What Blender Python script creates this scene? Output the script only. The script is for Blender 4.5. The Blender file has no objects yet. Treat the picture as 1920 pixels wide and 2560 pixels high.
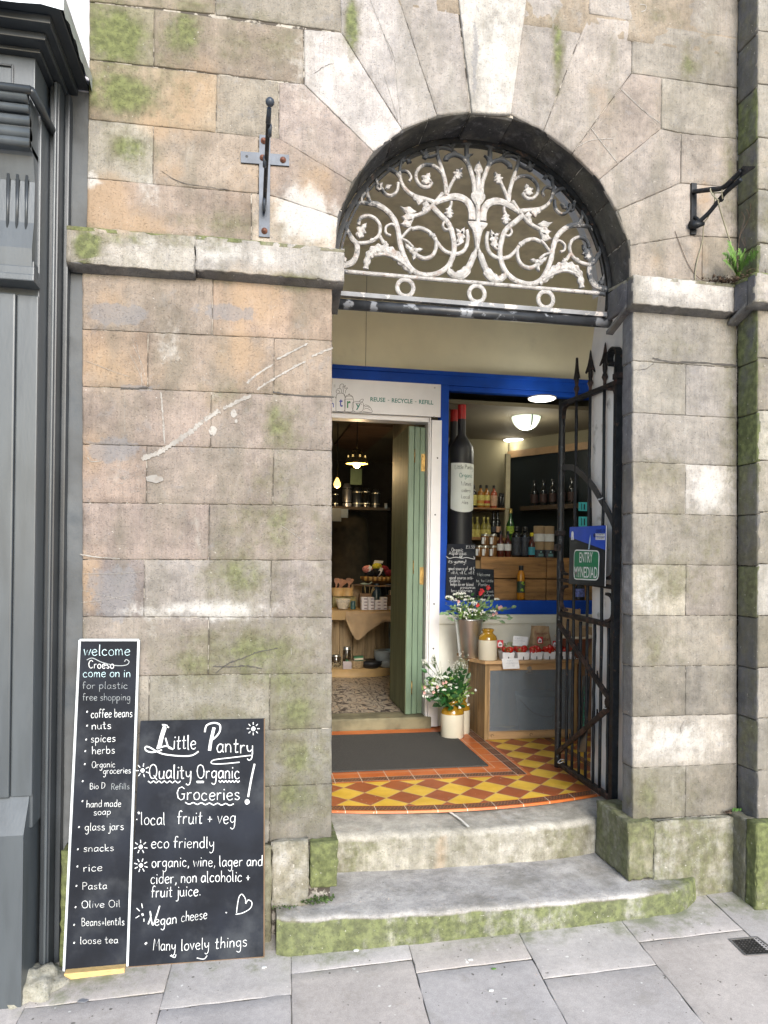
import bpy, bmesh, math, random
from mathutils import Vector, Matrix, noise
random.seed(11)
scn = bpy.context.scene
# ------------------------------------------------------------------ camera
PSI = math.radians(10.3); RHO = math.radians(.75); DCAM = 3.0; HCAM = 1.6; FPX = 1780.
SPSI, CPSI = math.sin(PSI), math.cos(PSI); SRHO, CRHO = math.sin(RHO), math.cos(RHO)
Fw = Vector((SPSI, CPSI, 0)); Rt = Vector((CPSI, -SPSI, 0)); Up = Vector((0, 0, 1))
Rc = Rt*CRHO + Up*SRHO; Uc = Up*CRHO - Rt*SRHO
cam = bpy.data.cameras.new('camera'); co = bpy.data.objects.new('camera', cam); scn.collection.objects.link(co)
m = Matrix((Rc, Uc, -Fw)).transposed().to_4x4(); m.translation = Vector((0, -DCAM, HCAM)); co.matrix_world = m
cam.sensor_width = 36; cam.sensor_fit = 'AUTO'; cam.lens = FPX/2560*36; cam.shift_y = (1400-1280)/2560
cam.clip_start = .05; cam.clip_end = 500
scn.camera = co
# ------------------------------------------------------------------ world, sun, exposure
W = bpy.data.worlds.new("World"); scn.world = W; W.use_nodes = True
nt = W.node_tree; bg = nt.nodes['Background']; sky = nt.nodes.new('ShaderNodeTexSky'); sky.sky_type = 'NISHITA'
SUN_EL = math.radians(27); SUN_AZ = math.radians(174)   # azimuth from +Y clockwise: front right of the facade
sky.sun_disc = False; sky.sun_elevation = SUN_EL; sky.sun_rotation = SUN_AZ
sky.air_density = 1.2; sky.dust_density = 1.2; sky.ozone_density = 1.3
nt.links.new(sky.outputs[0], bg.inputs[0]); bg.inputs[1].default_value = .135
sl = bpy.data.lights.new('sun', 'SUN'); sl.energy = 2.0; sl.angle = math.radians(30); sl.color = (1, .975, .95)
so = bpy.data.objects.new('sun', sl); scn.collection.objects.link(so)
sd = Vector((math.sin(SUN_AZ)*math.cos(SUN_EL), math.cos(SUN_AZ)*math.cos(SUN_EL), math.sin(SUN_EL)))
so.rotation_euler = (-sd).to_track_quat('-Z', 'Y').to_euler()
vs = scn.view_settings; vs.view_transform = 'Standard'; vs.look = 'None'; vs.gamma = 1; vs.exposure = 1.26
scn.cycles.max_bounces = 7; scn.cycles.diffuse_bounces = 4; scn.cycles.transparent_max_bounces = 12
# ------------------------------------------------------------------ geometry of the view: photo point -> world point at a chosen depth
def ray(px, py):
    a0 = (px-960)/FPX; b0 = (1400-py)/FPX
    a = a0*CRHO-b0*SRHO; b = a0*SRHO+b0*CRHO
    return Vector((SPSI+a*CPSI, CPSI-a*SPSI, b))
CAMP = Vector((0, -DCAM, HCAM))
def at(px, py, Y=0.): r = ray(px, py); return CAMP + r*((Y+DCAM)/r.y)
def P(px, py, Y=0.): v = at(px, py, Y); return (v.x, v.z)
def atz(px, py, z): r = ray(px, py); return CAMP + r*((z-HCAM)/r.z)
def gz(x, y): return .027+.026*x+.07*y
def G(px, py):
    r = ray(px, py); t = (.027-HCAM-.07*DCAM)/(r.z-.026*r.x-.07*r.y); return CAMP+r*t
def Q(x0, x1, y0, y1, Y):          # centre x, width, z0, z1 of a thing at depth Y
    a = at(x0, (y0+y1)/2, Y); b = at(x1, (y0+y1)/2, Y); c = (x0+x1)/2
    return (a.x+b.x)/2, b.x-a.x, at(c, y1, Y).z, at(c, y0, Y).z
class Plane:
    def __init__(s, O, A, B):      # origin, point along u, point along v
        s.O = Vector(O); s.U = (Vector(A)-s.O).normalized(); v = Vector(B)-s.O
        s.V = (v - s.U*v.dot(s.U)).normalized(); s.N = s.U.cross(s.V)
    def w(s, u, v, h=0): return s.O+s.U*u+s.V*v+s.N*h
    def hit(s, px, py):
        r = ray(px, py); t = (s.O-CAMP).dot(s.N)/r.dot(s.N); p = CAMP+r*t-s.O
        return (p.dot(s.U), p.dot(s.V))
def YP(Y): return Plane((0, Y, 0), (1, Y, 0), (0, Y, 1))     # facade-parallel plane, N towards the street
# ------------------------------------------------------------------ materials
MATS = {}
class NB:
    def __init__(s, name):
        s.m = bpy.data.materials.new(name); s.m.use_nodes = True; s.t = s.m.node_tree; s.b = s.t.nodes['Principled BSDF']
        s.out = s.t.nodes['Material Output']; s.tc = s.t.nodes.new('ShaderNodeTexCoord')
    def n(s, typ, **k):
        x = s.t.nodes.new(typ)
        for a, v in k.items(): setattr(x, a, v)
        return x
    def l(s, a, b): s.t.links.new(a, b)
    def co(s, scale=(1, 1, 1), rot=(0, 0, 0), src='Object'):
        mp = s.n('ShaderNodeMapping'); mp.inputs['Scale'].default_value = scale; mp.inputs['Rotation'].default_value = rot
        s.l(s.tc.outputs[src], mp.inputs[0]); return mp.outputs[0]
    def noise(s, scale, detail=3, rough=.55, vec=None, dist=0):
        x = s.n('ShaderNodeTexNoise'); x.inputs['Scale'].default_value = scale; x.inputs['Detail'].default_value = detail
        x.inputs['Roughness'].default_value = rough; x.inputs['Distortion'].default_value = dist
        s.l(vec if vec is not None else s.tc.outputs['Object'], x.inputs['Vector']); return x.outputs['Fac']
    def rng(s, v, a, b, c=0, d=1, smooth=True):
        x = s.n('ShaderNodeMapRange'); x.interpolation_type = 'SMOOTHSTEP' if smooth else 'LINEAR'
        for i, q in enumerate((a, b, c, d)): x.inputs[i+1].default_value = q
        s.l(v, x.inputs[0]); return x.outputs[0]
    def mth(s, op, a, b=None, clamp=False):
        x = s.n('ShaderNodeMath', operation=op); x.use_clamp = clamp
        for i, q in enumerate((a, b)):
            if q is None: continue
            if isinstance(q, (int, float)): x.inputs[i].default_value = q
            else: s.l(q, x.inputs[i])
        return x.outputs[0]
    def mix(s, f, a, b, bt='MIX'):
        x = s.n('ShaderNodeMix', data_type='RGBA', blend_type=bt)
        for i, q in ((0, f), (6, a), (7, b)):
            if isinstance(q, (int, float)): x.inputs[i].default_value = q
            elif isinstance(q, tuple): x.inputs[i].default_value = (*q[:3], 1)
            else: s.l(q, x.inputs[i])
        return x.outputs[2]
    def bump(s, h, st=.3, d=.01):
        x = s.n('ShaderNodeBump'); x.inputs['Strength'].default_value = st; x.inputs['Distance'].default_value = d
        s.l(h, x.inputs['Height']); s.l(x.outputs[0], s.b.inputs['Normal'])
    def col(s, c):
        if isinstance(c, tuple): s.b.inputs['Base Color'].default_value = (*c[:3], 1)
        else: s.l(c, s.b.inputs['Base Color'])
def mat(name, col=(.5, .5, .5), rough=.6, metal=0, vary=.15, vs=9, bump=.12, bs=60, spec=None, stretch=(1, 1, 1), col2=None, c2=(.5, .62), c2s=14, emit=0, ecol=None, alpha=None, coat=0, trans=0):
    if name in MATS: return MATS[name]
    q = NB(name); b = q.b
    b.inputs['Roughness'].default_value = rough; b.inputs['Metallic'].default_value = metal
    if spec is not None: b.inputs['Specular IOR Level'].default_value = spec
    v = q.co(stretch)
    n1 = q.noise(vs, 4, vec=v); lo = tuple(x*(1-vary) for x in col); hi = tuple(min(1, x*(1+vary)) for x in col)
    c = q.mix(q.rng(n1, .3, .7), lo, hi)
    if col2: c = q.mix(q.rng(q.noise(c2s, 5, .65, vec=v), c2[0], c2[1]), c, col2)
    q.col(c)
    if bump: q.bump(q.noise(bs, 4, vec=v), bump, .004)
    if emit:
        b.inputs['Emission Color'].default_value = (*(ecol or col), 1); b.inputs['Emission Strength'].default_value = emit
    if coat: b.inputs['Coat Weight'].default_value = coat
    if trans: b.inputs['Transmission Weight'].default_value = trans
    if alpha is not None: b.inputs['Alpha'].default_value = alpha
    MATS[name] = q.m; return q.m
def glass(name, tint=(1, 1, 1), op=.0, refl=1.):
    if name in MATS: return MATS[name]
    q = NB(name); tr = q.n('ShaderNodeBsdfTransparent'); tr.inputs[0].default_value = (*tint, 1)
    gl = q.n('ShaderNodeBsdfGlossy'); gl.inputs['Roughness'].default_value = .02
    fr = q.n('ShaderNodeFresnel'); fr.inputs[0].default_value = 1.45
    mx = q.n('ShaderNodeMixShader'); q.l(q.mth('MULTIPLY', fr.outputs[0], refl), mx.inputs[0]); q.l(tr.outputs[0], mx.inputs[1]); q.l(gl.outputs[0], mx.inputs[2])
    q.l(mx.outputs[0], q.out.inputs[0]); MATS[name] = q.m; return q.m
def stonemat(name, ink=1.):
    q = NB(name); at_ = q.n('ShaderNodeVertexColor', layer_name='tint'); mk = q.n('ShaderNodeVertexColor', layer_name='mask')
    sep = q.n('ShaderNodeSeparateColor'); q.l(mk.outputs[0], sep.inputs[0])
    base = at_.outputs[0]
    nl = q.noise(4.5, 4, .6); nm = q.noise(22, 4, .6); nf = q.noise(260, 3, .7); ns = q.noise(1, 3, .6, vec=q.co((150, 150, 7)))
    f = q.mth('ADD', q.rng(nl, .3, .7, .76, 1.2), q.rng(nm, .25, .75, -.17, .17))
    f = q.mth('MULTIPLY', f, q.rng(nf, .3, .7, .87, 1.13)); f = q.mth('MULTIPLY', f, q.rng(ns, .3, .7, .93, 1.06))
    sc = q.n('ShaderNodeCombineColor'); [q.l(f, sc.inputs[i]) for i in range(3)]
    base = q.mix(1., base, sc.outputs[0], 'MULTIPLY')
    # warm and grey mottling of the sandstone
    base = q.mix(q.mth('MULTIPLY', q.rng(q.noise(9, 5, .7), .5, .75), .22), base, (.30, .235, .18))
    base = q.mix(q.mth('MULTIPLY', q.rng(q.noise(13, 5, .7, dist=.4), .55, .7), .4), base, (.205, .20, .205))
    base = q.mix(q.mth('MULTIPLY', q.rng(q.noise(4, 5, .62, vec=q.co((1.5, 1.5, .45), (0, 0, 1))), .42, .72), .52), base, (.14, .13, .10))
    base = q.mix(q.mth('MULTIPLY', q.rng(q.noise(6, 6, .7, vec=q.co((1.3, 1.3, .7), (1, 0, 1)), dist=.6), .56, .74), .35), base, (.36, .345, .315))
    def layer(base, m, sc_, lo, hi, colr, amt, det=6):
        n = q.noise(sc_, det, .68); m = q.mth('MULTIPLY', m, q.rng(q.noise(5.5, 5, .62, vec=q.co((1.6, 1.6, .55), (.3*sc_, 0, 0))), .3, .72, .6, 1.35)); a = q.mth('ADD', n, q.mth('MULTIPLY', m, .75)); a = q.rng(a, lo, hi)
        a = q.mth('MULTIPLY', q.mth('MULTIPLY', a, amt), q.rng(m, .0, .25)); return q.mix(a, base, colr)
    base = layer(base, sep.outputs[1], 7, .6, 1.25, (.33, .235, .15), .62)
    base = layer(base, sep.outputs[2], 26, .76, .92, (.175, .175, .185), .6)
    base = layer(base, mk.outputs[1], 18, .65, 1.1, (.46, .45, .43), .75)
    mossc = q.mix(q.rng(q.noise(35, 4), .35, .7), q.mix(q.rng(sep.outputs[0], .45, .85), (.105, .095, .06), (.078, .09, .036)), q.mix(q.rng(sep.outputs[0], .45, .85), (.155, .15, .095), (.155, .178, .068)))
    base = layer(base, sep.outputs[0], 16, .55, 1.15, mossc, .92)
    sp = q.noise(75, 2, .5); base = q.mix(q.mth('MULTIPLY', q.rng(sp, .71, .75), .5), base, (.48, .46, .42))
    sp2 = q.noise(95, 2, .5, vec=q.co((1, 1, 1), (1, 2, 0))); base = q.mix(q.mth('MULTIPLY', q.rng(sp2, .71, .75), .5), base, (.09, .08, .07))
    q.col(base); q.b.inputs['Roughness'].default_value = .9; q.b.inputs['Specular IOR Level'].default_value = .25
    h = q.mth('ADD', q.mth('MULTIPLY', nf, .5), q.mth('ADD', q.mth('MULTIPLY', ns, .35), q.mth('MULTIPLY', nm, 1.5)))
    pit = q.rng(q.noise(120, 2, .5, vec=q.co((1, 1, 1.6), (0, 0, 2))), .60, .70, 0, -1.6); h = q.mth('ADD', h, pit); q.bump(h, .6, .004); MATS[name] = q.m; return q.m
# ------------------------------------------------------------------ objects
WL = {}
def tag(o, label=None, cat=None, group=None, kind=None):
    if label: o['label'] = label
    if cat: o['category'] = cat
    if group: o['group'] = group
    if kind: o['kind'] = kind
    return o
def thing(name, label, cat, loc=(0, 0, 0), group=None, kind=None):
    o = bpy.data.objects.new(name, None); o.empty_display_size = .05; scn.collection.objects.link(o); o.location = loc; WL[o] = Vector(loc)
    return tag(o, label, cat, group, kind)
class MB:
    def __init__(s): s.v = []; s.f = []; s.mi = []; s.col = []; s.sm = []
    def add(s, vs, fs, mi=0, smooth=False):
        o = len(s.v); s.v += [Vector(x) for x in vs]; s.f += [tuple(i+o for i in f) for f in fs]; s.mi += [mi]*len(fs); s.sm += [smooth]*len(fs); return o
    def box(s, x0, x1, y0, y1, z0, z1, mi=0, bev=0, M=None):
        bm = bmesh.new(); bmesh.ops.create_cube(bm, size=1)
        for v in bm.verts: v.co = Vector(((x0+x1)/2+v.co.x*(x1-x0), (y0+y1)/2+v.co.y*(y1-y0), (z0+z1)/2+v.co.z*(z1-z0)))
        if bev: bmesh.ops.bevel(bm, geom=bm.edges[:], offset=bev, segments=2, affect='EDGES', profile=.6)
        s.bm(bm, mi, M); return s
    def bm(s, bm, mi=0, M=None, smooth=False):
        bm.verts.index_update(); vs = [(M @ v.co) if M else v.co.copy() for v in bm.verts]
        s.add(vs, [tuple(v.index for v in f.verts) for f in bm.faces], mi, smooth); bm.free()
    def lathe(s, prof, c=(0, 0, 0), n=24, mi=0, smooth=True, M=None, cap=True):
        vs = []; fs = []; k = len(prof)
        for (r, z) in prof:
            for i in range(n):
                a = 2*math.pi*i/n; p = Vector((r*math.cos(a), r*math.sin(a), z)); p = M @ p if M else p; vs.append(p+Vector(c))
        for j in range(k-1):
            for i in range(n): fs.append((j*n+i, j*n+(i+1) % n, (j+1)*n+(i+1) % n, (j+1)*n+i))
        s.add(vs, fs, mi, smooth)
        if cap:
            for j, rev in ((0, True), (k-1, False)):
                if prof[j][0] > 1e-4:
                    f = tuple(range(n)); s.add([vs[j*n+i] for i in range(n)], [f[::-1] if rev else f], mi)
        return s
    def tube(s, pts, r, n=8, mi=0, closed=False, flat=1.):
        pts = [Vector(p) for p in pts]; m_ = len(pts); rr = r if isinstance(r, (list, tuple)) else [r]*m_
        vs = []; fs = []; ref = None
        for i, p in enumerate(pts):
            a = pts[(i+1) % m_] if (closed or i < m_-1) else p; b = pts[i-1] if (closed or i > 0) else p
            t = (a-b).normalized() if (a-b).length > 1e-9 else Vector((0, 0, 1))
            if ref is None: ref = Vector((0, 0, 1)) if abs(t.z) < .9 else Vector((1, 0, 0))
            u = t.cross(ref); 
            if u.length < 1e-6: u = t.orthogonal()
            u.normalize(); w = u.cross(t).normalized(); ref = w
            for k in range(n):
                an = 2*math.pi*(k+.5)/n; vs.append(p+(u*math.cos(an)*flat+w*math.sin(an))*rr[i])
        for i in range(m_ if closed else m_-1):
            j = (i+1) % m_
            for k in range(n): fs.append((i*n+k, i*n+(k+1) % n, j*n+(k+1) % n, j*n+k))
        if not closed: fs.append(tuple(range(n))[::-1]); fs.append(tuple((m_-1)*n+k for k in range(n)))
        s.add(vs, fs, mi, n > 5); return s
    def prism(s, poly, fn, d0, d1, mi=0):      # poly in (u,v), fn(u,v,h), front at d1
        n = len(poly); vs = [fn(u, v, d1) for u, v in poly]+[fn(u, v, d0) for u, v in poly]
        fs = [tuple(range(n)), tuple(range(2*n-1, n-1, -1))]+[(i, n+i, n+(i+1) % n, (i+1) % n) for i in range(n)]
        s.add(vs, fs, mi); return s
    def bar(s, pts, wid, fn, d0, d1, mi=0, round_=False):  # flat bar swept in a plane: pts (u,v)
        n = len(pts); ww = wid if isinstance(wid, (list, tuple)) else [wid]*n; L = []; R = []
        for i, p in enumerate(pts):
            a = pts[min(i+1, n-1)]; b = pts[max(i-1, 0)]; tx, ty = a[0]-b[0], a[1]-b[1]; q = math.hypot(tx, ty) or 1
            nx, ny = -ty/q*ww[i]/2, tx/q*ww[i]/2; L.append((p[0]+nx, p[1]+ny)); R.append((p[0]-nx, p[1]-ny))
        vs = []; c0 = (d1-d0)*.3 if round_ else 0
        for i in range(n):
            l, r, p = L[i], R[i], pts[i]
            if round_: m1 = lambda a, k: (p[0]+(a[0]-p[0])*k, p[1]+(a[1]-p[1])*k); vs += [fn(*l, d0), fn(*l, d1-c0), fn(*m1(l, .5), d1), fn(*m1(r, .5), d1), fn(*r, d1-c0), fn(*r, d0)]
            else: vs += [fn(*l, d0), fn(*l, d1), fn(*r, d1), fn(*r, d0)]
        k = 6 if round_ else 4; fs = []
        for i in range(n-1):
            for j in range(k): a = i*k+j; b = i*k+(j+1) % k; fs.append((a, b, b+k, a+k))
        fs += [tuple(range(k))[::-1], tuple((n-1)*k+j for j in range(k))]
        s.add(vs, fs, mi, False); return s
    def strip(s, pts, wid, fn, h, mi=0):       # flat chalk / paint line
        n = len(pts)
        if n < 2: return s
        ww = wid if isinstance(wid, (list, tuple)) else [wid]*n; vs = []
        for i, p in enumerate(pts):
            a = pts[min(i+1, n-1)]; b = pts[max(i-1, 0)]; tx, ty = a[0]-b[0], a[1]-b[1]; q = math.hypot(tx, ty) or 1
            nx, ny = -ty/q*ww[i]/2, tx/q*ww[i]/2; vs += [fn(p[0]+nx, p[1]+ny, h), fn(p[0]-nx, p[1]-ny, h)]
        s.add(vs, [(2*i+1, 2*i+3, 2*i+2, 2*i) for i in range(n-1)], mi); return s
    def ball(s, c, r, mi=0, sub=2, sc=(1, 1, 1), jit=0):
        bm = bmesh.new(); bmesh.ops.create_icosphere(bm, subdivisions=sub, radius=1)
        for v in bm.verts:
            k = 1+(noise.noise(v.co*2.3+Vector(c)*9)*jit if jit else 0); v.co = Vector((c[0]+v.co.x*r*sc[0]*k, c[1]+v.co.y*r*sc[1]*k, c[2]+v.co.z*r*sc[2]*k))
        s.bm(bm, mi, None, True); return s
    def build(s, name, mats, parent=None, **kw):
        me = bpy.data.meshes.new(name); base = Vector((0, 0, 0)); p = parent
        while p is not None: base += Vector(p.location); p = p.parent
        me.from_pydata([v-base for v in s.v], [], s.f)
        for mt in (mats if isinstance(mats, (list, tuple)) else [mats]): me.materials.append(mt)
        me.polygons.foreach_set('material_index', s.mi); me.polygons.foreach_set('use_smooth', s.sm)
        o = bpy.data.objects.new(name, me); scn.collection.objects.link(o)
        if parent: o.parent = parent
        if kw: tag(o, **kw)
        return o
def solo(mb, name, mats, label, cat, loc, group=None, kind=None):   # one-mesh thing with its origin at loc
    loc = Vector(loc); mb.v = [v-loc for v in mb.v]; o = mb.build(name, mats); o.location = loc
    for v in mb.v: v += loc
    return tag(o, label, cat, group, kind)
def dup(root, loc, label=None, group=None, rz=None, sc=None):
    r = root.copy(); scn.collection.objects.link(r); r.location = loc
    if rz is not None: r.rotation_euler = (0, 0, rz)
    if sc is not None: r.scale = sc
    if label: r['label'] = label
    if group: r['group'] = group
    for ch in list(root.children):
        c = ch.copy(); scn.collection.objects.link(c); c.parent = r
        for g in ch.children: d = g.copy(); scn.collection.objects.link(d); d.parent = c
    return r
def cr(pts, k=6, closed=False):                # Catmull-Rom
    pts = [tuple(p) for p in pts]; n = len(pts); out = []
    if n < 3: return pts
    g = (lambda i: pts[i % n]) if closed else (lambda i: pts[max(0, min(n-1, i))])
    for i in range(n if closed else n-1):
        p0, p1, p2, p3 = g(i-1), g(i), g(i+1), g(i+2)
        for j in range(k):
            t = j/k; out.append(tuple(.5*((2*b)+(-a+c)*t+(2*a-5*b+4*c-d)*t*t+(-a+3*b-3*c+d)*t**3) for a, b, c, d in zip(p0, p1, p2, p3)))
    if not closed: out.append(pts[-1])
    return out
def text_mesh(mb, txt, pl, u, v, width, height, h, mi=0, bold=0, align='L'):
    cu = bpy.data.curves.new('t', 'FONT'); cu.body = txt; cu.size = 1; cu.offset = bold; cu.resolution_u = 3
    o = bpy.data.objects.new('t', cu); me = bpy.data.meshes.new_from_object(o)
    if not me or not me.vertices: return
    xs = [q.co.x for q in me.vertices]; ys = [q.co.y for q in me.vertices]; x0, x1 = min(xs), max(xs); y0, y1 = 0, max(ys)
    if width is None: width = (x1-x0)*height/(y1-y0)
    if align == 'C': u -= width/2
    kx = width/(x1-x0); ky = height/(y1-y0)
    mb.add([pl.w(u+(q.co.x-x0)*kx, v+(q.co.y-y0)*ky, h) for q in me.vertices], [tuple(p.vertices) for p in me.polygons], mi)
    bpy.data.meshes.remove(me); bpy.data.objects.remove(o)
# ------------------------------------------------------------------ handwriting: single-stroke letters (x-height 5)
FONT = {}
for ln in '''a 5|4,4.2 2.8,5 1.2,4.4 .4,2.4 1,.4 2.4,.1 3.9,1.8;4.2,5 4.1,1.2 4.8,.1
b 5|.7,9 .6,.3;.6,3 2,4.9 3.8,4.4 4.3,2.2 3.2,.3 1.6,.1 .6,1
c 4.6|4,4 2.6,5 1.1,4.2 .4,2.3 1.2,.4 2.8,0 4.2,.9
d 5|4.3,9 4.1,0;4.1,3.8 2.8,5 1,4.2 .4,2.2 1.3,.2 3,.2 4.1,1.6
e 4.8|.6,2.5 4,3 3.8,4.4 2.4,5 .9,4 .4,2.2 1.4,.2 3,0 4.3,.9
f 3.8|4,8.2 2.9,9 1.8,8 1.5,5 1.4,0;.2,4.8 3.4,5
g 5|4.2,4.2 2.8,5 1.1,4.2 .5,2.4 1.5,.6 3,.8 4.2,2.2;4.3,5 4.2,.5 3.7,-3 2.1,-4 .6,-3
h 4.8|.7,9 .6,0;.6,2.6 2,4.7 3.5,4.6 4,3 4.1,0
i 1.8|.8,5 .8,0;.8,7 .95,7.4
j 2.6|2,5 2,-1.5 1.2,-3.6 -.4,-3.4;2,7 2.1,7.4
k 4.6|.6,9 .6,0;4,4.8 .8,2.3 4.2,0
l 1.9|.7,9 .7,.8 1.4,0
m 6.6|.5,5 .5,0;.5,3 1.7,4.9 2.8,4.4 3,0;3,3 4.3,4.9 5.5,4.4 5.8,0
n 4.8|.5,5 .5,0;.5,3 1.9,4.9 3.4,4.6 3.9,3 3.9,0
o 4.9|2.5,5 1,4.2 .4,2.4 1.2,.4 2.7,0 4.1,1 4.3,3 3.5,4.6 2.3,5
p 5|.6,5 .5,-4;.6,3.5 2,4.9 3.8,4.4 4.3,2.4 3.2,.4 1.6,.2 .6,1.2
q 5|4.2,4.2 2.8,5 1.1,4.2 .5,2.4 1.5,.3 3,.6 4.2,2.2;4.3,5 4.3,-4 5,-3
r 3.8|.5,5 .6,0;.6,3 1.7,4.7 3.4,4.7
s 4.2|3.6,4.3 2.2,5 .8,4.2 1.3,3 3.1,2.1 3.6,1 2.2,0 .4,.6
t 3.7|1.6,8 1.5,1 2.2,.1 3.3,.5;.1,5 3.3,5.2
u 4.9|.5,5 .6,1.2 1.8,.1 3.3,.7 4,2.4;4,5 4,1 4.7,.1
v 4.3|.3,5 2.1,0 4,5!
w 6|.3,5 1.6,0 3,4.2 4.4,0 5.7,5!
x 4.4|.4,5 3.9,0!;3.9,5 .3,0!
y 4.8|.5,5 .8,2.2 2.2,1.3 3.8,2.8;4.1,5 4,0 3.3,-3 1.7,-4 .5,-3.1
z 4.4|.4,5 3.8,5 .4,0 4,0!
A 6|.3,0 2.9,9 5.6,0!;1.2,3.2 4.7,3.2
B 5.6|.7,9 .7,0;.7,8.8 3.4,8.8 4.2,7 3.2,5.1 .8,4.8;3.2,4.8 5,3.4 4.7,1 2.8,0 .7,.1
C 6|5.3,7.6 3.6,9 1.6,8 .5,5 1.2,1.6 3.2,0 5.4,1.4
D 6|.8,9 .7,0;.3,8.8 3.2,8.6 5.3,6.6 5.3,3 3.4,.6 .5,.1
E 5.4|4.8,8.8 .8,8.8 .7,.1 5,.1!;.8,4.7 4.2,4.7
F 5|.8,9 .8,0;.8,8.8 4.8,8.8;.8,4.7 4,4.7
G 6.4|5.5,7.6 3.7,9 1.6,8 .5,5 1.2,1.5 3.2,0 5.2,1 5.5,4!;3.4,4.1 6,4.1
I 3|1.4,9 1.4,0
K 5.6|.7,9 .7,0;4.9,9 .8,4.2 5.2,0!
L 5|.9,9 .8,.3 4.6,.2!
M 7.4|.5,0 1.2,9 3.7,3.4 6,9 6.8,0!
O 6.6|3.2,9 1.2,7.9 .4,4.6 1.3,1.2 3.3,0 5.4,1.3 6,4.6 5,7.9 3,9
P 5.4|.7,9 .7,0;.4,8.6 2.6,9 4.7,7.8 4.6,5.6 2.6,4.4 .8,4.6
Q 6.8|3.2,9 1.2,7.9 .4,4.6 1.3,1.2 3.3,0 5.4,1.3 6,4.6 5,7.9 3,9;3.8,2 6.6,-1
R 5.6|.7,9 .7,0;.4,8.6 2.6,9 4.6,7.8 4.4,5.8 2.6,4.6 .8,4.6;2.4,4.6 5.1,0
V 5.4|.3,9 2.6,0 5.2,9!
W 8|.3,9 2,0 4,7 6,0 7.8,9!
+ 4.6|2.2,4.6 2.2,.8;.4,2.7 4.1,2.7
. 1.6|.6,.2 .9,.4
, 1.8|1,.8 1,-.2 .4,-1.4
! 2.4|1,9 1,2.6;1,.2 1.1,.5
- 4|.5,2.8 3.4,2.8
3 4.6|.6,8.2 2.4,9 3.9,7.6 3.2,5.4 1.8,4.8 3.6,4.2 4.2,2.2 2.6,.1 .5,.8
5 4.6|4,9 1.1,8.9 .9,5.2 2.8,5.6 4.2,3.8 3.6,1 2,0 .5,.7
0 5|2.4,9 .9,7.4 .5,4 1.4,.6 2.8,.1 4.2,1.8 4.4,6 3.4,8.6 2.3,9
~ 5|.3,9 4,8.4 4.3,7 2,5.5 1.2,4.8 4.2,4.6;2,8 1.6,3 .6,.2 4.4,.2'''.split('\n'):
    k, r = ln[0], ln[2:]; w, g = r.split('|'); st = []
    for sg in g.split(';'):
        hard = sg.endswith('!'); p = [tuple(map(float, q.split(','))) for q in sg.rstrip('!').split(' ')]
        st.append(p if hard or len(p) < 3 else cr(p, 4))
    FONT[k] = (float(w), st)
def write(mb, txt, pl, u0, v0, u1, xh, h=.0012, wd=.16, mi=0, v1=None, jit=.25):
    """handwritten line from (u0,v0) to (u1,v1) on plane pl, x-height xh"""
    tot = sum(FONT[c][0]+.7 if c in FONT else 3. for c in txt); v1 = v0 if v1 is None else v1
    kx = (u1-u0)/tot; ky = xh/5; sl = (v1-v0)/(u1-u0); x = 0; w = wd*xh
    for c in txt:
        if c not in FONT: x += 3.; continue
        gw, st = FONT[c]; dy = random.uniform(-jit, jit); lean = random.uniform(-.03, .07)
        for p in st:
            q = [(u0+(x+a+lean*b)*kx, v0+(b+dy)*ky+sl*(x+a)*kx) for a, b in p]
            if len(q) == 2 and abs(q[0][0]-q[1][0])+abs(q[0][1]-q[1][1]) < .12*xh: q[1] = (q[0][0]+w*.9, q[0][1]+w*.3); ww = w*1.2
            else: w_k = random.uniform(.75, 1.1); ww = [w*w_k*random.uniform(.6, 1.2) for _ in q]
            mb.strip(q, ww, pl.w, h, mi)
        x += gw+.7
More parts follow.
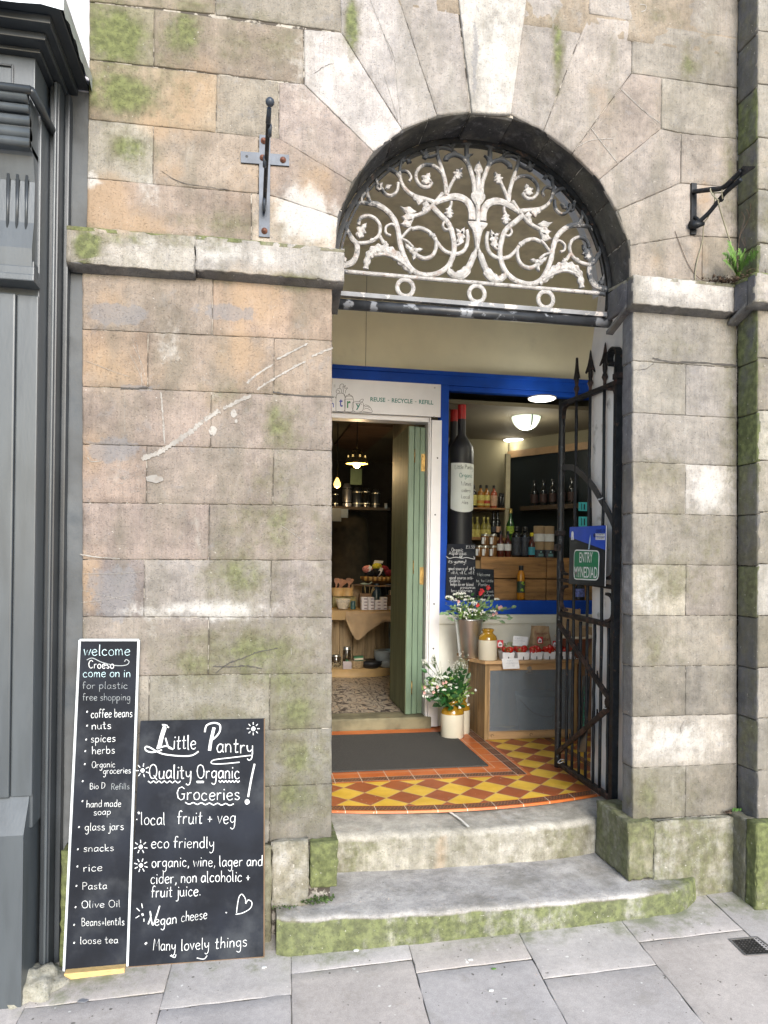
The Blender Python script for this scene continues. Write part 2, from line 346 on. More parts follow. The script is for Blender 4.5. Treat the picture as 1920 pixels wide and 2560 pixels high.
# ================================================================== STONE FACADE
STONE = stonemat('weathered_stone')
BL = []
def blob(px, py, rx, ry, ch, s, Y=0):
    x, z = P(px, py, Y)
    if ch == 0 and 900 < py < 2040: s = min(.7, s*1.3); rx *= 1.5; ry *= 1.35
    k = (Y+DCAM)*1.02/FPX; BL.append((x, z, rx*k, ry*k, ch, s))
for t in '''290 90 100 90 0 1;455 80 60 80 0 .85;700 110 55 50 0 .6;590 110 60 60 0 .5;285 230 120 60 0 1;325 370 55 42 0 .9;420 200 90 50 0 .5;250 30 60 60 0 .6;560 40 200 25 0 .45
500 12 190 14 0 .6;240 20 40 30 0 .8;215 628 26 40 0 1.5;310 612 80 16 0 .8;480 625 120 14 0 .5;330 690 100 10 0 .5;740 712 80 16 0 .7;560 700 90 12 0 .5
1395 110 15 100 0 .95;1395 190 11 90 0 .6;1530 190 14 110 0 .5;880 60 20 75 0 1.15;1720 160 30 55 0 .7;1660 40 70 30 0 .5;1870 560 26 120 0 .6;1910 390 30 35 0 1.2;1905 850 30 50 0 .5
590 1440 50 55 0 .6;700 1075 30 50 0 .5;640 1625 120 50 0 .6;480 1660 60 50 0 .5;735 1890 60 60 0 .5;740 2020 60 60 0 .35;600 1270 60 60 0 .25;560 1790 120 30 0 .4
1640 1180 60 45 0 .35;1700 1300 80 40 0 .25;1640 1600 70 60 0 .3;1900 1150 20 60 0 .7;1905 1420 20 40 0 .4;1680 860 80 30 0 .35;1600 1980 40 60 0 .35;1720 1980 60 50 0 .3
470 240 70 90 1 1;380 300 60 45 1 1;260 520 60 70 1 1.3;330 560 90 40 1 1;420 420 40 40 1 .6;640 760 90 60 1 1;600 890 60 80 1 .9;240 900 36 70 1 1;230 1130 30 60 1 .8;800 460 50 60 1 .8;250 760 70 50 1 .8
630 450 60 80 1 .6;300 930 100 50 1 .6;540 1000 80 60 1 .4;1760 510 24 60 1 1;1745 650 26 60 1 .6;1640 640 40 40 1 .4;225 1430 26 80 1 1;1500 250 60 120 1 .35;930 420 40 40 1 .4
560 560 110 30 0 .55;440 597 200 12 0 .7;300 785 60 22 2 1.1;290 1125 60 28 2 1;290 1475 55 60 2 1.15;690 1055 24 60 0 .8;695 1320 34 60 0 .75;640 1660 90 50 0 .6;600 1440 60 60 0 .7;640 1290 60 60 0 .4;850 700 20 10 0 .3;330 660 60 10 0 .5
1186 140 8 110 2 1.1;1190 40 6 60 2 .8;340 968 40 8 2 .9;560 985 60 30 0 .35;690 1200 50 40 0 .35;790 600 40 20 0 .35;520 260 14 120 0 .4;760 1900 60 60 0 .6;740 1780 60 60 0 .6;740 1990 70 60 0 .55;710 1700 70 60 0 .5;790 1300 40 60 0 .3;780 1480 50 70 0 .35
1640 250 80 40 0 .25;1780 140 60 40 0 .4;1825 500 24 300 0 .6;1830 1000 20 300 0 .45;1690 1450 80 60 0 .4;1620 1990 30 60 0 .5;560 780 80 20 2 .8;1640 1620 60 50 0 .4;1780 1350 40 60 0 .35
770 540 70 60 3 1.2;228 452 16 12 3 1.3;500 1525 170 22 3 1;370 470 30 40 3 .5;560 1010 40 60 3 .3;430 850 40 60 3 .5;760 1440 70 60 3 .25;1770 1220 60 60 3 .7;1700 1850 130 55 3 .7;1620 1480 50 80 3 .6;1245 130 60 200 3 .6;760 200 60 120 3 .5;1480 880 40 60 3 .4;520 640 250 26 3 .5;1680 730 150 25 3 .6;1780 730 60 25 3 .5;400 1560 60 60 3 .3'''.replace('\n', ';').split(';'):
    a = t.split(); blob(*map(float, a[:4]), int(a[4]), float(a[5]))
def maskat(p):
    r = [0., 0., 0., 0.]
    for x, z, rx, rz, ch, s in BL:
        d = ((p[0]-x)/rx)**2+((p[2]-z)/rz)**2
        if d < 6: r[ch] = max(r[ch], s*math.exp(-d*.8))
    return r
class SM(MB):
    def __init__(s): super().__init__(); s.t = []; s.k = []
    def addc(s, vs, fs, tint, masks): s.add(vs, fs, 0, True); s.t += [tint]*len(vs); s.k += masks
    def build(s, name, mats, parent=None, **kw):
        o = super().build(name, mats, parent, **kw); me = o.data
        for nm, dat in (('tint', [(*t[:3], 1) for t in s.t]), ('mask', s.k)):
            a = me.color_attributes.new(nm, 'FLOAT_COLOR', 'POINT'); fl = [x for d in dat for x in d]; a.data.foreach_set('color', fl)
        return o
def inset(poly, d):
    n = len(poly); cx = sum(p[0] for p in poly)/n; cy = sum(p[1] for p in poly)/n; out = []
    for i in range(n):
        p, a, b = poly[i], poly[i-1], poly[(i+1) % n]
        e1 = (p[0]-a[0], p[1]-a[1]); e2 = (b[0]-p[0], b[1]-p[1]); l1 = math.hypot(*e1) or 1; l2 = math.hypot(*e2) or 1
        n1 = (-e1[1]/l1, e1[0]/l1); n2 = (-e2[1]/l2, e2[0]/l2)
        if n1[0]*(cx-p[0])+n1[1]*(cy-p[1]) < 0: n1 = (-n1[0], -n1[1])
        if n2[0]*(cx-p[0])+n2[1]*(cy-p[1]) < 0: n2 = (-n2[0], -n2[1])
        q = 1+n1[0]*n2[0]+n1[1]*n2[1]; q = max(q, .3); out.append((p[0]+(n1[0]+n2[0])/q*d, p[1]+(n1[1]+n2[1])/q*d))
    return out
def stone(mb, poly, mp, tint, gap=.0012, step=.028, rough=.0016, depth=.016, mfn=maskat, dm=(0, 0, 0, 0), vary=.09, chip=.0016):
    g_ = sum(tint)/3; tint = tuple((c*.9+g_*.1)*(.655, .632, .628)[i_] for i_, c in enumerate(tint)); v_ = 1+random.uniform(-vary, vary); hue = random.uniform(-.02, .02); tint = (tint[0]*(v_+hue), tint[1]*v_, tint[2]*(v_-hue))
    ip = inset(poly, gap); n = len(ip); B = []
    for i in range(n):
        a, b = ip[i], ip[(i+1) % n]; L = math.hypot(b[0]-a[0], b[1]-a[1]); k = max(1, round(L/step))
        B += [(a[0]+(b[0]-a[0])*j/k, a[1]+(b[1]-a[1])*j/k) for j in range(k)]
    sd = random.random()*50
    B = [(x+noise.noise((x*38, y*38, sd))*chip*1.6, y+noise.noise((x*38, y*38, sd+9))*chip*1.6) for x, y in B]
    cx = sum(p[0] for p in B)/len(B); cy = sum(p[1] for p in B)/len(B); R = min(math.hypot(p[0]-cx, p[1]-cy) for p in B)
    k = max(2, round(R/step)); rings = [(1, -depth), (1, -.0018), (1-min(.3, .0035/R), 0)]+[(1-(j+1)/k, 0) for j in range(k-1)]
    m_ = len(B); vs = []; fs = []; tilt = random.uniform(-.002, .002)
    for sc, h in rings:
        for x, y in B:
            u, v = cx+(x-cx)*sc, cy+(y-cy)*sc; hh = h
            if h > -.01: hh += rough*(noise.noise((u*9, v*9, sd))+.6*noise.noise((u*30, v*30, sd)))+tilt*(u-cx)/max(.1, R)*.5
            vs.append(Vector(mp(u, v, hh)))
    vs.append(Vector(mp(cx, cy, 0)))
    for r in range(len(rings)-1):
        for i in range(m_): fs.append((r*m_+i, r*m_+(i+1) % m_, (r+1)*m_+(i+1) % m_, (r+1)*m_+i))
    r = len(rings)-1; fs += [(r*m_+i, r*m_+(i+1) % m_, len(vs)-1) for i in range(m_)]
    mk = []
    for p in vs:
        q = mfn(p); mk.append(tuple(a+b for a, b in zip(q, dm)))
    mb.addc(vs, fs, tint, mk)
fac = lambda Y0: (lambda u, v, h: (u, Y0-h, v))
def xr(X): return lambda u, v, h: (X-h, u, v)          # face looking to -X, u along Y
def xl(X): return lambda u, v, h: (X+h, u, v)          # face looking to +X
def zt(Z): return lambda u, v, h: (u, v, Z+h)          # top
def zb(Z): return lambda u, v, h: (u, v, Z-h)          # underside
zero = lambda p: [0, 0, 0, 0]
def sbox(mb, x0, x1, y0, y1, z0, z1, tint, faces='FTBLR', gap=.001, **k):
    """one squared stone, front towards -Y"""
    if 'F' in faces: stone(mb, [(x0, z0), (x1, z0), (x1, z1), (x0, z1)], fac(y0), tint, gap, **k)
    if 'T' in faces: stone(mb, [(x0, y0), (x1, y0), (x1, y1), (x0, y1)], zt(z1), tint, gap, **k)
    if 'B' in faces: stone(mb, [(x0, y0), (x1, y0), (x1, y1), (x0, y1)], zb(z0), tint, gap, **k)
    if 'L' in faces: stone(mb, [(y0, z0), (y1, z0), (y1, z1), (y0, z1)], xr(x0), tint, gap, **k)
    if 'R' in faces: stone(mb, [(y0, z0), (y1, z0), (y1, z1), (y0, z1)], xl(x1), tint, gap, **k)
TL = (.345, .295, .245); TU = (.375, .325, .25); TA = (.43, .40, .37); TR = (.325, .30, .265); TG = (.36, .34, .29)
bld = thing('stone_building', 'old weathered sandstone building with round arched shop entrance and mossy ashlar blocks', 'building', (0.3, 0, 0))
w = SM()
PP = lambda L: [P(x, y) for x, y in L]
c1 = lambda L: PP([(x*.5787, y*.5787) for x, y in L])
c2 = lambda L: PP([(960+x*.5787, y*.5787) for x, y in L])
def S(poly, t, **k): stone(w, poly, fac(0), t, **k)
# ---- upper left courses (photo points)
S(c1([(385, -260), (930, -190), (930, 60), (385, 5)]), TU); S(c1([(930, -190), (1470, -120), (1475, 137), (930, 62)]), (.36, .34, .29))
S(c1([(385, 8), (665, 40), (663, 285), (385, 255)]), (.35, .33, .24)); S(c1([(665, 40), (1312, 125), (1312, 361), (663, 285)]), (.37, .32, .26))
S(c1([(384, 257), (937, 322), (933, 572), (380, 513)]), (.39, .33, .24)); S(c1([(937, 322), (1205, 353), (1205, 603), (933, 572)]), (.38, .34, .27))
S(c1([(380, 515), (662, 543), (660, 796), (378, 768)]), (.47, .45, .38)); S(c1([(662, 543), (1118, 590), (1118, 836), (660, 796)]), (.38, .33, .27))
S(c1([(378, 768), (1085, 833), (1085, 1100), (372, 1050)]), (.36, .30, .25)); S(c1([(1087, 833), (1165, 842), (1460, 938), (1447, 1105), (1085, 1100)]), (.50, .45, .38), rough=.003)
# ---- voussoirs
S(c1([(1118, 590), (1205, 597), (1525, 790), (1460, 938), (1165, 842), (1118, 836)]), (.38, .31, .26))
S(c1([(1205, 355), (1313, 363), (1615, 655), (1525, 790), (1205, 600)]), (.40, .345, .31))
S(c1([(1313, 125), (1475, 140), (1738, 560), (1615, 655), (1315, 363)]), (.55, .54, .53))
A = P(1006, 324); A2 = P(1093, 289); K0 = P(1176, 279); K1 = P(1275, 286)
S([P(854, 81), P(848, -70), P(975, -70), A2, A], (.46, .445, .43)); S([P(975, -70), P(1135, -70), K0, A2], (.46, .44, .42), vary=.02)
w0 = lambda u, v, h: (u, -.012-h, v)
stone(w, [P(1137, -70), P(1325, -70), P(1276, 290), P(1179, 286)], w0, (.60, .585, .54), vary=.02, rough=.002)
S([P(1325, -70), P(1475, -70), P(1472, 35), P(1359, 327), K1], (.45, .42, .385)); S(c2([(885, 60), (1072, 90), (1070, 315), (815, 660), (690, 565)]), (.42, .385, .345))
S(c2([(1070, 315), (1200, 335), (1197, 555), (930, 775), (815, 660)]), (.40, .355, .315)); S(c2([(1197, 555), (1285, 575), (1283, 790), (1005, 910), (930, 775)]), (.41, .375, .335))
S(c2([(1283, 790), (1527, 812), (1527, 1028), (1320, 1018), (1062, 1060), (1005, 910)]), (.39, .36, .32)); S(c2([(1062, 1060), (1320, 1018), (1375, 1021), (1375, 1226), (1066, 1205)]), (.41, .365, .31)); S(c2([(1375, 1021), (1527, 1028), (1527, 1240), (1375, 1226)]), (.36, .33, .27))
S(c2([(887, -120), (1305, -90), (1305, 132), (1072, 90), (885, 60)]), (.39, .365, .33)); S(c2([(1305, -90), (1530, -60), (1528, 165), (1305, 132)]), (.37, .345, .30))
S(c2([(1072, 90), (1528, 165), (1527, 380), (1200, 335), (1070, 315)]), (.36, .34, .295)); S(c2([(1200, 335), (1527, 380), (1527, 600), (1285, 575), (1197, 555)]), (.39, .375, .33)); S(c2([(1285, 575), (1527, 600), (1527, 812), (1283, 790)]), TR)
for k in range(2):                         # courses above the frame
    for j in range(5): x0 = -.68+j*.58; S([(x0, 3.98+k*.25), (x0+.58, 3.98+k*.25), (x0+.58, 4.22+k*.25), (x0, 4.22+k*.25)], TU, step=.06)
# ---- left pier courses
EL = [(2.731, 2.501, 2.274, 2.045, 1.812, 1.587, 1.358, 1.12, .885, .65, .416), (2.764, 2.523, 2.286, 2.058, 1.826, 1.595, 1.354, 1.118, .886, .65, .415)]
def xe_l(z): return -.672-(z-1.36)*.0125+.0
def xe_r(z): return .325-(z-1.36)*.0125
JL = [(531, ), (369, 685), (527, ), (366, 683), (522, ), (360, 677), (521, ), (372, 674), (500, ), (350, 674)]
TT = [[(.37, .31, .25), (.38, .30, .235)], [(.37, .29, .22), (.36, .30, .24), (.35, .29, .23)], [(.355, .30, .26), (.35, .305, .27)], [(.34, .275, .23), (.35, .305, .265), (.34, .30, .265)],
      [(.345, .295, .265), (.33, .29, .255)], [(.25, .22, .21), (.38, .35, .315), (.33, .295, .265)], [(.36, .33, .295), (.31, .285, .25)], [TG, (.37, .36, .31), (.27, .265, .225)], [TG, (.26, .255, .22)], [TG, TG, (.235, .23, .20)]]
for r in range(10):
    def zz(x, k): return EL[0][k]+(EL[1][k]-EL[0][k])*(x+.68)/1.0
    zt0, zb0 = EL[1][r], EL[1][r+1]; zm = (zt0+zb0)/2; py = 1400-(zm-1.6)*FPX/3
    xs = [None]+[P(j, py)[0] for j in JL[r]]+[None]
    for i in range(len(xs)-1):
        a0 = xs[i] if i else xe_l(zt0); a1 = xs[i] if i else xe_l(zb0); b0 = xs[i+1] if i < len(xs)-2 else xe_r(zt0); b1 = xs[i+1] if i < len(xs)-2 else xe_r(zb0)
        S([(a1, zz(a1, r+1)), (b1, zz(b1, r+1)), (b0, zz(b0, r)), (a0, zz(a0, r))], TT[r][i], vary=.075)
# ---- right pier courses, reveal and projecting pier
ER = (2.775, 2.525, 2.289, 2.063, 1.829, 1.595, 1.360, 1.126, .896, .662, .425)
def xa(z): return 1.705-(z-1.36)*.0142
def xc(z): return 2.238-(z-1.36)*.0145
JR = [None, 1715, None, 1714, None, 1715, None, 1714, None, 1714]; RT = [(.35, .33, .29), (.345, .33, .29), (.335, .315, .28), (.31, .29, .245), (.31, .29, .25), (.48, .46, .38), (.33, .31, .26), (.29, .27, .225), (.46, .445, .40), (.285, .27, .215)]
R2 = [None, (.39, .375, .35), None, (.52, .51, .48), None, (.34, .315, .28), None, (.29, .27, .23), None, (.30, .28, .23)]
DKR = (.26, .26, .275); DKR2 = (.31, .31, .32); DK = (.15, .155, .17); DK2 = (.165, .17, .185)  # left-facing returns: shade painted in as dark stone tints
for r in range(10):
    z1, z0 = ER[r], ER[r+1]; xs = [(xa(z0), xa(z1))]
    if JR[r]: x = P(JR[r], 1400-(z0+z1-3.2)/2*FPX/3.25)[0]; xs.append((x, x))
    xs.append((xc(z0), xc(z1)))
    for i in range(len(xs)-1): S([(xs[i][0], z0), (xs[i+1][0], z0), (xs[i+1][1], z1), (xs[i][1], z1)], R2[r] if i else RT[r], vary=.06)
    xm = (xa(z0)+xa(z1))/2
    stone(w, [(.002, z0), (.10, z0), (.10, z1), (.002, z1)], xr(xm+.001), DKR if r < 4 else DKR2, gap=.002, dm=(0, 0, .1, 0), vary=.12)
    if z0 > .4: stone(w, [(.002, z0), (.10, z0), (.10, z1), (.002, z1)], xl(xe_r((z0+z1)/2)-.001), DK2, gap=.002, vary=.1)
zs = [4.49+.235*0, 4.24, 4.0, 3.76, 3.52, 3.285, 3.045, 2.905]
def pier(za, zb_, t, r):
    x = xc((za+zb_)/2)
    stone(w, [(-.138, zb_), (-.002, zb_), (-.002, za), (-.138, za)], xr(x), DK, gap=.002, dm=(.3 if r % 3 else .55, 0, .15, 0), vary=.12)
    x1 = P(1894, 1400-(za-1.6)*FPX/3.2, -.138)[0]; x1 = max(x1, x)
    stone(w, [(x, zb_+.01), (2.75, zb_+.01), (2.75, za+.01), (x, za+.01)], fac(-.138), t, gap=.002, vary=.12)
for r in range(7): pier(zs[r], zs[r+1], (.36, .345, .30), r)
for r in range(10): pier(ER[r]+(.0 if r else -.01), ER[r+1], RT[(r+3) % 10], r+1)
w.build('ashlar', STONE, bld)
# ---- mortar core behind the blocks
MORT = mat('old_mortar', (.33, .305, .265), .95, vary=.25, vs=30, col2=(.07, .06, .05), c2=(.46, .52), c2s=16, bump=.3)
b = MB(); AC = (1.0, 2.885); AR = .68; N = 28
ring = [(AC[0]+(AR+.004)*math.cos(math.pi*i/N), AC[1]+(AR+.004)*math.sin(math.pi*i/N)) for i in range(N+1)]
def outp(i):
    a = math.pi*i/N; dx, dz = math.cos(a), math.sin(a); t = 9.
    if dx > 1e-6: t = min(t, (2.24-AC[0])/dx)
    if dx < -1e-6: t = min(t, (-.655-AC[0])/dx)
    if dz > 1e-6: t = min(t, (4.7-AC[1])/dz)
    return (AC[0]+dx*t, AC[1]+dz*t)
for i in range(N): b.prism([ring[i], outp(i), outp(i+1), ring[i+1]], fac(0), -.19, -.0045)
b.prism([(outp(N/4 if 0 else 0)[0], 4.7), (2.24, 4.7), (2.24, 4.5)], fac(0), -.2, -.02)
b.prism([(-.652, -.2), (.332, -.2), (.332, .41), (.304, 2.885), (-.655, 2.885)], fac(0), -.10, -.0045)
b.prism([(1.728, -.2), (2.26, -.2), (2.22, 2.885), (1.69, 2.885), (1.722, .42)], fac(0), -.10, -.0045)
b.prism([(2.285, -.2), (2.9, -.2), (2.9, 4.7), (2.24, 4.7)], fac(-.13), -.38, -.0)
b.build('mortar_core', MORT, bld)
# ---- arch soffit, soot stained with shade added in the tint, course by course
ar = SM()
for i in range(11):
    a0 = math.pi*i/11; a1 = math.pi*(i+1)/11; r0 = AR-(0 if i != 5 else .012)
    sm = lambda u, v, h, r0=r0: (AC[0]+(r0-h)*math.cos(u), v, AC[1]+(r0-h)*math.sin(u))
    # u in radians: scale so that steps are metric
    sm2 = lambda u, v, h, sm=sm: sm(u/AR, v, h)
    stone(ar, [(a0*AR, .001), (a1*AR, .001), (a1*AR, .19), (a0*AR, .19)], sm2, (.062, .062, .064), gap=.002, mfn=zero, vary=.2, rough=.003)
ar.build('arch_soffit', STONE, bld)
# ---- string course
sc = SM(); ST = (.47, .455, .41)
def string(x0, x1, y0, y1, faces, t=ST, zb_=2.765, zt_=2.895, **k):
    if 'F' in faces: stone(sc, [(x0, zb_), (x1, zb_), (x1, zt_), (x0, zt_)], fac(y0), t, .001, step=.02, rough=.003, chip=.004, **k)
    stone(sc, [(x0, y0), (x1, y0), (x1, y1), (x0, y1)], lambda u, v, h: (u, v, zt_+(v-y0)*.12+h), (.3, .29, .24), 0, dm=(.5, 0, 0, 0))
    stone(sc, [(x0, y0), (x1, y0), (x1, y1), (x0, y1)], lambda u, v, h: (u, v+.004, zb_+.002-(v-y0)*.35-h), (.22, .22, .22), 0, mfn=zero)  # underside and left ends tinted dark, shade painted into the stone
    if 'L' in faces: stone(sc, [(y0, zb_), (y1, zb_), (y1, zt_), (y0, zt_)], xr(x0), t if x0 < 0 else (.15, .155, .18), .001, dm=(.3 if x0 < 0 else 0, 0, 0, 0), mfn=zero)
    if 'R' in faces: stone(sc, [(y0, zb_), (y1, zb_), (y1, zt_), (y0, zt_)], xl(x1), t, .001, mfn=zero)
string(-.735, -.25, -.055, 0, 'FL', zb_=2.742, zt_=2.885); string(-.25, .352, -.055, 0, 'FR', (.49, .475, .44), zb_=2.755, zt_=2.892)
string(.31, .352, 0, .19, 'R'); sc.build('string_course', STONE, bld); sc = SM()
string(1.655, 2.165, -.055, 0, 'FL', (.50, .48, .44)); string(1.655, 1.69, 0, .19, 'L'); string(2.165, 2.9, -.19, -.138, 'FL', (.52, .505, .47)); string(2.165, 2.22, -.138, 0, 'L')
sc.build('string_course', STONE, bld)
# ---- plinth blocks
MG = (.29, .29, .21); low = lambda p: [max(a, b) for a, b in zip(maskat(p), (.52, 0, .2, .2))]
def pbox(x0, x1, y0, y1, z0, z1, t=MG, dm=(0, 0, 0, 0), faces='FTLR', ch=.006): pl_ = SM(); sbox(pl_, x0, x1, y0, y1, z0, z1, t, faces, gap=.003, mfn=low, dm=dm, rough=.006, chip=ch, step=.02); pl_.build('plinth_block', STONE, bld)
pbox(.085, .238, -.045, 0, .165, .432, (.36, .35, .28), (-.1, 0, 0, .3)); pbox(.243, .358, -.05, .26, .235, .425, (.27, .27, .18), (.35, 0, 0, 0))
pbox(-.72, -.60, -.08, .0, -.02, .46, (.20, .22, .12), (.55, 0, 0, 0)); pbox(-.60, .085, -.045, 0, -.05, .42)
pbox(1.672, 1.795, -.05, .26, .17, .432, (.34, .33, .25), (.15, .1, 0, .1)); pbox(1.80, 2.212, -.045, 0, .06, .428, (.37, .36, .28), (.1, 0, 0, .3))
pbox(2.20, 2.75, -.20, -.13, .06, .455, (.27, .28, .17), (.45, 0, 0, 0)); pbox(2.20, 2.25, -.13, 0, .06, .45, (.16, .17, .15), (0, 0, .2, 0), 'TL')

# ---- white limewashed jamb and inner arch behind the stone ring
WP = mat('limewash', (.80, .785, .77), .85, vary=.06, vs=6, col2=(.42, .40, .37), c2=(.60, .72), c2s=5, bump=.5, bs=14)
j = MB(); C2 = (1.05, 3.075); R2_ = .795; n2 = 26
pts = [(C2[0]+R2_*math.cos(math.pi*i/n2), C2[1]+R2_*math.sin(math.pi*i/n2)) for i in range(n2+1)]
prof = [(1.865, .2)]+[(1.865-.006*k, .2+k*.28) for k in range(1, 10)]+pts+[(.22, 2.6), (.22, .2)]
vs_ = []; fs_ = []
NY = 8
for k in range(NY+1):
    y = .101+.60*k/NY if True else 0; rr = .018*max(0, (k-6)/2)
    for i, (x, z) in enumerate(prof):
        d = noise.noise((x*4, y*6, z*4))*.010+noise.noise((x*15, y*15, z*15))*.003; vs_.append((x+(d+rr if x > 1.04 else -d-rr), y, z+(rr if z > 3 else 0)))
L = len(prof)
for k in range(NY):
    for i in range(L-1): fs_.append((k*L+i, k*L+i+1, (k+1)*L+i+1, (k+1)*L+i))
j.add(vs_, fs_, 0, True)
# porch side of the entrance wall, with the same arched hole
for i in range(n2):
    a0, a1 = pts[i], pts[i+1]; o0 = (max(-.6, min(3.2, C2[0]+(a0[0]-C2[0])*2.6)), 3.88); o1 = (max(-.6, min(3.2, C2[0]+(a1[0]-C2[0])*2.6)), 3.88)
    j.add([(a0[0], .72, a0[1]), (o0[0], .72, o0[1]), (o1[0], .72, o1[1]), (a1[0], .72, a1[1])], [(0, 1, 2, 3)])
j.add([(1.87, .72, .2), (3.2, .72, .2), (3.2, .72, 3.88), (1.87, .72, 3.03)], [(0, 1, 2, 3)]); j.add([(.22, .72, .2), (-.6, .72, .2), (-.6, .72, 3.88), (.22, .72, 3.03)], [(0, 1, 2, 3)])
j.box(1.76, 1.90, .1015, .112, .2, 2.76); j.box(.1, .29, .1015, .112, .2, 2.76)
j.build('limewashed_jamb', WP, bld)
# porch shell
CR = mat('cream_paint', (.80, .76, .57), .8, vary=.05, vs=3, col2=(.60, .57, .42), c2=(.6, .8), c2s=2.2, bump=.25, bs=25)
q = MB(); q.box(-.6, 3.2, 2.16, 2.22, 2.99, 3.95); q.build('upper_wall', CR, bld)
q = MB(); q.box(-.7, 3.3, .72, 2.3, 3.88, 3.95); q.build('porch_ceiling', mat('porch_ceiling_paint', (.66, .62, .48), .85), bld)
q = MB(); q.box(-.68, -.6, .72, 2.3, .2, 3.95); q.build('porch_side_wall', WP, bld); q = MB(); q.box(3.2, 3.28, .72, 2.3, .2, 3.95); q.build('porch_side_wall', WP, bld)
q = MB(); x = P(915, 840, 2.15)[0]; q.box(x, x+.003, 2.157, 2.161, 3.0, 3.87); q.build('panel_seam', mat('dark_line', (.2, .18, .12)), bld)
# ---- white paint splashes, cracks, scratches on the stone
PW = mat('old_white_paint', (.29, .275, .255), .95, vary=.2, col2=(.22, .2, .18), c2=(.5, .6), c2s=60); p = MB(); fy = fac(-.0026)
def splash(pts, wd):
    L = cr([P(x*.5787, 850+y*.5787) for x, y in pts], 16); n = len(L)
    rg = lambda i_: .25+.5*abs(noise.noise((i_*.9, L[0][0]*50, 3)))*2+.35*abs(noise.noise((i_*.25, L[0][1]*50, 7)))*2
    vv = []
    for i, c_0 in enumerate(L):
        a, b_ = L[min(i+1, n-1)], L[max(i-1, 0)]; tx, ty = a[0]-b_[0], a[1]-b_[1]; q_ = math.hypot(tx, ty) or 1; en = min(1, (i+1)/3, (n-i)/3)*wd*.6; vv += [fy(c_0[0]-ty/q_*en*rg(i), c_0[1]+tx/q_*en*rg(i), 0), fy(c_0[0]+ty/q_*en*rg(i+400), c_0[1]-tx/q_*en*rg(i+400), 0)]
    p.add(vv, [(2*i+1, 2*i+3, 2*i+2, 2*i) for i in range(n-1)]); return
    p.strip(L, [wd*.8*(.25+1.2*abs(noise.noise((l[0]*45, l[1]*45, 1))*2)+.15) * min(1, (i+1)/4, (n-i)/4) for i, l in enumerate(L)], fy, 0)
def pblob(x, y, a, b_):
    u, v = P(x*.5787, 850+y*.5787); m = 18; pts = [(u+a*math.cos(6.2832*i/m)*(1+.45*noise.noise((i*.8, x, 1))), v+b_*math.sin(6.2832*i/m)*(1+.45*noise.noise((i*.8, y, 2)))) for i in range(m)]; p.add([fy(*t_, 0) for t_ in pts], [tuple(range(m))])
splash([(612, 515), (680, 490), (740, 452), (820, 400), (880, 350)], .024); splash([(885, 352), (900, 335), (950, 305)], .022); splash([(965, 298), (1010, 275), (1085, 240)], .017)
splash([(1065, 188), (1110, 150), (1180, 105)], .013); splash([(1110, 215), (1150, 188), (1200, 158), (1240, 135), (1320, 92)], .011); splash([(1195, 85), (1240, 62), (1330, 15)], .010); splash([(1345, 72), (1390, 52), (1440, 35)], .010)
pblob(668, 600, .034, .016); pblob(1010, 318, .012, .017); pblob(920, 392, .016, .020); pblob(1020, 352, .006, .009); splash([(1042, 395), (1054, 410)], .009); splash([(1016, 742), (1026, 785)], .006)
splash([(695, 225), (702, 300), (712, 450)], .009); splash([(540, 210), (540, 400)], .004); splash([(378, 505), (395, 525), (440, 522)], .005); splash([(1402, 335), (1402, 375)], .003)
splash([(1258, 1330), (1258, 1358)], .010); splash([(345, 925), (420, 938), (520, 945)], .006)
for x, y in (): p.strip([P(960+(x-960)*1, y), P(965+(x-960), y+24), P(961+(x-960), y+34)], [.004, .018, .004], fy, 0) if x == 1289 else None
L = [P(960+1300*.5787, 1700+175*.5787), P(960+1288*.5787, 1700+205*.5787), P(960+1284*.5787, 1700+230*.5787)]; p.strip(L, [.004, .018, .003], fy, 0)
def scr(pts, wd=.0022, c=1): p.strip(cr([P(960+x*.5787, y*.5787) for x, y in pts], 6), wd, fy, 0)
scr([(1022, 385), (1110, 470), (1195, 535)]); scr([(895, 555), (950, 630), (1010, 705)], .003); scr([(1030, 390), (1190, 545)], .0015); scr([(835, 635), (900, 605), (990, 600)], .002); scr([(0, 150), (45, 250), (60, 400), (75, 545)], .003); scr([(-60, 0), (-15, 110), (40, 260)], .002); scr([(0, 320), (30, 420), (60, 520)], .002)
scr([(1105, 20), (1130, 25), (1128, 45), (1110, 52)], .004)
for (x0, y0, x1, y1) in ((355, 1010, 620, 1000), (350, 1080, 610, 1135), (350, 1135, 600, 1090), (560, 60, 620, 190), (575, 20, 628, 160), (590, 10, 612, 200), (370, 90, 560, 160), (1220, 805, 1300, 860)): splash([(x0, y0), ((x0+x1)/2+8, (y0+y1)/2+5), (x1, y1)], .0018)
for i in range(60):
    a = random.gauss(840, 70); bb = random.gauss(60, 45); splash([(a, bb), (a+random.uniform(2, 8), bb+random.uniform(2, 9))], random.uniform(.002, .006))
for i in range(70):
    a = random.uniform(480, 640); bb = random.gauss(610, 45); splash([(a, bb), (a+random.uniform(3, 14), bb+random.uniform(-4, 6))], random.uniform(.003, .009))
for i in range(40):
    a = random.gauss(1060, 60); bb = random.gauss(830, 70); splash([(a, bb), (a+random.uniform(1, 5), bb+random.uniform(2, 8))], random.uniform(.002, .004))
p.build('paint_splashes', PW, bld, kind='stuff')
p = MB(); DL = mat('crack_dark', (.06, .055, .05), .9)
def crk(pts, wd=.003, ox=0, oy=0, sc_=.5787):
    L = cr([P(ox+x*sc_, oy+y*sc_) for x, y in pts], 7); L = [(a+random.uniform(-.002, .002), c+random.uniform(-.002, .002)) for a, c in L]; p.strip(L, [wd*random.uniform(.4, 1.3) for _ in L], fy, 0)
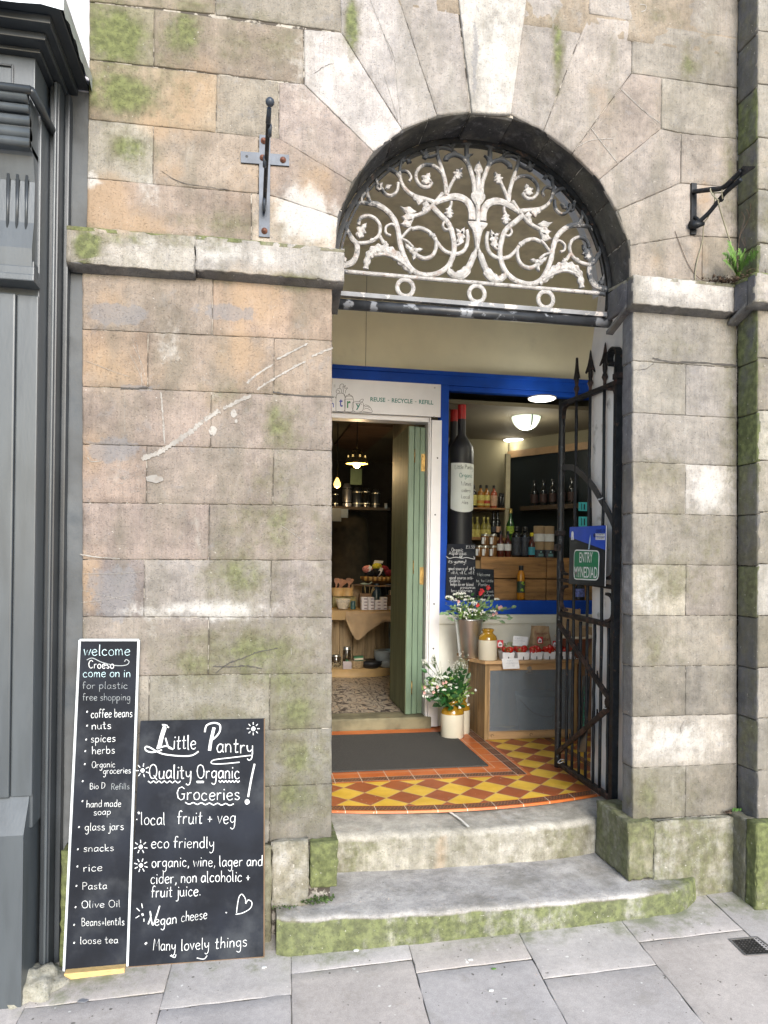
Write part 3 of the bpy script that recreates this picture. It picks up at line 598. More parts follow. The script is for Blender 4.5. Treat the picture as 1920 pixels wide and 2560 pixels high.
crk([(1165, 1115), (1180, 1160), (1192, 1205)], .003); crk([(930, 1440), (990, 1395), (1060, 1370), (1110, 1350), (1200, 1330)], .004, 0, 850); crk([(920, 1410), (1000, 1412), (1060, 1408), (1130, 1418)], .005, 0, 850); crk([(700, 740), (790, 790), (990, 822)], .0025); crk([(1235, 1225), (1240, 1270), (1230, 1325)], .003, 960, 0)
crk([(1355, 320), (1400, 290), (1440, 275)], .0018); crk([(1180, 225), (1290, 240), (1440, 246)], .007, 0, 850); crk([(520, 210), (560, 212), (640, 205)], .006, 0, 850); crk([(1160, 80), (1250, 95), (1400, 100), (1525, 112)], .008, 960, 850); crk([(1165, 615), (1160, 700), (1166, 810)], .008, 960, 1700); crk([(1075, 130), (1130, 125), (1170, 95)], .002, 960, 850)
crk([(360, 130), (352, 250), (385, 290), (372, 400)], .010, 960, 0); crk([(590, 60), (575, 250), (550, 450)], .004, 960, 0); crk([(905, 720), (905, 760)], .005, 0, 850)
p.build('cracks', DL, bld, kind='stuff')
# ================================================================== GROUND, STEPS, FLOORS
q = NB('pavement_stone'); n1 = q.noise(2.2, 5, .6); n2 = q.noise(40, 4, .65); n3 = q.noise(300, 2, .6)
at2 = q.n('ShaderNodeVertexColor', layer_name='tint'); mk = q.n('ShaderNodeVertexColor', layer_name='mask'); sep = q.n('ShaderNodeSeparateColor'); q.l(mk.outputs[0], sep.inputs[0])
f = q.mth('MULTIPLY', q.mth('MULTIPLY', q.rng(n1, .3, .7, .88, 1.1), q.rng(n2, .3, .7, .93, 1.07)), q.rng(n3, .3, .7, .88, 1.12))
sc = q.n('ShaderNodeCombineColor'); [q.l(f, sc.inputs[i]) for i in range(3)]
cc = q.mix(1., at2.outputs[0], sc.outputs[0], 'MULTIPLY')
cc = q.mix(q.mth('MULTIPLY', q.rng(q.noise(6, 5, .7), .55, .7), .3), cc, (.22, .20, .165))
cc = q.mix(q.mth('MULTIPLY', q.rng(q.noise(48, 1, .5), .74, .76), .75), cc, (.06, .055, .045))
cc = q.mix(q.mth('MULTIPLY', q.rng(q.noise(33, 1, .5, vec=q.co((1, 1, 1), (3, 1, 2))), .77, .785), .8), cc, (.65, .64, .6))
a = q.rng(q.mth('ADD', q.noise(9, 5, .7), q.mth('MULTIPLY', sep.outputs[0], .6)), .6, .95); cc = q.mix(q.mth('MULTIPLY', a, q.mth('MULTIPLY', q.rng(sep.outputs[0], 0, .3), .75)), cc, (.12, .14, .06))
q.col(cc); q.b.inputs['Roughness'].default_value = .75; q.b.inputs['Specular IOR Level'].default_value = .3
q.bump(q.mth('ADD', n2, q.mth('MULTIPLY', n3, .4)), .25, .004); PAVE = q.m
def gmask(p):
    d = 0 if p[1] > 0 else abs(p[1]+.1); return [max(0, .75-abs(p[1]+.13)*3.0)*(.55+.6*noise.noise((p[0]*2.2, 3, 1)) + .3*(p[0] > 1.5)), 0, 0, 0]
pv = SM(); ytops = [.0, .0, .0, -.02, .0, .0, -.05, 0]
xs = [-2.6, -1.77, -1.25, -.78, -.30, .165, .64, 1.11, 1.58, 2.06, 2.6, 3.4]
rows = {0: [.3, -.5, -1.2], 1: [.3, -.7, -1.5], 2: [.3, -.4, -1.2], 3: [.3, -.28, -.95], 4: [.3, -.375, -.98], 5: [.3, -.26, -.80], 6: [.3, -.34, -1.1], 7: [.3, -.46, -1.2], 8: [.3, -.315, -.9], 9: [.3, -.5, -1.2], 10: [.3, -.3, -1]}
SL = [(.61, .58, .545), (.59, .565, .54), (.60, .57, .54), (.605, .575, .54), (.58, .555, .535)]
for i in range(11):
    ys = rows[i]+[rows[i][-1]-.8, rows[i][-1]-1.7, -5.5]; k = 0
    for j in range(len(ys)-1):
        x0, x1 = xs[i], xs[i+1]; s0 = -.095   # joints lean slightly
        f_ = lambda y, x: x+(.08*(-.13-y)*-1.0)*(.6)
        h0 = random.uniform(-.0015, .0015)
        stone(pv, [(f_(ys[j+1], x0), ys[j+1]), (f_(ys[j+1], x1), ys[j+1]), (f_(ys[j], x1), ys[j]), (f_(ys[j], x0), ys[j])], lambda u, v, h: (u, v, gz(u, v)+h+h0), random.choice(SL), gap=.0014, depth=.003, step=.05 if j < 2 else .2, rough=.0015, mfn=gmask, vary=.04, chip=.003)
pav = pv.build('pavement', PAVE); tag(pav, kind='structure')
g = MB(); g.add([(x, y, gz(x, y)-.0028 if abs(x) < 5 and y > -5.6 else gz(max(-5, min(5, x)), max(-5.6, y))-.10) for y in (.35, -5.6, -6, -60) for x in (-40, -3, 3.6, 40)], [(i*4+j, i*4+j+1, i*4+j+5, i*4+j+4) for i in range(3) for j in range(3)])
gr = g.build('ground', mat('asphalt_and_bedding', (.42, .40, .36), .95, vary=.4, vs=20, bump=.4)); tag(gr, kind='structure')
# drain cover
dm_ = MB(); c4 = [G(*a) for a in ((1821, 2349), (1893, 2343), (1950, 2386), (1864, 2391))]; up = Vector((0, 0, 1))
def quad(c, a, e): 
    ce = sum(c, Vector())/4; vs = [ce+(p_-ce)*a+up*e for p_ in c]; return vs
Pm = Plane(c4[3], c4[2], c4[0]); 
dc = thing('drain_cover', 'small square black cast iron drain cover set in the pavement', 'drain cover', sum(c4, Vector())/4)
o_, i_ = quad(c4, 1.0, .004), quad(c4, .90, .004); i2 = quad(c4, .90, -.001); dm_.add(o_+i_+i2, [(k, (k+1) % 4, 4+(k+1) % 4, 4+k) for k in range(4)]+[(4+k, 4+(k+1) % 4, 8+(k+1) % 4, 8+k) for k in range(4)])
IR0 = mat('drain_iron', (.035, .032, .03), .55, metal=.4, vary=.4, vs=30, bump=.5, bs=80); dm_.build('frame', mat('drain_rim', (.12, .115, .11), .6, vary=.3), dc)
lid = MB(); l_ = quad(c4, .885, .0005); lid.add(l_, [(0, 1, 2, 3)]); ctr = sum(c4, Vector())/4
for r in range(8):
    for s in range(8):
        a, b_ = (r+.5)/8, (s+.5)/8; pt = (l_[0]*(1-a)+l_[1]*a)*(1-b_)+(l_[3]*(1-a)+l_[2]*a)*b_; lid.lathe([(.0045, 0), (.004, .0022), (.0, .0024)], pt, 6, cap=False)
lid.build('lid', IR0, dc)
# ------------------------------------------------------------------ doorsteps
def stepmesh(x0, x1, fy_, yb, zt_, zb_, zback, rnd, tint, mf, nx=90, endcap=True):
    m_ = SM(); prof = []
    vs = []; n = 0
    for i in range(nx+1):
        x = x0+(x1-x0)*i/nx; yf = fy_(x); e = min(i, nx-i)/nx; wear = -.006*math.sin(math.pi*i/nx)
        P_ = [(yf, zb_), (yf-.002, zb_+(zt_-zb_)*.3), (yf, zb_+(zt_-zb_)*.62), (yf+.002, zt_-rnd), (yf+rnd*.3, zt_-rnd*.3), (yf+rnd, zt_)]
        P_ += [(yf+rnd+(yb-yf-rnd)*t, zt_+(zback-zt_)*t) for t in (.07, .15, .25, .35, .45, .55, .65, .75, .85, 1)]
        for k, (y, z) in enumerate(P_):
            v = Vector((x, y, z)); d = noise.noise(v*7)*.005+noise.noise(v*22)*.0025+noise.noise(v*60)*.0008
            if k < 6: v.y += d*(1.6 if k > 1 else .6)
            if 3 <= k: v.z += d*.7+wear
            vs.append(v)
        n = len(P_)
    fs = [(i*n+k, (i+1)*n+k, (i+1)*n+k+1, i*n+k+1) for i in range(nx) for k in range(n-1)]
    if endcap:
        for i in (0, nx):
            base = len(vs); vs.append(Vector((x0 if i == 0 else x1, yb, zb_))); ids = [i*n+k for k in range(n)]+[base]; fs.append(tuple(ids if i else ids[::-1]))
    m_.addc(vs, fs, tint, [tuple(mf(v)) for v in vs]); return m_
lf = lambda x: -.15-.02*math.sin(math.pi*(x-.1)/1.9)+(.09*max(0, (x-1.80)/.2)**2)+(.05*max(0, (.16-x)/.08)**2)
def lm(v):
    fr = 1 if v.z < .15 else 0; t = max(0, (v.x-1.62)/.25); tl = max(0, (.35-v.x)/.25)
    return (min(1.0, .88*fr+.7*max(0, 1-abs(v.x-.25)/.35)*fr+.75*t+.35*tl*(v.y < .0)), 0, .35*fr+.3*(v.y > .22), 0)
st = stepmesh(.105, 2.0, lf, .32, .165, -.05, .172, .02, (.37, .355, .34), lm)
tag(solo(st, 'stone_step', STONE, 'broad lower sandstone doorstep with mossy green front edge on the pavement', 'step', (1, 0, 0)))
uf = lambda x: .235-.012*math.sin(math.pi*(x-.35)/1.4)+.05*max(0, (x-1.25)/.5)**2
def um(v):
    fr = 1 if v.z < .31 else 0; d = abs(v.x-.87)
    return (.62*fr*(.7+.5*noise.noise((v.x*3, 0, 4))), max(0, 1-d/.05)*.9*fr, .15*fr, .15+.2*max(0, 1-abs(v.x-1.25)/.4))
st2 = stepmesh(.30, 1.86, uf, .60, .338, .15, .352, .032, (.385, .365, .315), um)
solo(st2, 'stone_step', STONE, 'worn upper cream stone doorstep below the tiled porch floor, rust stain at middle', 'step', (1, .4, 0))
q = MB(); L = cr([atz(1120, 2028, .345), atz(1150, 2050, .342), atz(1172, 2072, .338)], 6); q.strip([(a[0], a[1]) for a in L], [.02, .016, .017, .012, .016, .012, .014, .01, .012, .012, .014, .012, .01][:len(L)], lambda u, v, h: (u, v, .3475+h), 0); solo(q, 'mortar_repair', mat('mortar_fill', (.62, .60, .54), .9), 'pale strip of mortar filling the crack in the upper step', 'mortar', L[0])
# ------------------------------------------------------------------ tiled porch floor
q = NB('encaustic_tiles'); geo = q.n('ShaderNodeNewGeometry'); sx = q.n('ShaderNodeSeparateXYZ'); q.l(geo.outputs['Position'], sx.inputs[0]); X, Y = sx.outputs[0], sx.outputs[1]
d = .1985; cx, cy = 1.088, .741; M_ = q.mth
dy_ = .1985
a = M_('ADD', M_('DIVIDE', M_('SUBTRACT', X, cx), d), M_('DIVIDE', M_('SUBTRACT', Y, cy), dy_)); b_ = M_('SUBTRACT', M_('DIVIDE', M_('SUBTRACT', X, cx), d), M_('DIVIDE', M_('SUBTRACT', Y, cy), dy_))
a = M_('ADD', a, 40.5); b_ = M_('ADD', b_, 40.5)
par = M_('MODULO', M_('ADD', M_('FLOOR', a), M_('FLOOR', b_)), 2.); par = M_('GREATER_THAN', par, .5)
nz = q.noise(6, 4); yel = q.mix(q.rng(nz, .3, .7), (.58, .35, .025), (.74, .48, .06)); red = q.mix(q.rng(nz, .3, .7), (.27, .065, .018), (.36, .10, .03))
# even cell sum at the centre is the yellow tile
base = q.mix(par, yel, red)
fa = M_('FRACT', a); fb = M_('FRACT', b_)
ed = M_('MINIMUM', M_('MINIMUM', fa, M_('SUBTRACT', 1., fa)), M_('MINIMUM', fb, M_('SUBTRACT', 1., fb))); gr_ = q.rng(ed, .010, .02, 1, 0); base = q.mix(M_('MULTIPLY', gr_, .75), base, (.42, .34, .24))
org = q.mix(q.rng(nz, .3, .7), (.44, .10, .018), (.56, .15, .03)); drk = (.07, .03, .022)
def band(base, dd, lo, hi, col): 
    w_ = M_('MULTIPLY', M_('GREATER_THAN', dd, lo), M_('LESS_THAN', dd, hi)); return q.mix(w_, base, col)
def chain(s, dd, mid, half):
    ph = M_('MULTIPLY', s, 2*math.pi/.036); r1 = M_('ABSOLUTE', M_('SUBTRACT', M_('ABSOLUTE', M_('DIVIDE', M_('SUBTRACT', dd, mid), half)), M_('ABSOLUTE', M_('MULTIPLY', M_('SINE', ph), .75)))); l_ = q.rng(r1, .12, .28, 1, 0); return q.mix(M_('MULTIPLY', l_, .8), drk, (.36, .15, .06))
# border round the mat
dR = M_('SUBTRACT', X, 1.415); dF = M_('SUBTRACT', 1.105, Y); dd = M_('MAXIMUM', dR, dF); isR = M_('GREATER_THAN', dR, dF); s_al = q.mix(isR, X, Y)
sal = q.n('ShaderNodeSeparateColor'); q.l(s_al, sal.inputs[0]); sal = sal.outputs[0]
base = band(base, dd, -9, .012, org); base = band(base, dd, .012, .105, org); base = band(base, dd, .105, .165, chain(sal, dd, .135, .022)); base = band(base, dd, .165, .19, org)
jl = M_('ABSOLUTE', M_('SUBTRACT', M_('FRACT', M_('DIVIDE', sal, .152)), .5)); jl = M_('MULTIPLY', M_('GREATER_THAN', jl, .487), M_('LESS_THAN', dd, .19)); base = q.mix(jl, base, (.6, .5, .38))
for v in (.104, .166, .02): base = band(base, dd, v-.0018, v+.0018, (.55, .45, .33))
# border along the worn front edge, gently bowed
ff = M_('DIVIDE', M_('SUBTRACT', X, 1.02), .82); yed = M_('ADD', .424, M_('MULTIPLY', M_('POWER', M_('ABSOLUTE', ff), 2.), .12)); d2 = M_('SUBTRACT', Y, yed)
base = band(base, d2, -1, .018, org); base = band(base, d2, .018, .074, chain(X, d2, .046, .022)); base = band(base, d2, .074, .082, org)
jl = M_('ABSOLUTE', M_('SUBTRACT', M_('FRACT', M_('DIVIDE', X, .152)), .5)); jl = M_('MULTIPLY', M_('GREATER_THAN', jl, .488), M_('LESS_THAN', d2, .08)); base = q.mix(jl, base, (.6, .5, .38))
# a dark corner border under the gate
dg = M_('SUBTRACT', M_('ADD', X, M_('MULTIPLY', Y, .0)), 2.02); base = band(base, dg, 0, .05, chain(Y, dg, .025, .02))
dirt = q.rng(q.noise(5, 6, .7), .55, .8); base = q.mix(M_('MULTIPLY', dirt, .35), base, (.22, .17, .11))
base = q.mix(M_('MULTIPLY', q.rng(q.noise(60, 2), .72, .75), .6), base, (.6, .55, .45))
q.col(base); q.b.inputs['Roughness'].default_value = .42; q.bump(M_('ADD', M_('MULTIPLY', gr_, -.8), q.noise(30, 3)), .15, .003)
t = MB(); n = 40; fe = lambda x: .424+.12*((x-1.02)/.82)**2
vs_ = [(x, fe(x) if k == 0 else (fe(x)+.003 if k == 1 else 2.2), .350 if k == 0 else .361) for k in range(3) for x in [.2+1.75*i/n for i in range(n+1)]]
t.add(vs_, [(k*(n+1)+i, k*(n+1)+i+1, (k+1)*(n+1)+i+1, (k+1)*(n+1)+i) for k in range(2) for i in range(n)])
t.add([(-.6, .72, .3605), (.2, .72, .3605), (.2, 2.2, .3605), (-.6, 2.2, .3605), (1.95, .72, .3605), (3.2, .72, .3605), (3.2, 2.2, .3605), (1.95, 2.2, .3605)], [(0, 1, 2, 3), (4, 5, 6, 7)])
tag(t.build('tiled_floor', q.m), kind='structure')
# doormat
q = NB('coir_mat'); nf = q.noise(400, 3, .8); q.col(q.mix(q.rng(nf, .35, .65), (.018, .017, .016), (.085, .08, .07))); q.b.inputs['Roughness'].default_value = .95; q.bump(nf, .8, .004); COIR = q.m
d = MB(); bm = bmesh.new(); bmesh.ops.create_grid(bm, x_segments=40, y_segments=24, size=1)
for v in bm.verts:
    x = .25+(v.co.x+1)/2*1.155; y = 1.115+(v.co.y+1)/2*.85; v.co = Vector((x, y, .370+.002*noise.noise((x*5, y*5, 0))))
e = bmesh.ops.extrude_face_region(bm, geom=bm.faces[:]); [setattr(v.co, 'z', .362) for v in e['geom'] if isinstance(v, bmesh.types.BMVert)]
d.bm(bm, 0); solo(d, 'doormat', COIR, 'large dark grey coir doormat on the tiled porch floor in front of the door', 'doormat', (.85, 1.5, .362))
# ================================================================== CHALKBOARDS AGAINST THE PIER
CHB = mat('chalkboard_paint', (.011, .0135, .020), .7, spec=.2, vary=.35, vs=5, col2=(.045, .05, .058), c2=(.45, .75), c2s=4, bump=.06, bs=90)
CHK = mat('white_chalk_pen', (.68, .70, .70), .9, vary=.12, bump=0); CHD = mat('faded_chalk', (.34, .37, .38), .9, vary=.1, bump=0)
RAWW = mat('raw_pine', (.52, .36, .15), .7, vary=.15, vs=20, col2=(.22, .12, .05), c2=(.64, .7), c2s=30, stretch=(2, 8, 8))
def boardplane(bl, br, tl): return Plane(bl, br, tl)
bl = G(330, 2418); br_ = G(660, 2393); tl = at(350, 1803, -.035); tr = at(661, 1797, -.035)
B2 = boardplane(bl, br_, tl)
t = thing('chalkboard', 'large black chalkboard reading Little Pantry quality organic groceries, leaning on the stone pier', 'chalkboard', bl)
def bq(pl, pts): return [pl.hit(*p) for p in pts]
q2 = bq(B2, [(320, 2418.5), (660, 2393), (661, 1797), (351, 1803)]); m_ = MB(); m_.prism(q2, pl_w := (lambda u, v, h: B2.w(u, v, h)), -.014, 0); m_.build('panel', CHB, t)
ED = mat('worn_board_edge', (.16, .10, .055), .8); m_ = MB(); m_.bar([q2[0], q2[1]], .006, pl_w, -.0135, .0006); m_.bar([q2[1], q2[2]], .004, pl_w, -.0135, .0006); m_.build('edging', ED, t)
m_ = MB(); f5 = lambda x, y: B2.hit(x*.5787, 1700+y*.5787)
def W2(txt, x0, y0, x1, xh, y1=None, wd=.11, mi=0):
    u0, v0 = f5(x0, y0); u1, v1 = f5(x1, y0 if y1 is None else y1); X_ = f5(x0, y0-xh); write(m_, txt, B2, u0, v0, u1, (X_[1]-v0)*.72, .0009, wd, mi, v1)
def D2(pts, wd, k=6, mi=0): m_.strip(cr([f5(*p) for p in pts], k), wd*.0008, pl_w, .0009, mi)
# title: big pen letters
for L_ in ([(722, 195), (705, 230), (680, 292), (690, 292), (720, 285), (748, 300)],): D2(L_, 7)
D2([(716, 192), (700, 240), (688, 290)], 20); D2([(700, 192), (730, 205)], 6); D2([(715, 250), (728, 290), (745, 297)], 7)
W2('ittle', 748, 298, 852, 48, wd=.13); D2([(700, 302), (660, 312), (632, 305), (628, 290), (645, 290), (700, 318), (780, 328), (830, 325), (858, 308)], 7)
D2([(925, 205), (912, 260), (905, 305)], 15); D2([(885, 225), (893, 196), (925, 185), (950, 195), (948, 225), (925, 252), (905, 262)], 8)
W2('antry', 935, 310, 1100, 50, 318, wd=.13); D2([(1085, 325), (1000, 335), (925, 345), (915, 360), (960, 362), (1035, 355)], 5)
def sun(cx, cy, r=12, R=26, n=8, rot=0):
    D2([(cx-r*.5, cy), (cx, cy-r*.5), (cx+r*.5, cy), (cx, cy+r*.6), (cx-r*.5, cy), (cx, cy-r*.4)], r*.75)
    for k in range(n):
        a = 2*math.pi*k/n+rot
        D2([(cx+math.cos(a)*(r+5), cy+math.sin(a)*(r+5)), (cx+math.cos(a)*R, cy+math.sin(a)*R)], 4, 1)
sun(1094, 210, 12, 28, 8); sun(616, 390, 11, 30, 7, .4); sun(608, 720, 11, 30, 7, .2); sun(609, 800, 11, 30, 8, .3)
W2('Quality', 642, 425, 832, 47, wd=.14); W2('Organic', 850, 425, 1040, 45, wd=.14); W2('Groceries', 762, 518, 1042, 44, wd=.14)
for a, b_, y in ((640, 780, 440), (850, 880, 440), (945, 1035, 438), (800, 1010, 532)): D2([(a+(b_-a)*i/12, y+(4 if i % 2 else -4)+(6*i/12 if y > 500 else 0)) for i in range(13)], 5, 3)
D2([(1100, 362), (1085, 430), (1072, 505)], 9, 4); D2([(1060, 524), (1068, 518), (1075, 527), (1066, 534), (1060, 524)], 9)
D2([(597, 570), (603, 578)], 9, 1); D2([(590, 600), (592, 604)], 5, 1); W2('local', 608, 625, 718, 42, wd=.115); W2('fruit + veg', 765, 622, 1022, 44, 618, wd=.115); 
W2('eco friendly', 652, 725, 930, 38, wd=.115); W2('organic, wine, lager and', 655, 808, 1138, 36, 802, wd=.125); W2('cider, non alcoholic +', 650, 880, 1085, 38, 868, wd=.125); W2('fruit juice.', 652, 940, 870, 38, 930, wd=.125)
D2([(640, 1055), (652, 1020), (648, 1000), (660, 1058), (676, 1020), (690, 975)], 6); W2('egan', 668, 1062, 768, 36, 1050, wd=.14); W2('cheese', 782, 1045, 898, 34, 1030, wd=.115)
D2([(614, 1008), (618, 1018)], 9, 1); [D2(p_, 4, 1) for p_ in ([(590, 985), (604, 998)], [(612, 965), (616, 985)], [(586, 1028), (602, 1018)], [(622, 1030), (622, 1044)])]
D2([(628, 1135), (633, 1140)], 12, 1); W2('Many', 660, 1168, 762, 38, wd=.115); W2('lovely', 782, 1168, 908, 38, 1160, wd=.115); W2('things', 928, 1160, 1072, 38, 1150, wd=.115)
D2([(1022, 1005), (1024, 985), (1032, 940), (1045, 925), (1060, 945), (1062, 965), (1072, 950), (1088, 960), (1082, 985), (1050, 1005), (1018, 1012)], 4)
D2([(735, 1190), (755, 1198), (760, 1185)], 4); D2([(850, 1200), (880, 1205), (895, 1190)], 4); D2([(975, 1003), (980, 1006)], 5, 1)
m_.build('lettering', [CHK, CHD], t)
# tall narrow board
bl = G(160, 2437)+Vector((0, -.0, 0)); br_ = G(319, 2418); tl = at(200, 1600, -.03); B1 = boardplane(bl, br_, tl); pw1 = lambda u, v, h: B1.w(u, v, h)
t = thing('chalkboard', 'tall narrow white framed chalkboard reading Welcome Croeso, leaning left of the large chalkboard', 'chalkboard', bl)
c = bq(B1, [(160, 2428), (319, 2414), (347, 1600), (200, 1600)]); m_ = MB(); m_.prism(c, pw1, -.012, .0); m_.build('panel', CHB, t)
WF = mat('white_strip', (.52, .56, .58), .5, vary=.1); m_ = MB()
ww = .0085
for a, b_ in ((0, 3), (1, 2), (3, 2)):
    A_, B_ = c[a], c[b_]; m_.bar([A_, B_], ww, pw1, -.012, .006)
m_.build('frame', WF, t)
m_ = MB(); fo = lambda x, y: B1.hit(x*.5787, 1700+y*.5787); L_ = [fo(286, 1265), fo(544, 1241)]; m_.bar([L_[0], L_[1]], .026, pw1, -.01, .034); m_.build('ledge', RAWW, t)
m_ = MB()
def W1(txt, x0, y0, x1, xh, y1=None, wd=.15, mi=0, o=1700):
    g_ = lambda x, y: B1.hit(x*.5787, o+y*.5787); u0, v0 = g_(x0, y0); u1, v1 = g_(x1, y0 if y1 is None else y1); write(m_, txt, B1, u0, v0, u1, (g_(x0, y0-xh)[1]-v0)*.86, .0009, wd*.8, mi, v1)
def D1(pts, wd, o=1700, mi=0): m_.strip(cr([B1.hit(x*.5787, o+y*.5787) for x, y in pts], 6), wd*.00095, pw1, .0009, mi)
W1('welcome', 360, 1362, 566, 30, o=850, wd=.13, mi=2); W1('Croeso', 382, 1418, 495, 22, o=850, wd=.2); D1([(375, 1382), (400, 1374), (440, 1392), (500, 1406), (545, 1404), (558, 1390), (545, 1380), (538, 1390)], 3, 850, 1)
W1('come on in', 358, 1456, 568, 24, o=850, wd=.15, mi=2); W1('for plastic', 355, 38, 555, 20, mi=1, wd=.125); W1('free shopping', 357, 88, 566, 20, mi=1, wd=.125)
for tx, x0, y0, x1, xh, mi in (('coffee beans', 393, 163, 574, 24, 0), ('nuts', 396, 214, 484, 22, 0), ('spices', 392, 270, 502, 22, 0), ('herbs', 397, 320, 500, 22, 0), ('Organic', 396, 380, 500, 18, 0), ('groceries', 445, 406, 568, 18, 0), ('Bio D', 388, 472, 456, 17, 0), ('Refills', 480, 474, 562, 17, 1), ('hand made', 373, 550, 526, 20, 0), ('soap', 404, 584, 482, 18, 0), ('glass jars', 366, 650, 538, 22, 0), ('snacks', 360, 742, 496, 20, 0), ('rice', 360, 828, 446, 22, 0), ('Pasta', 355, 905, 466, 20, 0), ('Olive Oil', 352, 984, 524, 20, 0), ('Beans+lentils', 352, 1062, 540, 22, 0), ('loose tea', 346, 1140, 514, 20, 0)):
    W1(tx, x0, y0, x1, xh, y0-4, wd=.16, mi=mi)
for x, y in ((376, 136), (376, 196), (372, 256), (368, 306), (366, 362), (357, 436), (356, 522), (341, 634), (336, 730), (334, 804), (330, 888), (326, 980), (320, 1056), (320, 1134)): D1([(x-2, y), (x+3, y+2)], 7)
m_.build('lettering', [CHK, CHD, mat('blue_chalk', (.50, .68, .72), .8, bump=0)], t)
# ================================================================== NEIGHBOURING GREY SHOPFRONT
GP = mat('grey_gloss_paint', (.068, .078, .086), .33, vary=.14, vs=3, col2=(.05, .058, .066), c2=(.5, .8), c2s=1.5, bump=.08, bs=20, stretch=(6, 6, 1)); GD = mat('dark_grey_gloss_paint', (.032, .037, .042), .35, vary=.2, vs=4, bump=.06)
n = thing('neighbouring_shopfront', 'dark grey painted timber shopfront with fluted console bracket, at the left edge', 'shopfront', (-1.2, -.1, 0))
XL = -2.4
def nb(name, boxes, mt=GP, bev=.004):
    for b in boxes: m_ = MB(); m_.box(*b, bev=bev); o = m_.build(name, mt, n)
    return o
nb('pilaster', [(-1.5, -.79, -.20, .06, .60, 3.215)]); 
m_ = MB(); m_.box(-1.3, -.865, -.222, -.2, .72, 2.55, bev=.006); m_.box(-.862, -.79, -.212, -.2, .72, 2.55, bev=.004); m_.build('pilaster_panel', GP, n)
# plinth with sloping shoulder
m_ = MB(); sec = [(-.27, -.1), (-.27, .60), (-.205, .72), (0.05, .72), (.05, -.1)]
m_.add([(x, y, z) for x in (-1.6, -.80) for y, z in sec], [(0, 1, 6, 5), (1, 2, 7, 6), (2, 3, 8, 7), (3, 4, 9, 8), (5, 6, 7, 8, 9), (4, 3, 2, 1, 0)]); m_.build('plinth', GP, n)
nb('corner_strip', [(-.79, -.755, -.10, .06, .0, 3.41), (-.755, -.735, -.03, .06, .0, 3.41)], GD, .005)
nb('corner_bead', [(-.772, -.762, -.115, -.10, .0, 3.40)], GP, .004)
# console
m_ = MB(); pr_ = [(.0, 2.62), (-.055, 2.62), (-.06, 2.70), (-.04, 2.80), (-.035, 2.95), (-.06, 3.03), (-.085, 3.06), (0, 3.06)]
x0, x1 = -.915, -.80; m_.add([(x, -.20+y, z) for x in (x0, x1) for y, z in pr_], [(i, i+1, 8+i+1, 8+i) for i in range(7)]+[tuple(range(8))[::-1], tuple(range(8, 16))]); con = m_.build('console', GP, n)
m_ = MB()
for k in range(3): x = -.888+k*.031; m_.add([(x+a, -.20-.037+e, z) for z in (2.74, 2.76, 2.97, 2.99) for a, e in ((-.0075, -.0005), (0, .006), (.0075, -.0005))], [(r*3+c_, r*3+c_+1, r*3+c_+4, r*3+c_+3) for r in range(3) for c_ in range(2)])
for k in range(3): x = -.888+k*.031; m_.tube([(x, -.2405, 2.75), (x, -.2385, 2.97)], .0055, 8)
m_.build('flute', GD, con)
nb('console_base', [(-1.4, -.785, -.285, -.2, 2.575, 2.60), (-1.4, -.79, -.265, -.2, 2.60, 2.635), (-1.4, -.795, -.25, -.2, 2.635, 2.66)])
m_ = MB(); 
for z, y, r in ((3.055, -.30, .016), (3.09, -.29, .022), (3.13, -.30, .018), (3.165, -.315, .014), (3.20, -.325, .02)): m_.tube([(-1.5, y, z), (-.80, y, z)], r, 10); 
m_.box(-1.5, -.80, -.30, -.1, 3.04, 3.215); m_.build('capital_moulding', GP, n)
m_ = MB(); m_.tube([(-1.5, -.345, 3.215), (-.785, -.345, 3.215)], .014, 10); m_.tube([(-.785, -.345, 3.215), (-.775, -.05, 3.215)], .014, 10); m_.build('torus_moulding', GD, n)
m_ = MB(); m_.box(-2.4, -.80, -.25, .05, 3.21, 3.39, bev=.003); fz = m_.build('frieze', GP, n)
m_ = MB(); x, z = P(20, 178, -.25)[0], 3.30; 
for (a, b_, c_, d_) in ((-1.3, -.872, 3.345, 3.352), (-1.3, -.872, 3.262, 3.268), (-.878, -.870, 3.262, 3.352)): m_.box(a, b_, -.258, -.25, c_, d_, bev=.002)
m_.build('frieze_panel_bead', GD, fz)
# cornice
m_ = MB()
for k, (yy, xx, z0, z1) in enumerate(((-.28, -.775, 3.39, 3.405), (-.33, -.745, 3.405, 3.43), (-.38, -.715, 3.43, 3.46), (-.42, -.675, 3.46, 3.475))): m_.box(-2.4, xx, yy, .05, z0+.0005*k, z1, bev=.004)
m_.build('cornice', GD, n)
LD = mat('lead_sheet', (.42, .45, .47), .42, metal=.5, vary=.18, vs=8, col2=(.16, .22, .07), c2=(.55, .62), c2s=5, bump=.2, bs=9)
m_ = MB(); N_ = 40; vs_ = []
for i in range(N_+1):
    t_ = i/N_
    if t_ < .6: x = -2.4+(t_/.6)*1.74; y = -.43
    else: x = -.66; y = -.43+(t_-.6)/.4*.44
    wv = .008*math.sin(i*1.7)+.006*math.sin(i*.7); vs_ += [(x, y, 3.452+wv), (x, y, 3.505), (min(x, -.66)-(.0 if t_ < .6 else .10), max(y, -.33) if t_ < .6 else y, 3.53), (-1.2 if t_ >= .6 else x, .06, 3.56)]
m_.add(vs_, [(4*i+k, 4*(i+1)+k, 4*(i+1)+k+1, 4*i+k+1) for i in range(N_) for k in range(3)], 0, False); m_.build('lead_flashing', LD, n)
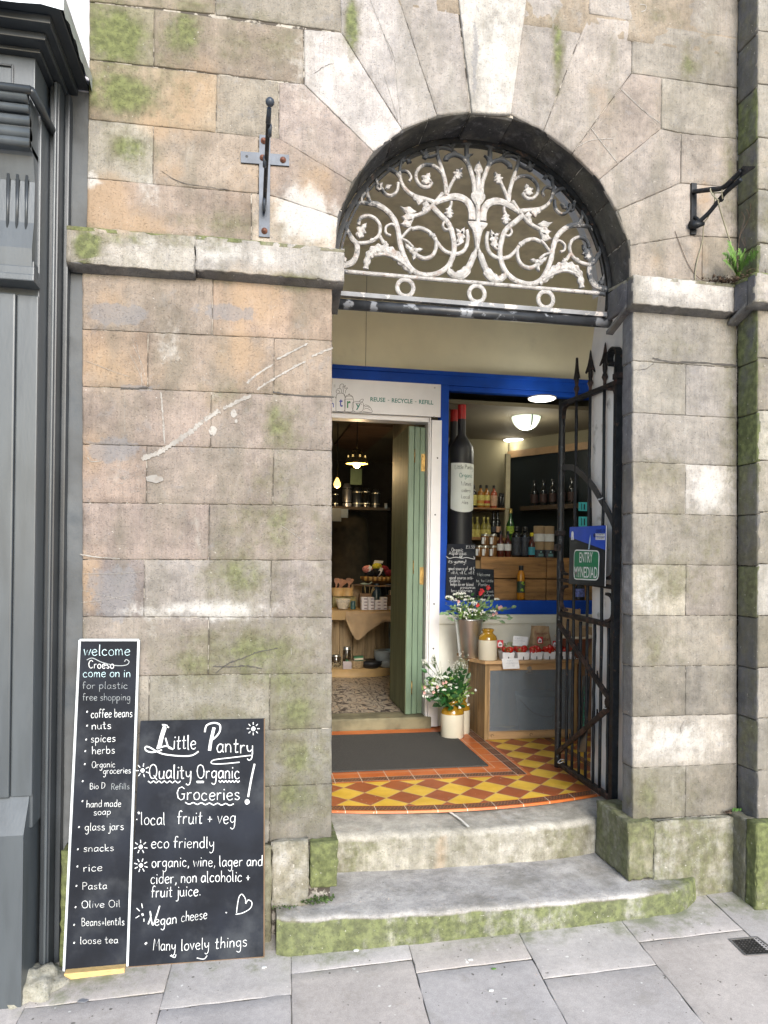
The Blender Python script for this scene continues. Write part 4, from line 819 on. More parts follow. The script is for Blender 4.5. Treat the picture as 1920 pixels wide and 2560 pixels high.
# strip of rendered wall between the shopfronts
RW = mat('grey_painted_render', (.09, .096, .10), .75, vary=.3, vs=5, col2=(.055, .065, .075), c2=(.45, .7), c2s=2.5, bump=.6, bs=22)  # grey paint, deepened in colour for the shade below the cornice
m_ = MB(); bm = bmesh.new(); bmesh.ops.create_grid(bm, x_segments=14, y_segments=160, size=.5)
for v in bm.verts: x, z = -.76+(v.co.x+.5)*.15, -.05+(v.co.y+.5)*3.5; v.co = Vector((x, .012+.010*noise.noise((x*9, z*5, 0))+.004*noise.noise((x*30, z*30, 0)), z))
m_.bm(bm, 0, None, True); m_.build('rendered_wall', RW, n)
m_ = MB(); m_.box(-2.4, -.625, .02, .1, 3.45, 4.7); m_.build('upper_render', mat('pale_lilac_render', (.47, .46, .50), .85, vary=.06), n)
m_ = MB(); m_.box(-1.6, -.80, -.34, -.30, 3.56, 3.60, bev=.004); m_.box(-.84, -.80, -.34, -.30, 3.60, 4.4, bev=.004); wn = m_.build('bay_window_frame', mat('white_gloss', (.7, .7, .7), .4), n)
m_ = MB(); m_.box(-1.6, -.84, -.325, -.315, 3.60, 4.4); m_.build('pane', mat('window_dark_glass', (.10, .16, .22), .08, bump=0), wn)
m_ = MB(); m_.box(-3.2, -.985, -.19, -.18, .0, 3.21); m_.build('window_pane', mat('window_dark_glass'), n)
# mossy stone lump at the foot
m_ = SM(); bm = bmesh.new(); bmesh.ops.create_uvsphere(bm, u_segments=36, v_segments=16, radius=1); c0 = G(92, 2388)
for v in bm.verts:
    k = 1+.28*noise.noise(v.co*2.2)+.10*noise.noise(v.co*6); v.co = Vector((-.80+v.co.x*.125*k, -.165+v.co.y*.10*k, -.02+max(-.02, v.co.z*.085*k)))
bm.verts.index_update(); m_.addc([v.co.copy() for v in bm.verts], [tuple(v.index for v in f.verts) for f in bm.faces], (.33, .32, .27), [(.4, 0, .2, .35)]*len(bm.verts)); bm.free()
solo(m_, 'rubble_stone', STONE, 'rough mossy lump of old mortar and stone at foot of the grey pilaster', 'stone', (-.82, -.15, 0))
# ================================================================== HANGING SIGN BRACKETS
IB = mat('blue_black_iron', (.045, .055, .072), .45, metal=.3, vary=.25, vs=14, bump=.25, bs=60); BK = mat('black_iron', (.009, .011, .014), .5, vary=.5, vs=25, col2=(.07, .045, .035), c2=(.60, .68), c2s=26, bump=.5, bs=70, spec=.3)
RU = mat('rusty_bolt', (.13, .05, .03), .75, vary=.4, vs=60, bump=.4)
cb = lambda x, y: P(580+x*.1808, 220+y*.1808, -.006); b0 = at(663, 420, 0); pf = fac(-.0)
t = thing('sign_bracket', 'blue-grey cross shaped wrought iron sign bracket with ball end, left of the arch', 'bracket', b0)
m_ = MB(); m_.bar([cb(455, 655), cb(447, 2060)], .045, pf, 0, .008); m_.bar([cb(120, 955), cb(790, 1005)], .046, pf, .0005, .0085); m_.build('back_plate', IB, t)
for x, y in ((440, 735), (705, 1000), (448, 1980), (425, 970)): u, v = cb(x, y); m_ = MB(); m_.lathe([(.013, 0), (.013, .003), (.008, .004), (.008, .011), (.003, .013)], n=10, M=Matrix.Translation((u, -.0085, v)) @ Matrix.Rotation(math.pi/2, 4, 'X')); m_.build('bolt', RU, t)
m_ = MB(); u, v = cb(205, 950); m_.lathe([(.006, 0), (0, .0006)], n=10, M=Matrix.Translation((u, -.0087, v)) @ Matrix.Rotation(math.pi/2, 4, 'X'), cap=False); m_.build('bolt_hole', BK, t)
# arm projects to the street and rises; seen nearly end on
e0 = Vector((cb(450, 1620)[0], -.01, cb(450, 1600)[1])); e1 = at(580+500*.1808, 220+480*.1808, -.42); e2 = at(580+515*.1808, 220+280*.1808, -.47); e3 = at(580+525*.1808, 220+195*.1808, -.49)
A1 = Vector((cb(455, 700)[0], -.008, cb(455, 1250)[1]))
m_ = MB(); m_.tube(cr([e0, e0.lerp(e1, .33)+Vector((0, -.02, -.0)), e0.lerp(e1, .66), e1], 8), .0085, 8); m_.build('arm', BK, t)
m_ = MB(); m_.tube([e1, e2], [.010, .008], 8); m_.ball(e3, .0155, 0, 3); m_.build('ball_end', IB, t)
for f_, s_x in ((.92, .010), (.55, -.010)):
    m_ = MB(); c0 = e0.lerp(e1, f_)+Vector((s_x*.4, 0, 0)); m_.tube([c0+Vector((s_x*.3, .016*math.cos(a), .016*math.sin(a))) for a in [i*.6 for i in range(11)]], .0075, 8); m_.build('collar', IB, t)
m_ = MB(); c0 = e0+Vector((-.002, -.02, -.018)); m_.tube([c0+Vector((0, .028*math.cos(a)*(1-a*.07), .03*math.sin(a)*(1-a*.07))) for a in [i*.45 for i in range(16)]], .007, 6, flat=1.6); m_.build('scroll', IB, t)
# right bracket, arm swung sideways
cB = lambda x, y, Y=0: at(1680+x*.1808, 380+y*.1808, Y)
t = thing('sign_bracket', 'broken black iron sign bracket with rope tied to it, right of the arch', 'bracket', cB(290, 800))
m_ = MB(); a_, b_ = cB(288, 445), cB(282, 1150); m_.bar([(a_.x, a_.z), (b_.x, b_.z)], .026, pf, 0, .012); m_.build('back_plate', BK, t)
m_ = MB(); m_.tube(cr([cB(300, 548, -.015), cB(520, 520, -.09), cB(700, 495, -.16), cB(860, 360, -.22), cB(960, 260, -.26)], 8), .011, 6, flat=1.1)
m_.prism([(0, -.022), (.10, -.004), (.105, .0), (.02, .022), (0, .014)], lambda u, v, h: cB(940, 280, -.25)+(cB(1085, 222, -.32)-cB(940, 280, -.25)).normalized()*u+Vector((0, 0, 1))*v+Vector((.7, .7, 0))*h, 0, .006); m_.build('arm', BK, t)
m_ = MB(); m_.tube(cr([cB(350, 985, -.03), cB(500, 850, -.07), cB(640, 680, -.11), cB(760, 540, -.17), cB(950, 380, -.24)], 8), .011, 6); m_.build('brace', BK, t)
m_ = MB(); m_.ball(cB(680, 655, -.125), .012, 0, 2); m_.build('rivet', BK, t); m_ = MB(); m_.tube([cB(270, 1000, -.012), cB(330, 1010, -.035), cB(440, 990, -.04)], [.022, .018, .009], 8); m_.tube(cr([cB(310, 900, -.012), cB(360, 930, -.03), cB(370, 975, -.035)], 5), .007, 6); m_.build('hinge_knuckle', BK, t)
RP = mat('old_rope', (.26, .24, .17), .9, bump=.3); m_ = MB()
m_.tube(cr([cB(1005, 1715, -.02), cB(930, 1650, -.03), cB(870, 1450, -.05), cB(740, 1040, -.09), cB(650, 740, -.13), cB(640, 660, -.135)], 8), .0032, 6)
m_.tube(cr([cB(640, 670, -.14), cB(560, 590, -.12), cB(530, 520, -.11), cB(550, 500, -.10), cB(560, 560, -.11), cB(690, 560, -.15), cB(740, 540, -.17)], 8), .003, 6); m_.tube(cr([cB(700, 480, -.16), cB(690, 560, -.16), cB(700, 650, -.15)], 6), .003, 6)
m_.tube(cr([cB(580, 540, -.10), cB(585, 700, -.09), cB(500, 900, -.06), cB(440, 1000, -.04), cB(420, 1240, -.01), cB(350, 1500, -.008), cB(320, 1690, -.008), cB(330, 1815, -.01)], 8), .0028, 6); m_.build('rope', RP, t)
# ================================================================== FERN AND WEEDS
FG = mat('fern_green', (.10, .20, .035), .6, vary=.4, vs=30, bump=0); TW = mat('dry_twig', (.10, .07, .05), .9)
def frond(mb, base, tip, sag, n=22, w=.05, up=Vector((0, 0, 1))):
    d = tip-base; L = d.length; pts = [base+d*t+Vector((0, -1, 0))*sag*math.sin(t*math.pi)*.5+up*sag*(t*(1-t))*2 for t in [i/n for i in range(n+1)]]
    mb.tube(pts, [.0016*(1-.7*i/n) for i in range(n+1)], 4)
    for i in range(2, n):
        t = i/n; T = (pts[i]-pts[i-1]).normalized(); ww = w*math.sin(min(1, t*1.7)*math.pi/2)*(1-t**3)*random.uniform(.85, 1.1); nrm = Vector((.3, -1, .2)).normalized(); S_ = T.cross(nrm).normalized()
        for sg in (-1, 1):
            tipp = pts[i]+S_*sg*ww+T*ww*.35+nrm*random.uniform(-.2, .3)*ww; hw = L/n*.40; a = pts[i]-T*hw; b_ = pts[i]+T*hw; mid = pts[i].lerp(tipp, .55); mb.add([a, mid-T*hw*.9+nrm*.001, tipp, mid+T*hw*.9, b_], [(0, 1, 2, 3, 4)])
fb = cB(900, 1720, -.06); t = thing('fern', 'small bright green fern growing from the string course in the corner', 'fern', fb)
m_ = MB()
for x, y, Y, s in ((760, 1210, -.10, .02), (690, 1400, -.14, .03), (700, 1500, -.15, .02), (920, 1330, -.12, .02), (1000, 1340, -.16, .03), (1110, 1320, -.18, .02), (1060, 1440, -.18, .03), (1200, 1370, -.24, .03), (760, 1330, -.17, .02), (1000, 1500, -.2, .02), (820, 1420, -.16, .02)): frond(m_, fb+Vector((random.uniform(-.01, .01), 0, 0)), cB(x, y, Y), s, w=.034)
m_.build('frond', FG, t)
m_ = MB()
for x, y, Y in ((960, 830, -.1), (1090, 700, -.1), (1155, 665, -.12), (1030, 790, -.08), (1000, 1180, -.1)):
    e = cB(x, y, Y); mdl = cB(1060 if x > 1000 else 1000, 930, -.08) if y < 900 else cB(1010, 1300, -.08); m_.tube(cr([fb, cB(930, 1200, -.05), mdl, e], 6), .0012, 4)
m_.tube(cr([cB(40, 1090, -.004), cB(200, 1500, -.005), cB(330, 1700, -.006), cB(450, 1780, -.03), cB(700, 1830, -.05)], 6), .0014, 4); m_.build('dry_stem', TW, t)
m_ = MB()
for i in range(150):
    c0 = cB(random.gauss(880, 130), 1740+random.uniform(-40, 40), -.02-random.random()*.1); c0.z = 2.90+random.random()**2*.03; c0.y = -.008-random.random()*.055 if c0.x < 2.15 else -.02-random.random()*.15
    a = random.uniform(0, 6.28); d = Vector((math.cos(a), math.sin(a)*.6, random.uniform(-.3, .5)))*random.uniform(.006, .022); m_.tube([c0, c0+d], .0014, 4)
for i in range(60):
    c0 = Vector((2.12+random.gauss(0, .05), -.04-random.random()*.05, 2.90+random.random()*.012)); m_.ball(c0, random.uniform(.004, .009), 0, 1, jit=.4)
solo(m_, 'leaf_litter', mat('leaf_litter_brown', (.055, .035, .022), .95, vary=.5, vs=80), 'dark heap of dead twigs and leaf litter under the fern on the ledge', 'leaf litter', (2.1, -.05, 2.9), kind='stuff')
def weed(c0, r, n, lab, col=FG, s=.012):
    m_ = MB()
    for i in range(n):
        a = random.uniform(0, 6.28); rr = r*random.random()**.6; p0 = Vector(c0)+Vector((rr*math.cos(a), -abs(rr*math.sin(a))*.5, random.random()*.012)); d = Vector((random.uniform(-1, 1), random.uniform(-1, -.1), random.uniform(.1, 1))).normalized(); sd_ = d.cross(Vector((random.random(), random.random(), random.random()))).normalized(); L_ = s*random.uniform(.6, 1.4)
        m_.add([p0, p0+d*L_*.5+sd_*L_*.35, p0+d*L_, p0+d*L_*.5-sd_*L_*.35], [(0, 1, 2, 3)])
    solo(m_, 'weed', col, lab, 'weed', c0)
WD = mat('weed_dark_green', (.06, .10, .03), .8, vary=.5, vs=60, bump=0)
weed(at(960+1515*.5787, 1700+568*.5787, -.02), .03, 45, 'tiny green weed in the corner on top of the right plinth', mat('weed_green', (.10, .22, .05), .7, vary=.4, vs=50, bump=0), .012)
weed(at(960+1480*.5787, 1700+575*.5787, -.02), .025, 40, 'dry grey weed tuft beside the green weed on the right plinth', TW, .012)
weed((.27, -.03, .178), .075, 150, 'dark mossy weeds growing under the left plinth block on the step', WD, .016); weed((.14, -.06, .170), .06, 70, 'thin moss fringe at foot of the left plinth on the step', WD, .010)
# little bits lying on the slabs
def bit(px, py, lab, cat, mt, s=.012, n=3):
    g_ = G(px, py); m_ = MB(); poly = [(s*(.6+.5*random.random())*math.cos(a), s*.6*(.6+.5*random.random())*math.sin(a)) for a in [k*6.283/7 for k in range(7)]]; m_.prism(poly, lambda u, v, h: g_+Vector((u, v, .002+h)), 0, .003); solo(m_, cat.split()[-1], mt, lab, cat, g_)
PWT = mat('white_litter', (.7, .7, .68), .8)
bit(960+375*.5787, 1700+1212*.5787, 'small white shell shaped scrap on the pavement below the steps', 'scrap', PWT, .013); bit(960+463*.5787, 1700+1345*.5787, 'small round white scrap on the nearest paving slab', 'scrap', PWT, .010); bit(1540*.5787, 1700+1172*.5787, 'torn white scrap on the pavement beside lower step left end', 'scrap', PWT, .016); bit(1140*.5787, 1700+1245*.5787, 'small white scrap on the pavement by the large chalkboard corner', 'scrap', PWT, .010)
bit(960+474*.5787, 1700+1251*.5787, 'small green leaf lying on the pavement joint', 'leaf', mat('weed_green'), .010); bit(130*.5787, 1700+1276*.5787, 'dark red leaf lying on the pavement below the grey shopfront', 'leaf', mat('dark_red_leaf', (.09, .015, .015), .7), .010); bit(355*.5787, 1700+1390*.5787, 'flat dark grey chewing gum spot on the left paving slab', 'gum spot', mat('gum_grey', (.17, .175, .19), .9), .022)
# ================================================================== ORNATE ARCH GRILLE
q = NB('flaking_white_iron'); geo = q.n('ShaderNodeNewGeometry'); sx = q.n('ShaderNodeSeparateXYZ'); q.l(geo.outputs['Position'], sx.inputs[0]); M_ = q.mth
dx = M_('SUBTRACT', sx.outputs[0], .97); dz = M_('SUBTRACT', sx.outputs[2], 2.86); r_ = M_('SQRT', M_('ADD', M_('MULTIPLY', dx, dx), M_('MULTIPLY', dz, dz)))
wear = M_('ADD', q.noise(14, 5, .7), M_('MULTIPLY', q.rng(r_, .48, .68), -.36)); wear = M_('ADD', wear, M_('MULTIPLY', q.rng(sx.outputs[2], 3.3, 3.5), -.12))  # pale middle mixes peeling paint with reflection painted into the colour
wc = q.mix(q.rng(q.noise(45, 3), .35, .65), (.27, .26, .25), (.42, .40, .385)); wc = q.mix(q.mth('MULTIPLY', q.rng(q.noise(20, 5, .7), .56, .68), .7), wc, (.24, .17, .135)); wc = q.mix(M_('MULTIPLY', q.rng(q.noise(60, 4, .7), .58, .66), .8), wc, (.12, .10, .09))
q.col(q.mix(q.rng(wear, .20, .30), (.045, .05, .058), wc)); q.b.inputs['Roughness'].default_value = .7; q.bump(M_('ADD', q.noise(60, 4, .7), q.noise(150, 3)), .7, .006); WI = q.m
YG = .19; gp = fac(YG); XC = .990; ZC = 2.885
g5 = lambda x, y: P(820+x*.4581, 260+y*.4581, YG)
gr = thing('arch_grille', 'ornate cast iron fanlight grille of scrolls and leaves with flaking white paint, in the arch', 'grille', (XC, YG, 2.8))
m_ = MB(); RR = .665
arc = [(XC+.01+RR*math.cos(a), ZC+RR*math.sin(a)) for a in [math.pi*i/60 for i in range(-2, 63)]]; m_.bar(arc, .022, gp, -.012, .014); m_.bar([(XC+.01+(RR-.022)*math.cos(a), ZC+(RR-.022)*math.sin(a)) for a in [math.pi*i/60 for i in range(0, 61)]], .010, gp, -.004, .006); m_.build('arch_frame', BK, gr)
zr = 2.897; zl = 2.793
m_ = MB(); m_.bar([(.34, zr), (1.64, zr)], .017, gp, -.006, .008, round_=True); m_.build('upper_rail', WI, gr)
m_ = MB(); m_.bar([(.33, zl), (1.65, zl)], .020, gp, -.014, .016); m_.build('lower_rail', mat('rail_grey_paint', (.12, .125, .135), .5, vary=.3, vs=8, col2=(.42, .38, .35), c2=(.55, .6), c2s=9, bump=.4), gr)
m_ = MB(); m_.tube([(.30, YG+.01, 2.752), (1.68, YG+.01, 2.762)], .0235, 14); m_.build('support_pipe', mat('pipe_black_paint', (.022, .024, .028), .4, vary=.4, vs=12, col2=(.20, .21, .23), c2=(.56, .6), c2s=8, bump=.4, bs=30), gr)
for x in (.662, 1.003, 1.343): m_ = MB(); m_.bar([(x+.0375*math.cos(a), 2.846+.038*math.sin(a)) for a in [2*math.pi*i/28 for i in range(29)]], .019, gp, -.005, .006, round_=True); m_.build('ring', WI, gr)
Sc = 3.19/FPX*.4581
# right half, traced in photo units and mirrored about the stem
CV = []   # (points, widths)
def cv(pts, w0, w1=None, wm=None): CV.append((pts, w0, w1 if w1 is not None else w0, wm))
cv([(872, 700), (865, 740), (872, 790), (895, 825), (935, 842), (985, 835), (1025, 800), (1042, 775), (1075, 748), (1120, 738), (1160, 752)], 16)
cv([(1160, 745), (1180, 765), (1205, 800), (1216, 815)], 12)
cv([(1005, 530), (1045, 590), (1085, 640), (1130, 672), (1170, 690)], 16)
cv([(1060, 610), (1020, 645), (985, 672), (962, 700), (948, 740), (937, 800), (945, 865), (975, 925), (1030, 968), (1100, 985), (1155, 965), (1190, 915), (1215, 850), (1226, 790), (1245, 730), (1285, 685), (1335, 662), (1375, 662)], 22)
cv([(1375, 662), (1430, 672), (1470, 710), (1485, 760), (1482, 810), (1455, 858), (1430, 885), (1428, 930), (1445, 975), (1480, 1000), (1525, 1012)], 15, 26)
cv([(1425, 878), (1370, 862), (1328, 825), (1318, 775), (1340, 738), (1380, 728), (1415, 748), (1425, 785)], 15)
cv([(1032, 790), (1035, 840), (1058, 880), (1100, 896), (1140, 880)], 15, 18)
cv([(1215, 815), (1180, 825), (1150, 850)], 12)
cv([(845, 640), (848, 590), (868, 550), (905, 532), (950, 536), (1000, 560), (1040, 585)], 30, 22, 34)
cv([(1030, 590), (1080, 582), (1150, 575), (1195, 552), (1222, 510), (1228, 455), (1218, 395)], 20, 12)
cv([(1222, 500), (1250, 472), (1300, 462), (1350, 485), (1382, 540), (1388, 600), (1372, 655)], 16)
cv([(1235, 525), (1240, 570), (1268, 600), (1300, 595), (1318, 570)], 13)
cv([(985, 535), (990, 480), (1003, 430), (1018, 385), (1036, 330), (1040, 285)], 20, 14)
cv([(1010, 420), (1050, 395), (1100, 398), (1138, 435), (1145, 480), (1118, 515), (1080, 512), (1062, 485)], 14)
cv([(838, 490), (842, 430), (862, 370), (880, 320), (884, 260), (880, 205)], 18, 20)
cv([(872, 345), (905, 315), (950, 308), (990, 335), (992, 352)], 14, 22)
cv([(920, 312), (960, 288), (1010, 285), (1040, 300)], 12)
cv([(985, 540), (965, 480), (942, 430)], 14); cv([(958, 565), (962, 600)], 12)
cv([(1040, 330), (1075, 350), (1098, 350)], 10)
cv([(880, 240), (930, 235), (960, 260), (955, 300)], 12)
cv([(1320, 820), (1300, 850), (1285, 855)], 14, 20)
cv([(975, 670), (995, 685), (1000, 705), (985, 722), (962, 715)], 11)
cv([(1150, 330), (1190, 340), (1205, 375)], 10)
cv([(930, 232), (950, 212), (985, 222), (992, 252), (968, 270), (948, 258)], 11)
cv([(1045, 290), (1090, 272), (1128, 298), (1122, 335), (1092, 340)], 11)
cv([(1228, 400), (1265, 395), (1300, 425), (1300, 460)], 12)
cv([(1388, 600), (1412, 640), (1410, 672)], 11)
cv([(1222, 460), (1190, 455), (1170, 480), (1180, 505)], 11)
cv([(1228, 760), (1262, 748), (1290, 770), (1288, 800), (1265, 808)], 11)
cv([(940, 800), (915, 790), (900, 760), (912, 740)], 10)
LV = []   # leaves: base, tip, width, lobes
def lf_(b, t, w, lobes=3): LV.append((b, t, w, lobes))
lf_((1140, 660), (1222, 650), 36, 1); lf_((1160, 705), (1220, 742), 40, 1); lf_((1150, 690), (1215, 700), 60, 1)
lf_((905, 790), (885, 690), 44, 3); lf_((885, 725), (935, 708), 26, 2)
lf_((1150, 872), (1100, 852), 26, 2); lf_((1145, 865), (1150, 918), 26, 2); lf_((1140, 870), (1195, 835), 28, 2)
lf_((1420, 855), (1385, 770), 48, 3); lf_((1330, 590), (1312, 545), 40, 3); lf_((1300, 575), (1265, 548), 20, 1); lf_((1325, 580), (1345, 520), 26, 2)
lf_((1095, 505), (1075, 440), 52, 3); lf_((935, 440), (905, 375), 46, 4); lf_((965, 660), (962, 585), 44, 4)
lf_((1098, 370), (1095, 315), 38, 3); lf_((1210, 415), (1222, 365), 46, 3); lf_((1200, 400), (1170, 405), 22, 1)
lf_((1090, 590), (1110, 660), 34, 2); lf_((1105, 600), (1160, 570), 44, 2)
lf_((900, 330), (850, 285), 22, 1); lf_((878, 250), (872, 200), 44, 2); lf_((1290, 850), (1285, 880), 20, 1); lf_((1035, 770), (1075, 755), 26, 2)
lf_((1480, 990), (1500, 935), 26, 2); lf_((1370, 860), (1340, 845), 18, 1)
CB = [([(1150, 982), (1195, 945), (1240, 905), (1290, 888), (1340, 898), (1372, 940), (1384, 1005)], 26)]     # big acanthus leaves
def uv(p): return g5(*p)
xs_ = g5(815, 650)[0]
def mir(L, sg): return L if sg > 0 else [(2*xs_-u, v) for u, v in L]
def leaf_poly(mb, b, t, w, lobes, sg):
    n = 20; L = []; R = []
    dx_, dy_ = t[0]-b[0], t[1]-b[1]; q_ = math.hypot(dx_, dy_)
    pts = []; wd = []
    for i in range(n+1):
        s = i/n; prof_ = math.sin(math.pi*min(1, s*1.02)**.75)*(1+.32*math.cos(s*lobes*2*math.pi+math.pi)); bend = math.sin(s*math.pi)*q_*.08
        pts.append((b[0]+dx_*s-dy_/q_*bend, b[1]+dy_*s+dx_/q_*bend)); wd.append(max(2., w*prof_)*Sc)
    mb.bar(mir([uv(p) for p in pts], sg), wd, gp, -.005, .012, round_=True)
for sg in (1, -1):
    m_ = MB()
    for k, (pts, w0_, w1_, wm) in enumerate(CV):
        L = mir([uv(p) for p in cr(pts, 7)], sg); n_ = len(L)
        ww = [(w0_+(w1_-w0_)*i/(n_-1)+((wm-w0_)*math.sin(math.pi*i/(n_-1)) if wm else 0))*Sc*1.28*(1+.10*noise.noise((i*.35, k, sg))) for i in range(n_)]
        d_ = .0012*(k % 4); m_.bar(L, ww, gp, -.006+d_*.3, .008+d_, round_=True)
    m_.build('scrollwork', WI, gr)
    for i, (b, t, w_, lb) in enumerate(LV): m_ = MB(); leaf_poly(m_, b, t, w_, lb, sg); m_.build('leaf_ornament', WI, gr)
    m_ = MB()
    for pts, w_ in CB:
        L0 = cr(pts, 8); n_ = len(L0); L = mir([uv(p) for p in L0], sg); m_.bar(L, [w_*Sc*(1.0+1.0*math.sin(math.pi*i/(n_-1)))*(1+.22*math.sin(i*1.35)) for i in range(n_)], gp, -.006, .013, round_=True)
        L0 = cr([(1165, 970), (1230, 930), (1290, 915), (1345, 930)], 8); m_.bar(mir([uv(p) for p in L0], sg), 16*Sc, gp, .004, .017, round_=True)
    m_.build('acanthus_leaf', WI, gr)
def sl(pts, ws): # central stem pieces
    L = [(xs_, uv((815, y))[1]) for y in pts]; return L, [w_*Sc for w_ in ws]
m_ = MB(); L, ww = sl([955, 900, 850, 800, 785, 760, 720, 690, 665, 650], [130, 88, 62, 30, 22, 28, 44, 62, 105, 118]); 
m_.bar(L[3:], ww[3:], gp, -.007, .016, round_=True)
for sg in (1, -1): m_.bar(mir([uv(p) for p in cr([(818, 795), (838, 850), (858, 900), (890, 945), (935, 958), (965, 930), (950, 905)], 7)], sg), [w_*Sc for w_ in ([20]*4+[34]*12+[52]*10+[36]*8+[18]*20)[:len(cr([(0, 0)]*7, 7))]], gp, -.006, .014, round_=True)
L, ww = sl([650, 560, 535, 515, 495, 480, 420, 385, 372, 355, 335, 318], [26, 26, 60, 84, 80, 34, 28, 26, 50, 46, 28, 4]); m_.bar(L, ww, gp, -.007, .015, round_=True)
m_.build('central_stem', WI, gr)
# ================================================================== OPEN IRON GATE
GX = 1.80
g1 = lambda x, y: at_x(1360+x*.226, 830+y*.226); g2 = lambda x, y: at_x(1360+x*.3483, 1280+y*.3483)
def at_x(px, py, X=GX): r = ray(px, py); p = CAMP+r*(X/r.x); return (p.y, p.z)
fg = lambda u, v, h: (GX-h, u, v)
RI = mat('rusty_black_iron', (.016, .013, .013), .6, vary=.5, vs=20, spec=.3, col2=(.06, .035, .028), c2=(.5, .62), c2s=24, bump=.7, bs=50)
PI_ = mat('pitted_black_iron', (.009, .011, .014), .48, vary=.5, vs=25, col2=(.11, .12, .125), c2=(.62, .66), c2s=55, bump=.7, bs=60)
gt = thing('iron_gate', 'black wrought iron gate leaf with spear finials, standing open inward at the right jamb', 'gate', (GX, .32, .36))
def vbar(y, z0, z1, r, name, mt=BK, n=10, sq=False, wob=.0):
    m_ = MB()
    if sq: m_.box(GX-r, GX+r, y-r, y+r, z0, z1, bev=.003)
    else: k = 14; m_.tube([(GX+random.uniform(-wob, wob), y+random.uniform(-wob, wob), z0+(z1-z0)*i/k) for i in range(k+1)], [r*random.uniform(.92, 1.08) for _ in range(k+1)], n)
    return m_.build(name, mt, gt)
zt_h = 2.60; hy = .335
vbar(hy, .37, zt_h, .0175, 'hinge_stile', BK, sq=True); fy0, fy1 = .99, 1.0
m_ = MB(); k = 26; m_.tube([(GX, 1.005, .375+(2.57-.375)*i/k) for i in range(k+1)], [.019*random.uniform(.93, 1.1) for _ in range(k+1)], 8); m_.build('lock_stile', PI_, gt)
# top scroll of the hinge stile
m_ = MB(); zc_ = 2.655; yc_ = hy+.0; cyl = [(hy+.004, 2.56), (hy-.002, 2.62)]+[(hy+.040+.046*math.cos(a), 2.655+.043*math.sin(a)) for a in [math.pi-i*.35 for i in range(13)]]
m_.bar(cyl, .014, fg, -.022, .022); m_.build('scroll_top', BK, gt)
m_ = MB(); m_.box(GX-.022, GX+.024, hy-.022, hy+.022, 2.50, 2.525, bev=.003); m_.box(GX-.024, GX+.06, hy-.03, hy+.02, 2.53, 2.56, bev=.004); m_.build('hinge_strap', RI, gt)
T0 = (hy, 2.52); T1 = (1.005, 2.565)
def railp(name, a, b, w, th=.010, mt=BK, sag=0, arch=None):
    m_ = MB(); pts = [(a[0]+(b[0]-a[0])*t, a[1]+(b[1]-a[1])*t-sag*math.sin(math.pi*t)) for t in [i/14 for i in range(15)]]; m_.bar(pts, [w*random.uniform(.94, 1.06) for _ in pts], fg, -th, th, round_=True); return m_.build(name, mt, gt)
railp('top_rail', (hy, 2.515), (1.0, 2.545), .030, .012)
m_ = MB(); 
for (a, sx, sz) in (((hy+.016, 2.50), 1, -1), ((.985, 2.53), -1, -1)): m_ = MB(); m_.bar(cr([(a[0], a[1]-.075), (a[0]+sx*.008, a[1]-.03), (a[0]+sx*.03, a[1]-.008), (a[0]+sx*.075, a[1])], 5), .014, fg, -.011, .011); m_.build('corner_fillet', RI, gt)
for (y, z, sx, sz) in ((hy+.016, 1.30, 1, 1), (.985, 1.32, -1, 1), (hy+.016, 1.44, 1, -1), (.985, 1.46, -1, -1), (hy+.016, 1.52, 1, 1), (.985, 1.53, -1, 1)): m_ = MB(); m_.bar(cr([(y, z+sz*.075), (y+sx*.008, z+sz*.03), (y+sx*.03, z+sz*.008), (y+sx*.075, z)], 5), .014, fg, -.011, .011); m_.build('corner_fillet', RI, gt)
bars = [at_x(x, 1480)[0] for x in (1435, 1469, 1505)]; tips = (2.725, 2.722, 2.712)
zt2 = lambda y: 2.515+(y-hy)/.67*.03
for k, y in enumerate(bars):
    vbar(y, .40, zt2(y), .0085, 'long_bar', BK, 8, wob=.0015)
    rot = [0, .6, 1.57][k]; m_ = MB(); z = zt2(y); s = 1.0
    m_.lathe([(.0085, z), (.0085, z+.035), (.012, z+.045), (.0165, z+.056), (.013, z+.068), (.009, z+.078), (.012, z+.095), (.013, z+.115), (.010, z+.14)], (GX, y, 0), 10)
    Mz = Matrix.Translation((GX, y, z)) @ Matrix.Rotation(rot, 4, 'Z')
    for side in ((-1, 1)):
        pts = [(0, .14), (side*.010, .135), (side*.026, .112), (side*.029, .117), (side*.015, .155), (side*.007, .19), (0, .235)]
        m_.prism(pts, lambda u, v, h: Mz @ Vector((h, u, v)), -.007, .007)
    m_.lathe([(.011, z+.13), (.009, z+.17), (.001, z+.24)], (GX, y, 0), 6); m_.build('spear_head', RI, gt)
for x in (1417.5, 1449.5, 1485, 1521): y = at_x(x, 1700)[0]; vbar(y, .40, 1.27, .0085, 'short_bar', BK, 8, wob=.0015)
railp('lock_rail', (hy, 1.475), (1.0, 1.495), .022, .011, RI); railp('middle_rail', (hy, 1.28), (1.0, 1.295), .030, .012, RI); railp('bottom_rail', (hy, .40), (1.0, .40), .036, .011, RI)
m_ = MB(); m_.bar(cr([(1.03, 2.165), (.93, 2.16), (.80, 2.13), (.62, 2.03), (.50, 1.93), (.42, 1.86), (.35, 1.78)], 7), .034, fg, -.005, .005); m_.build('curved_brace', mat('greyed_black_iron', (.035, .037, .04), .55, vary=.3), gt)
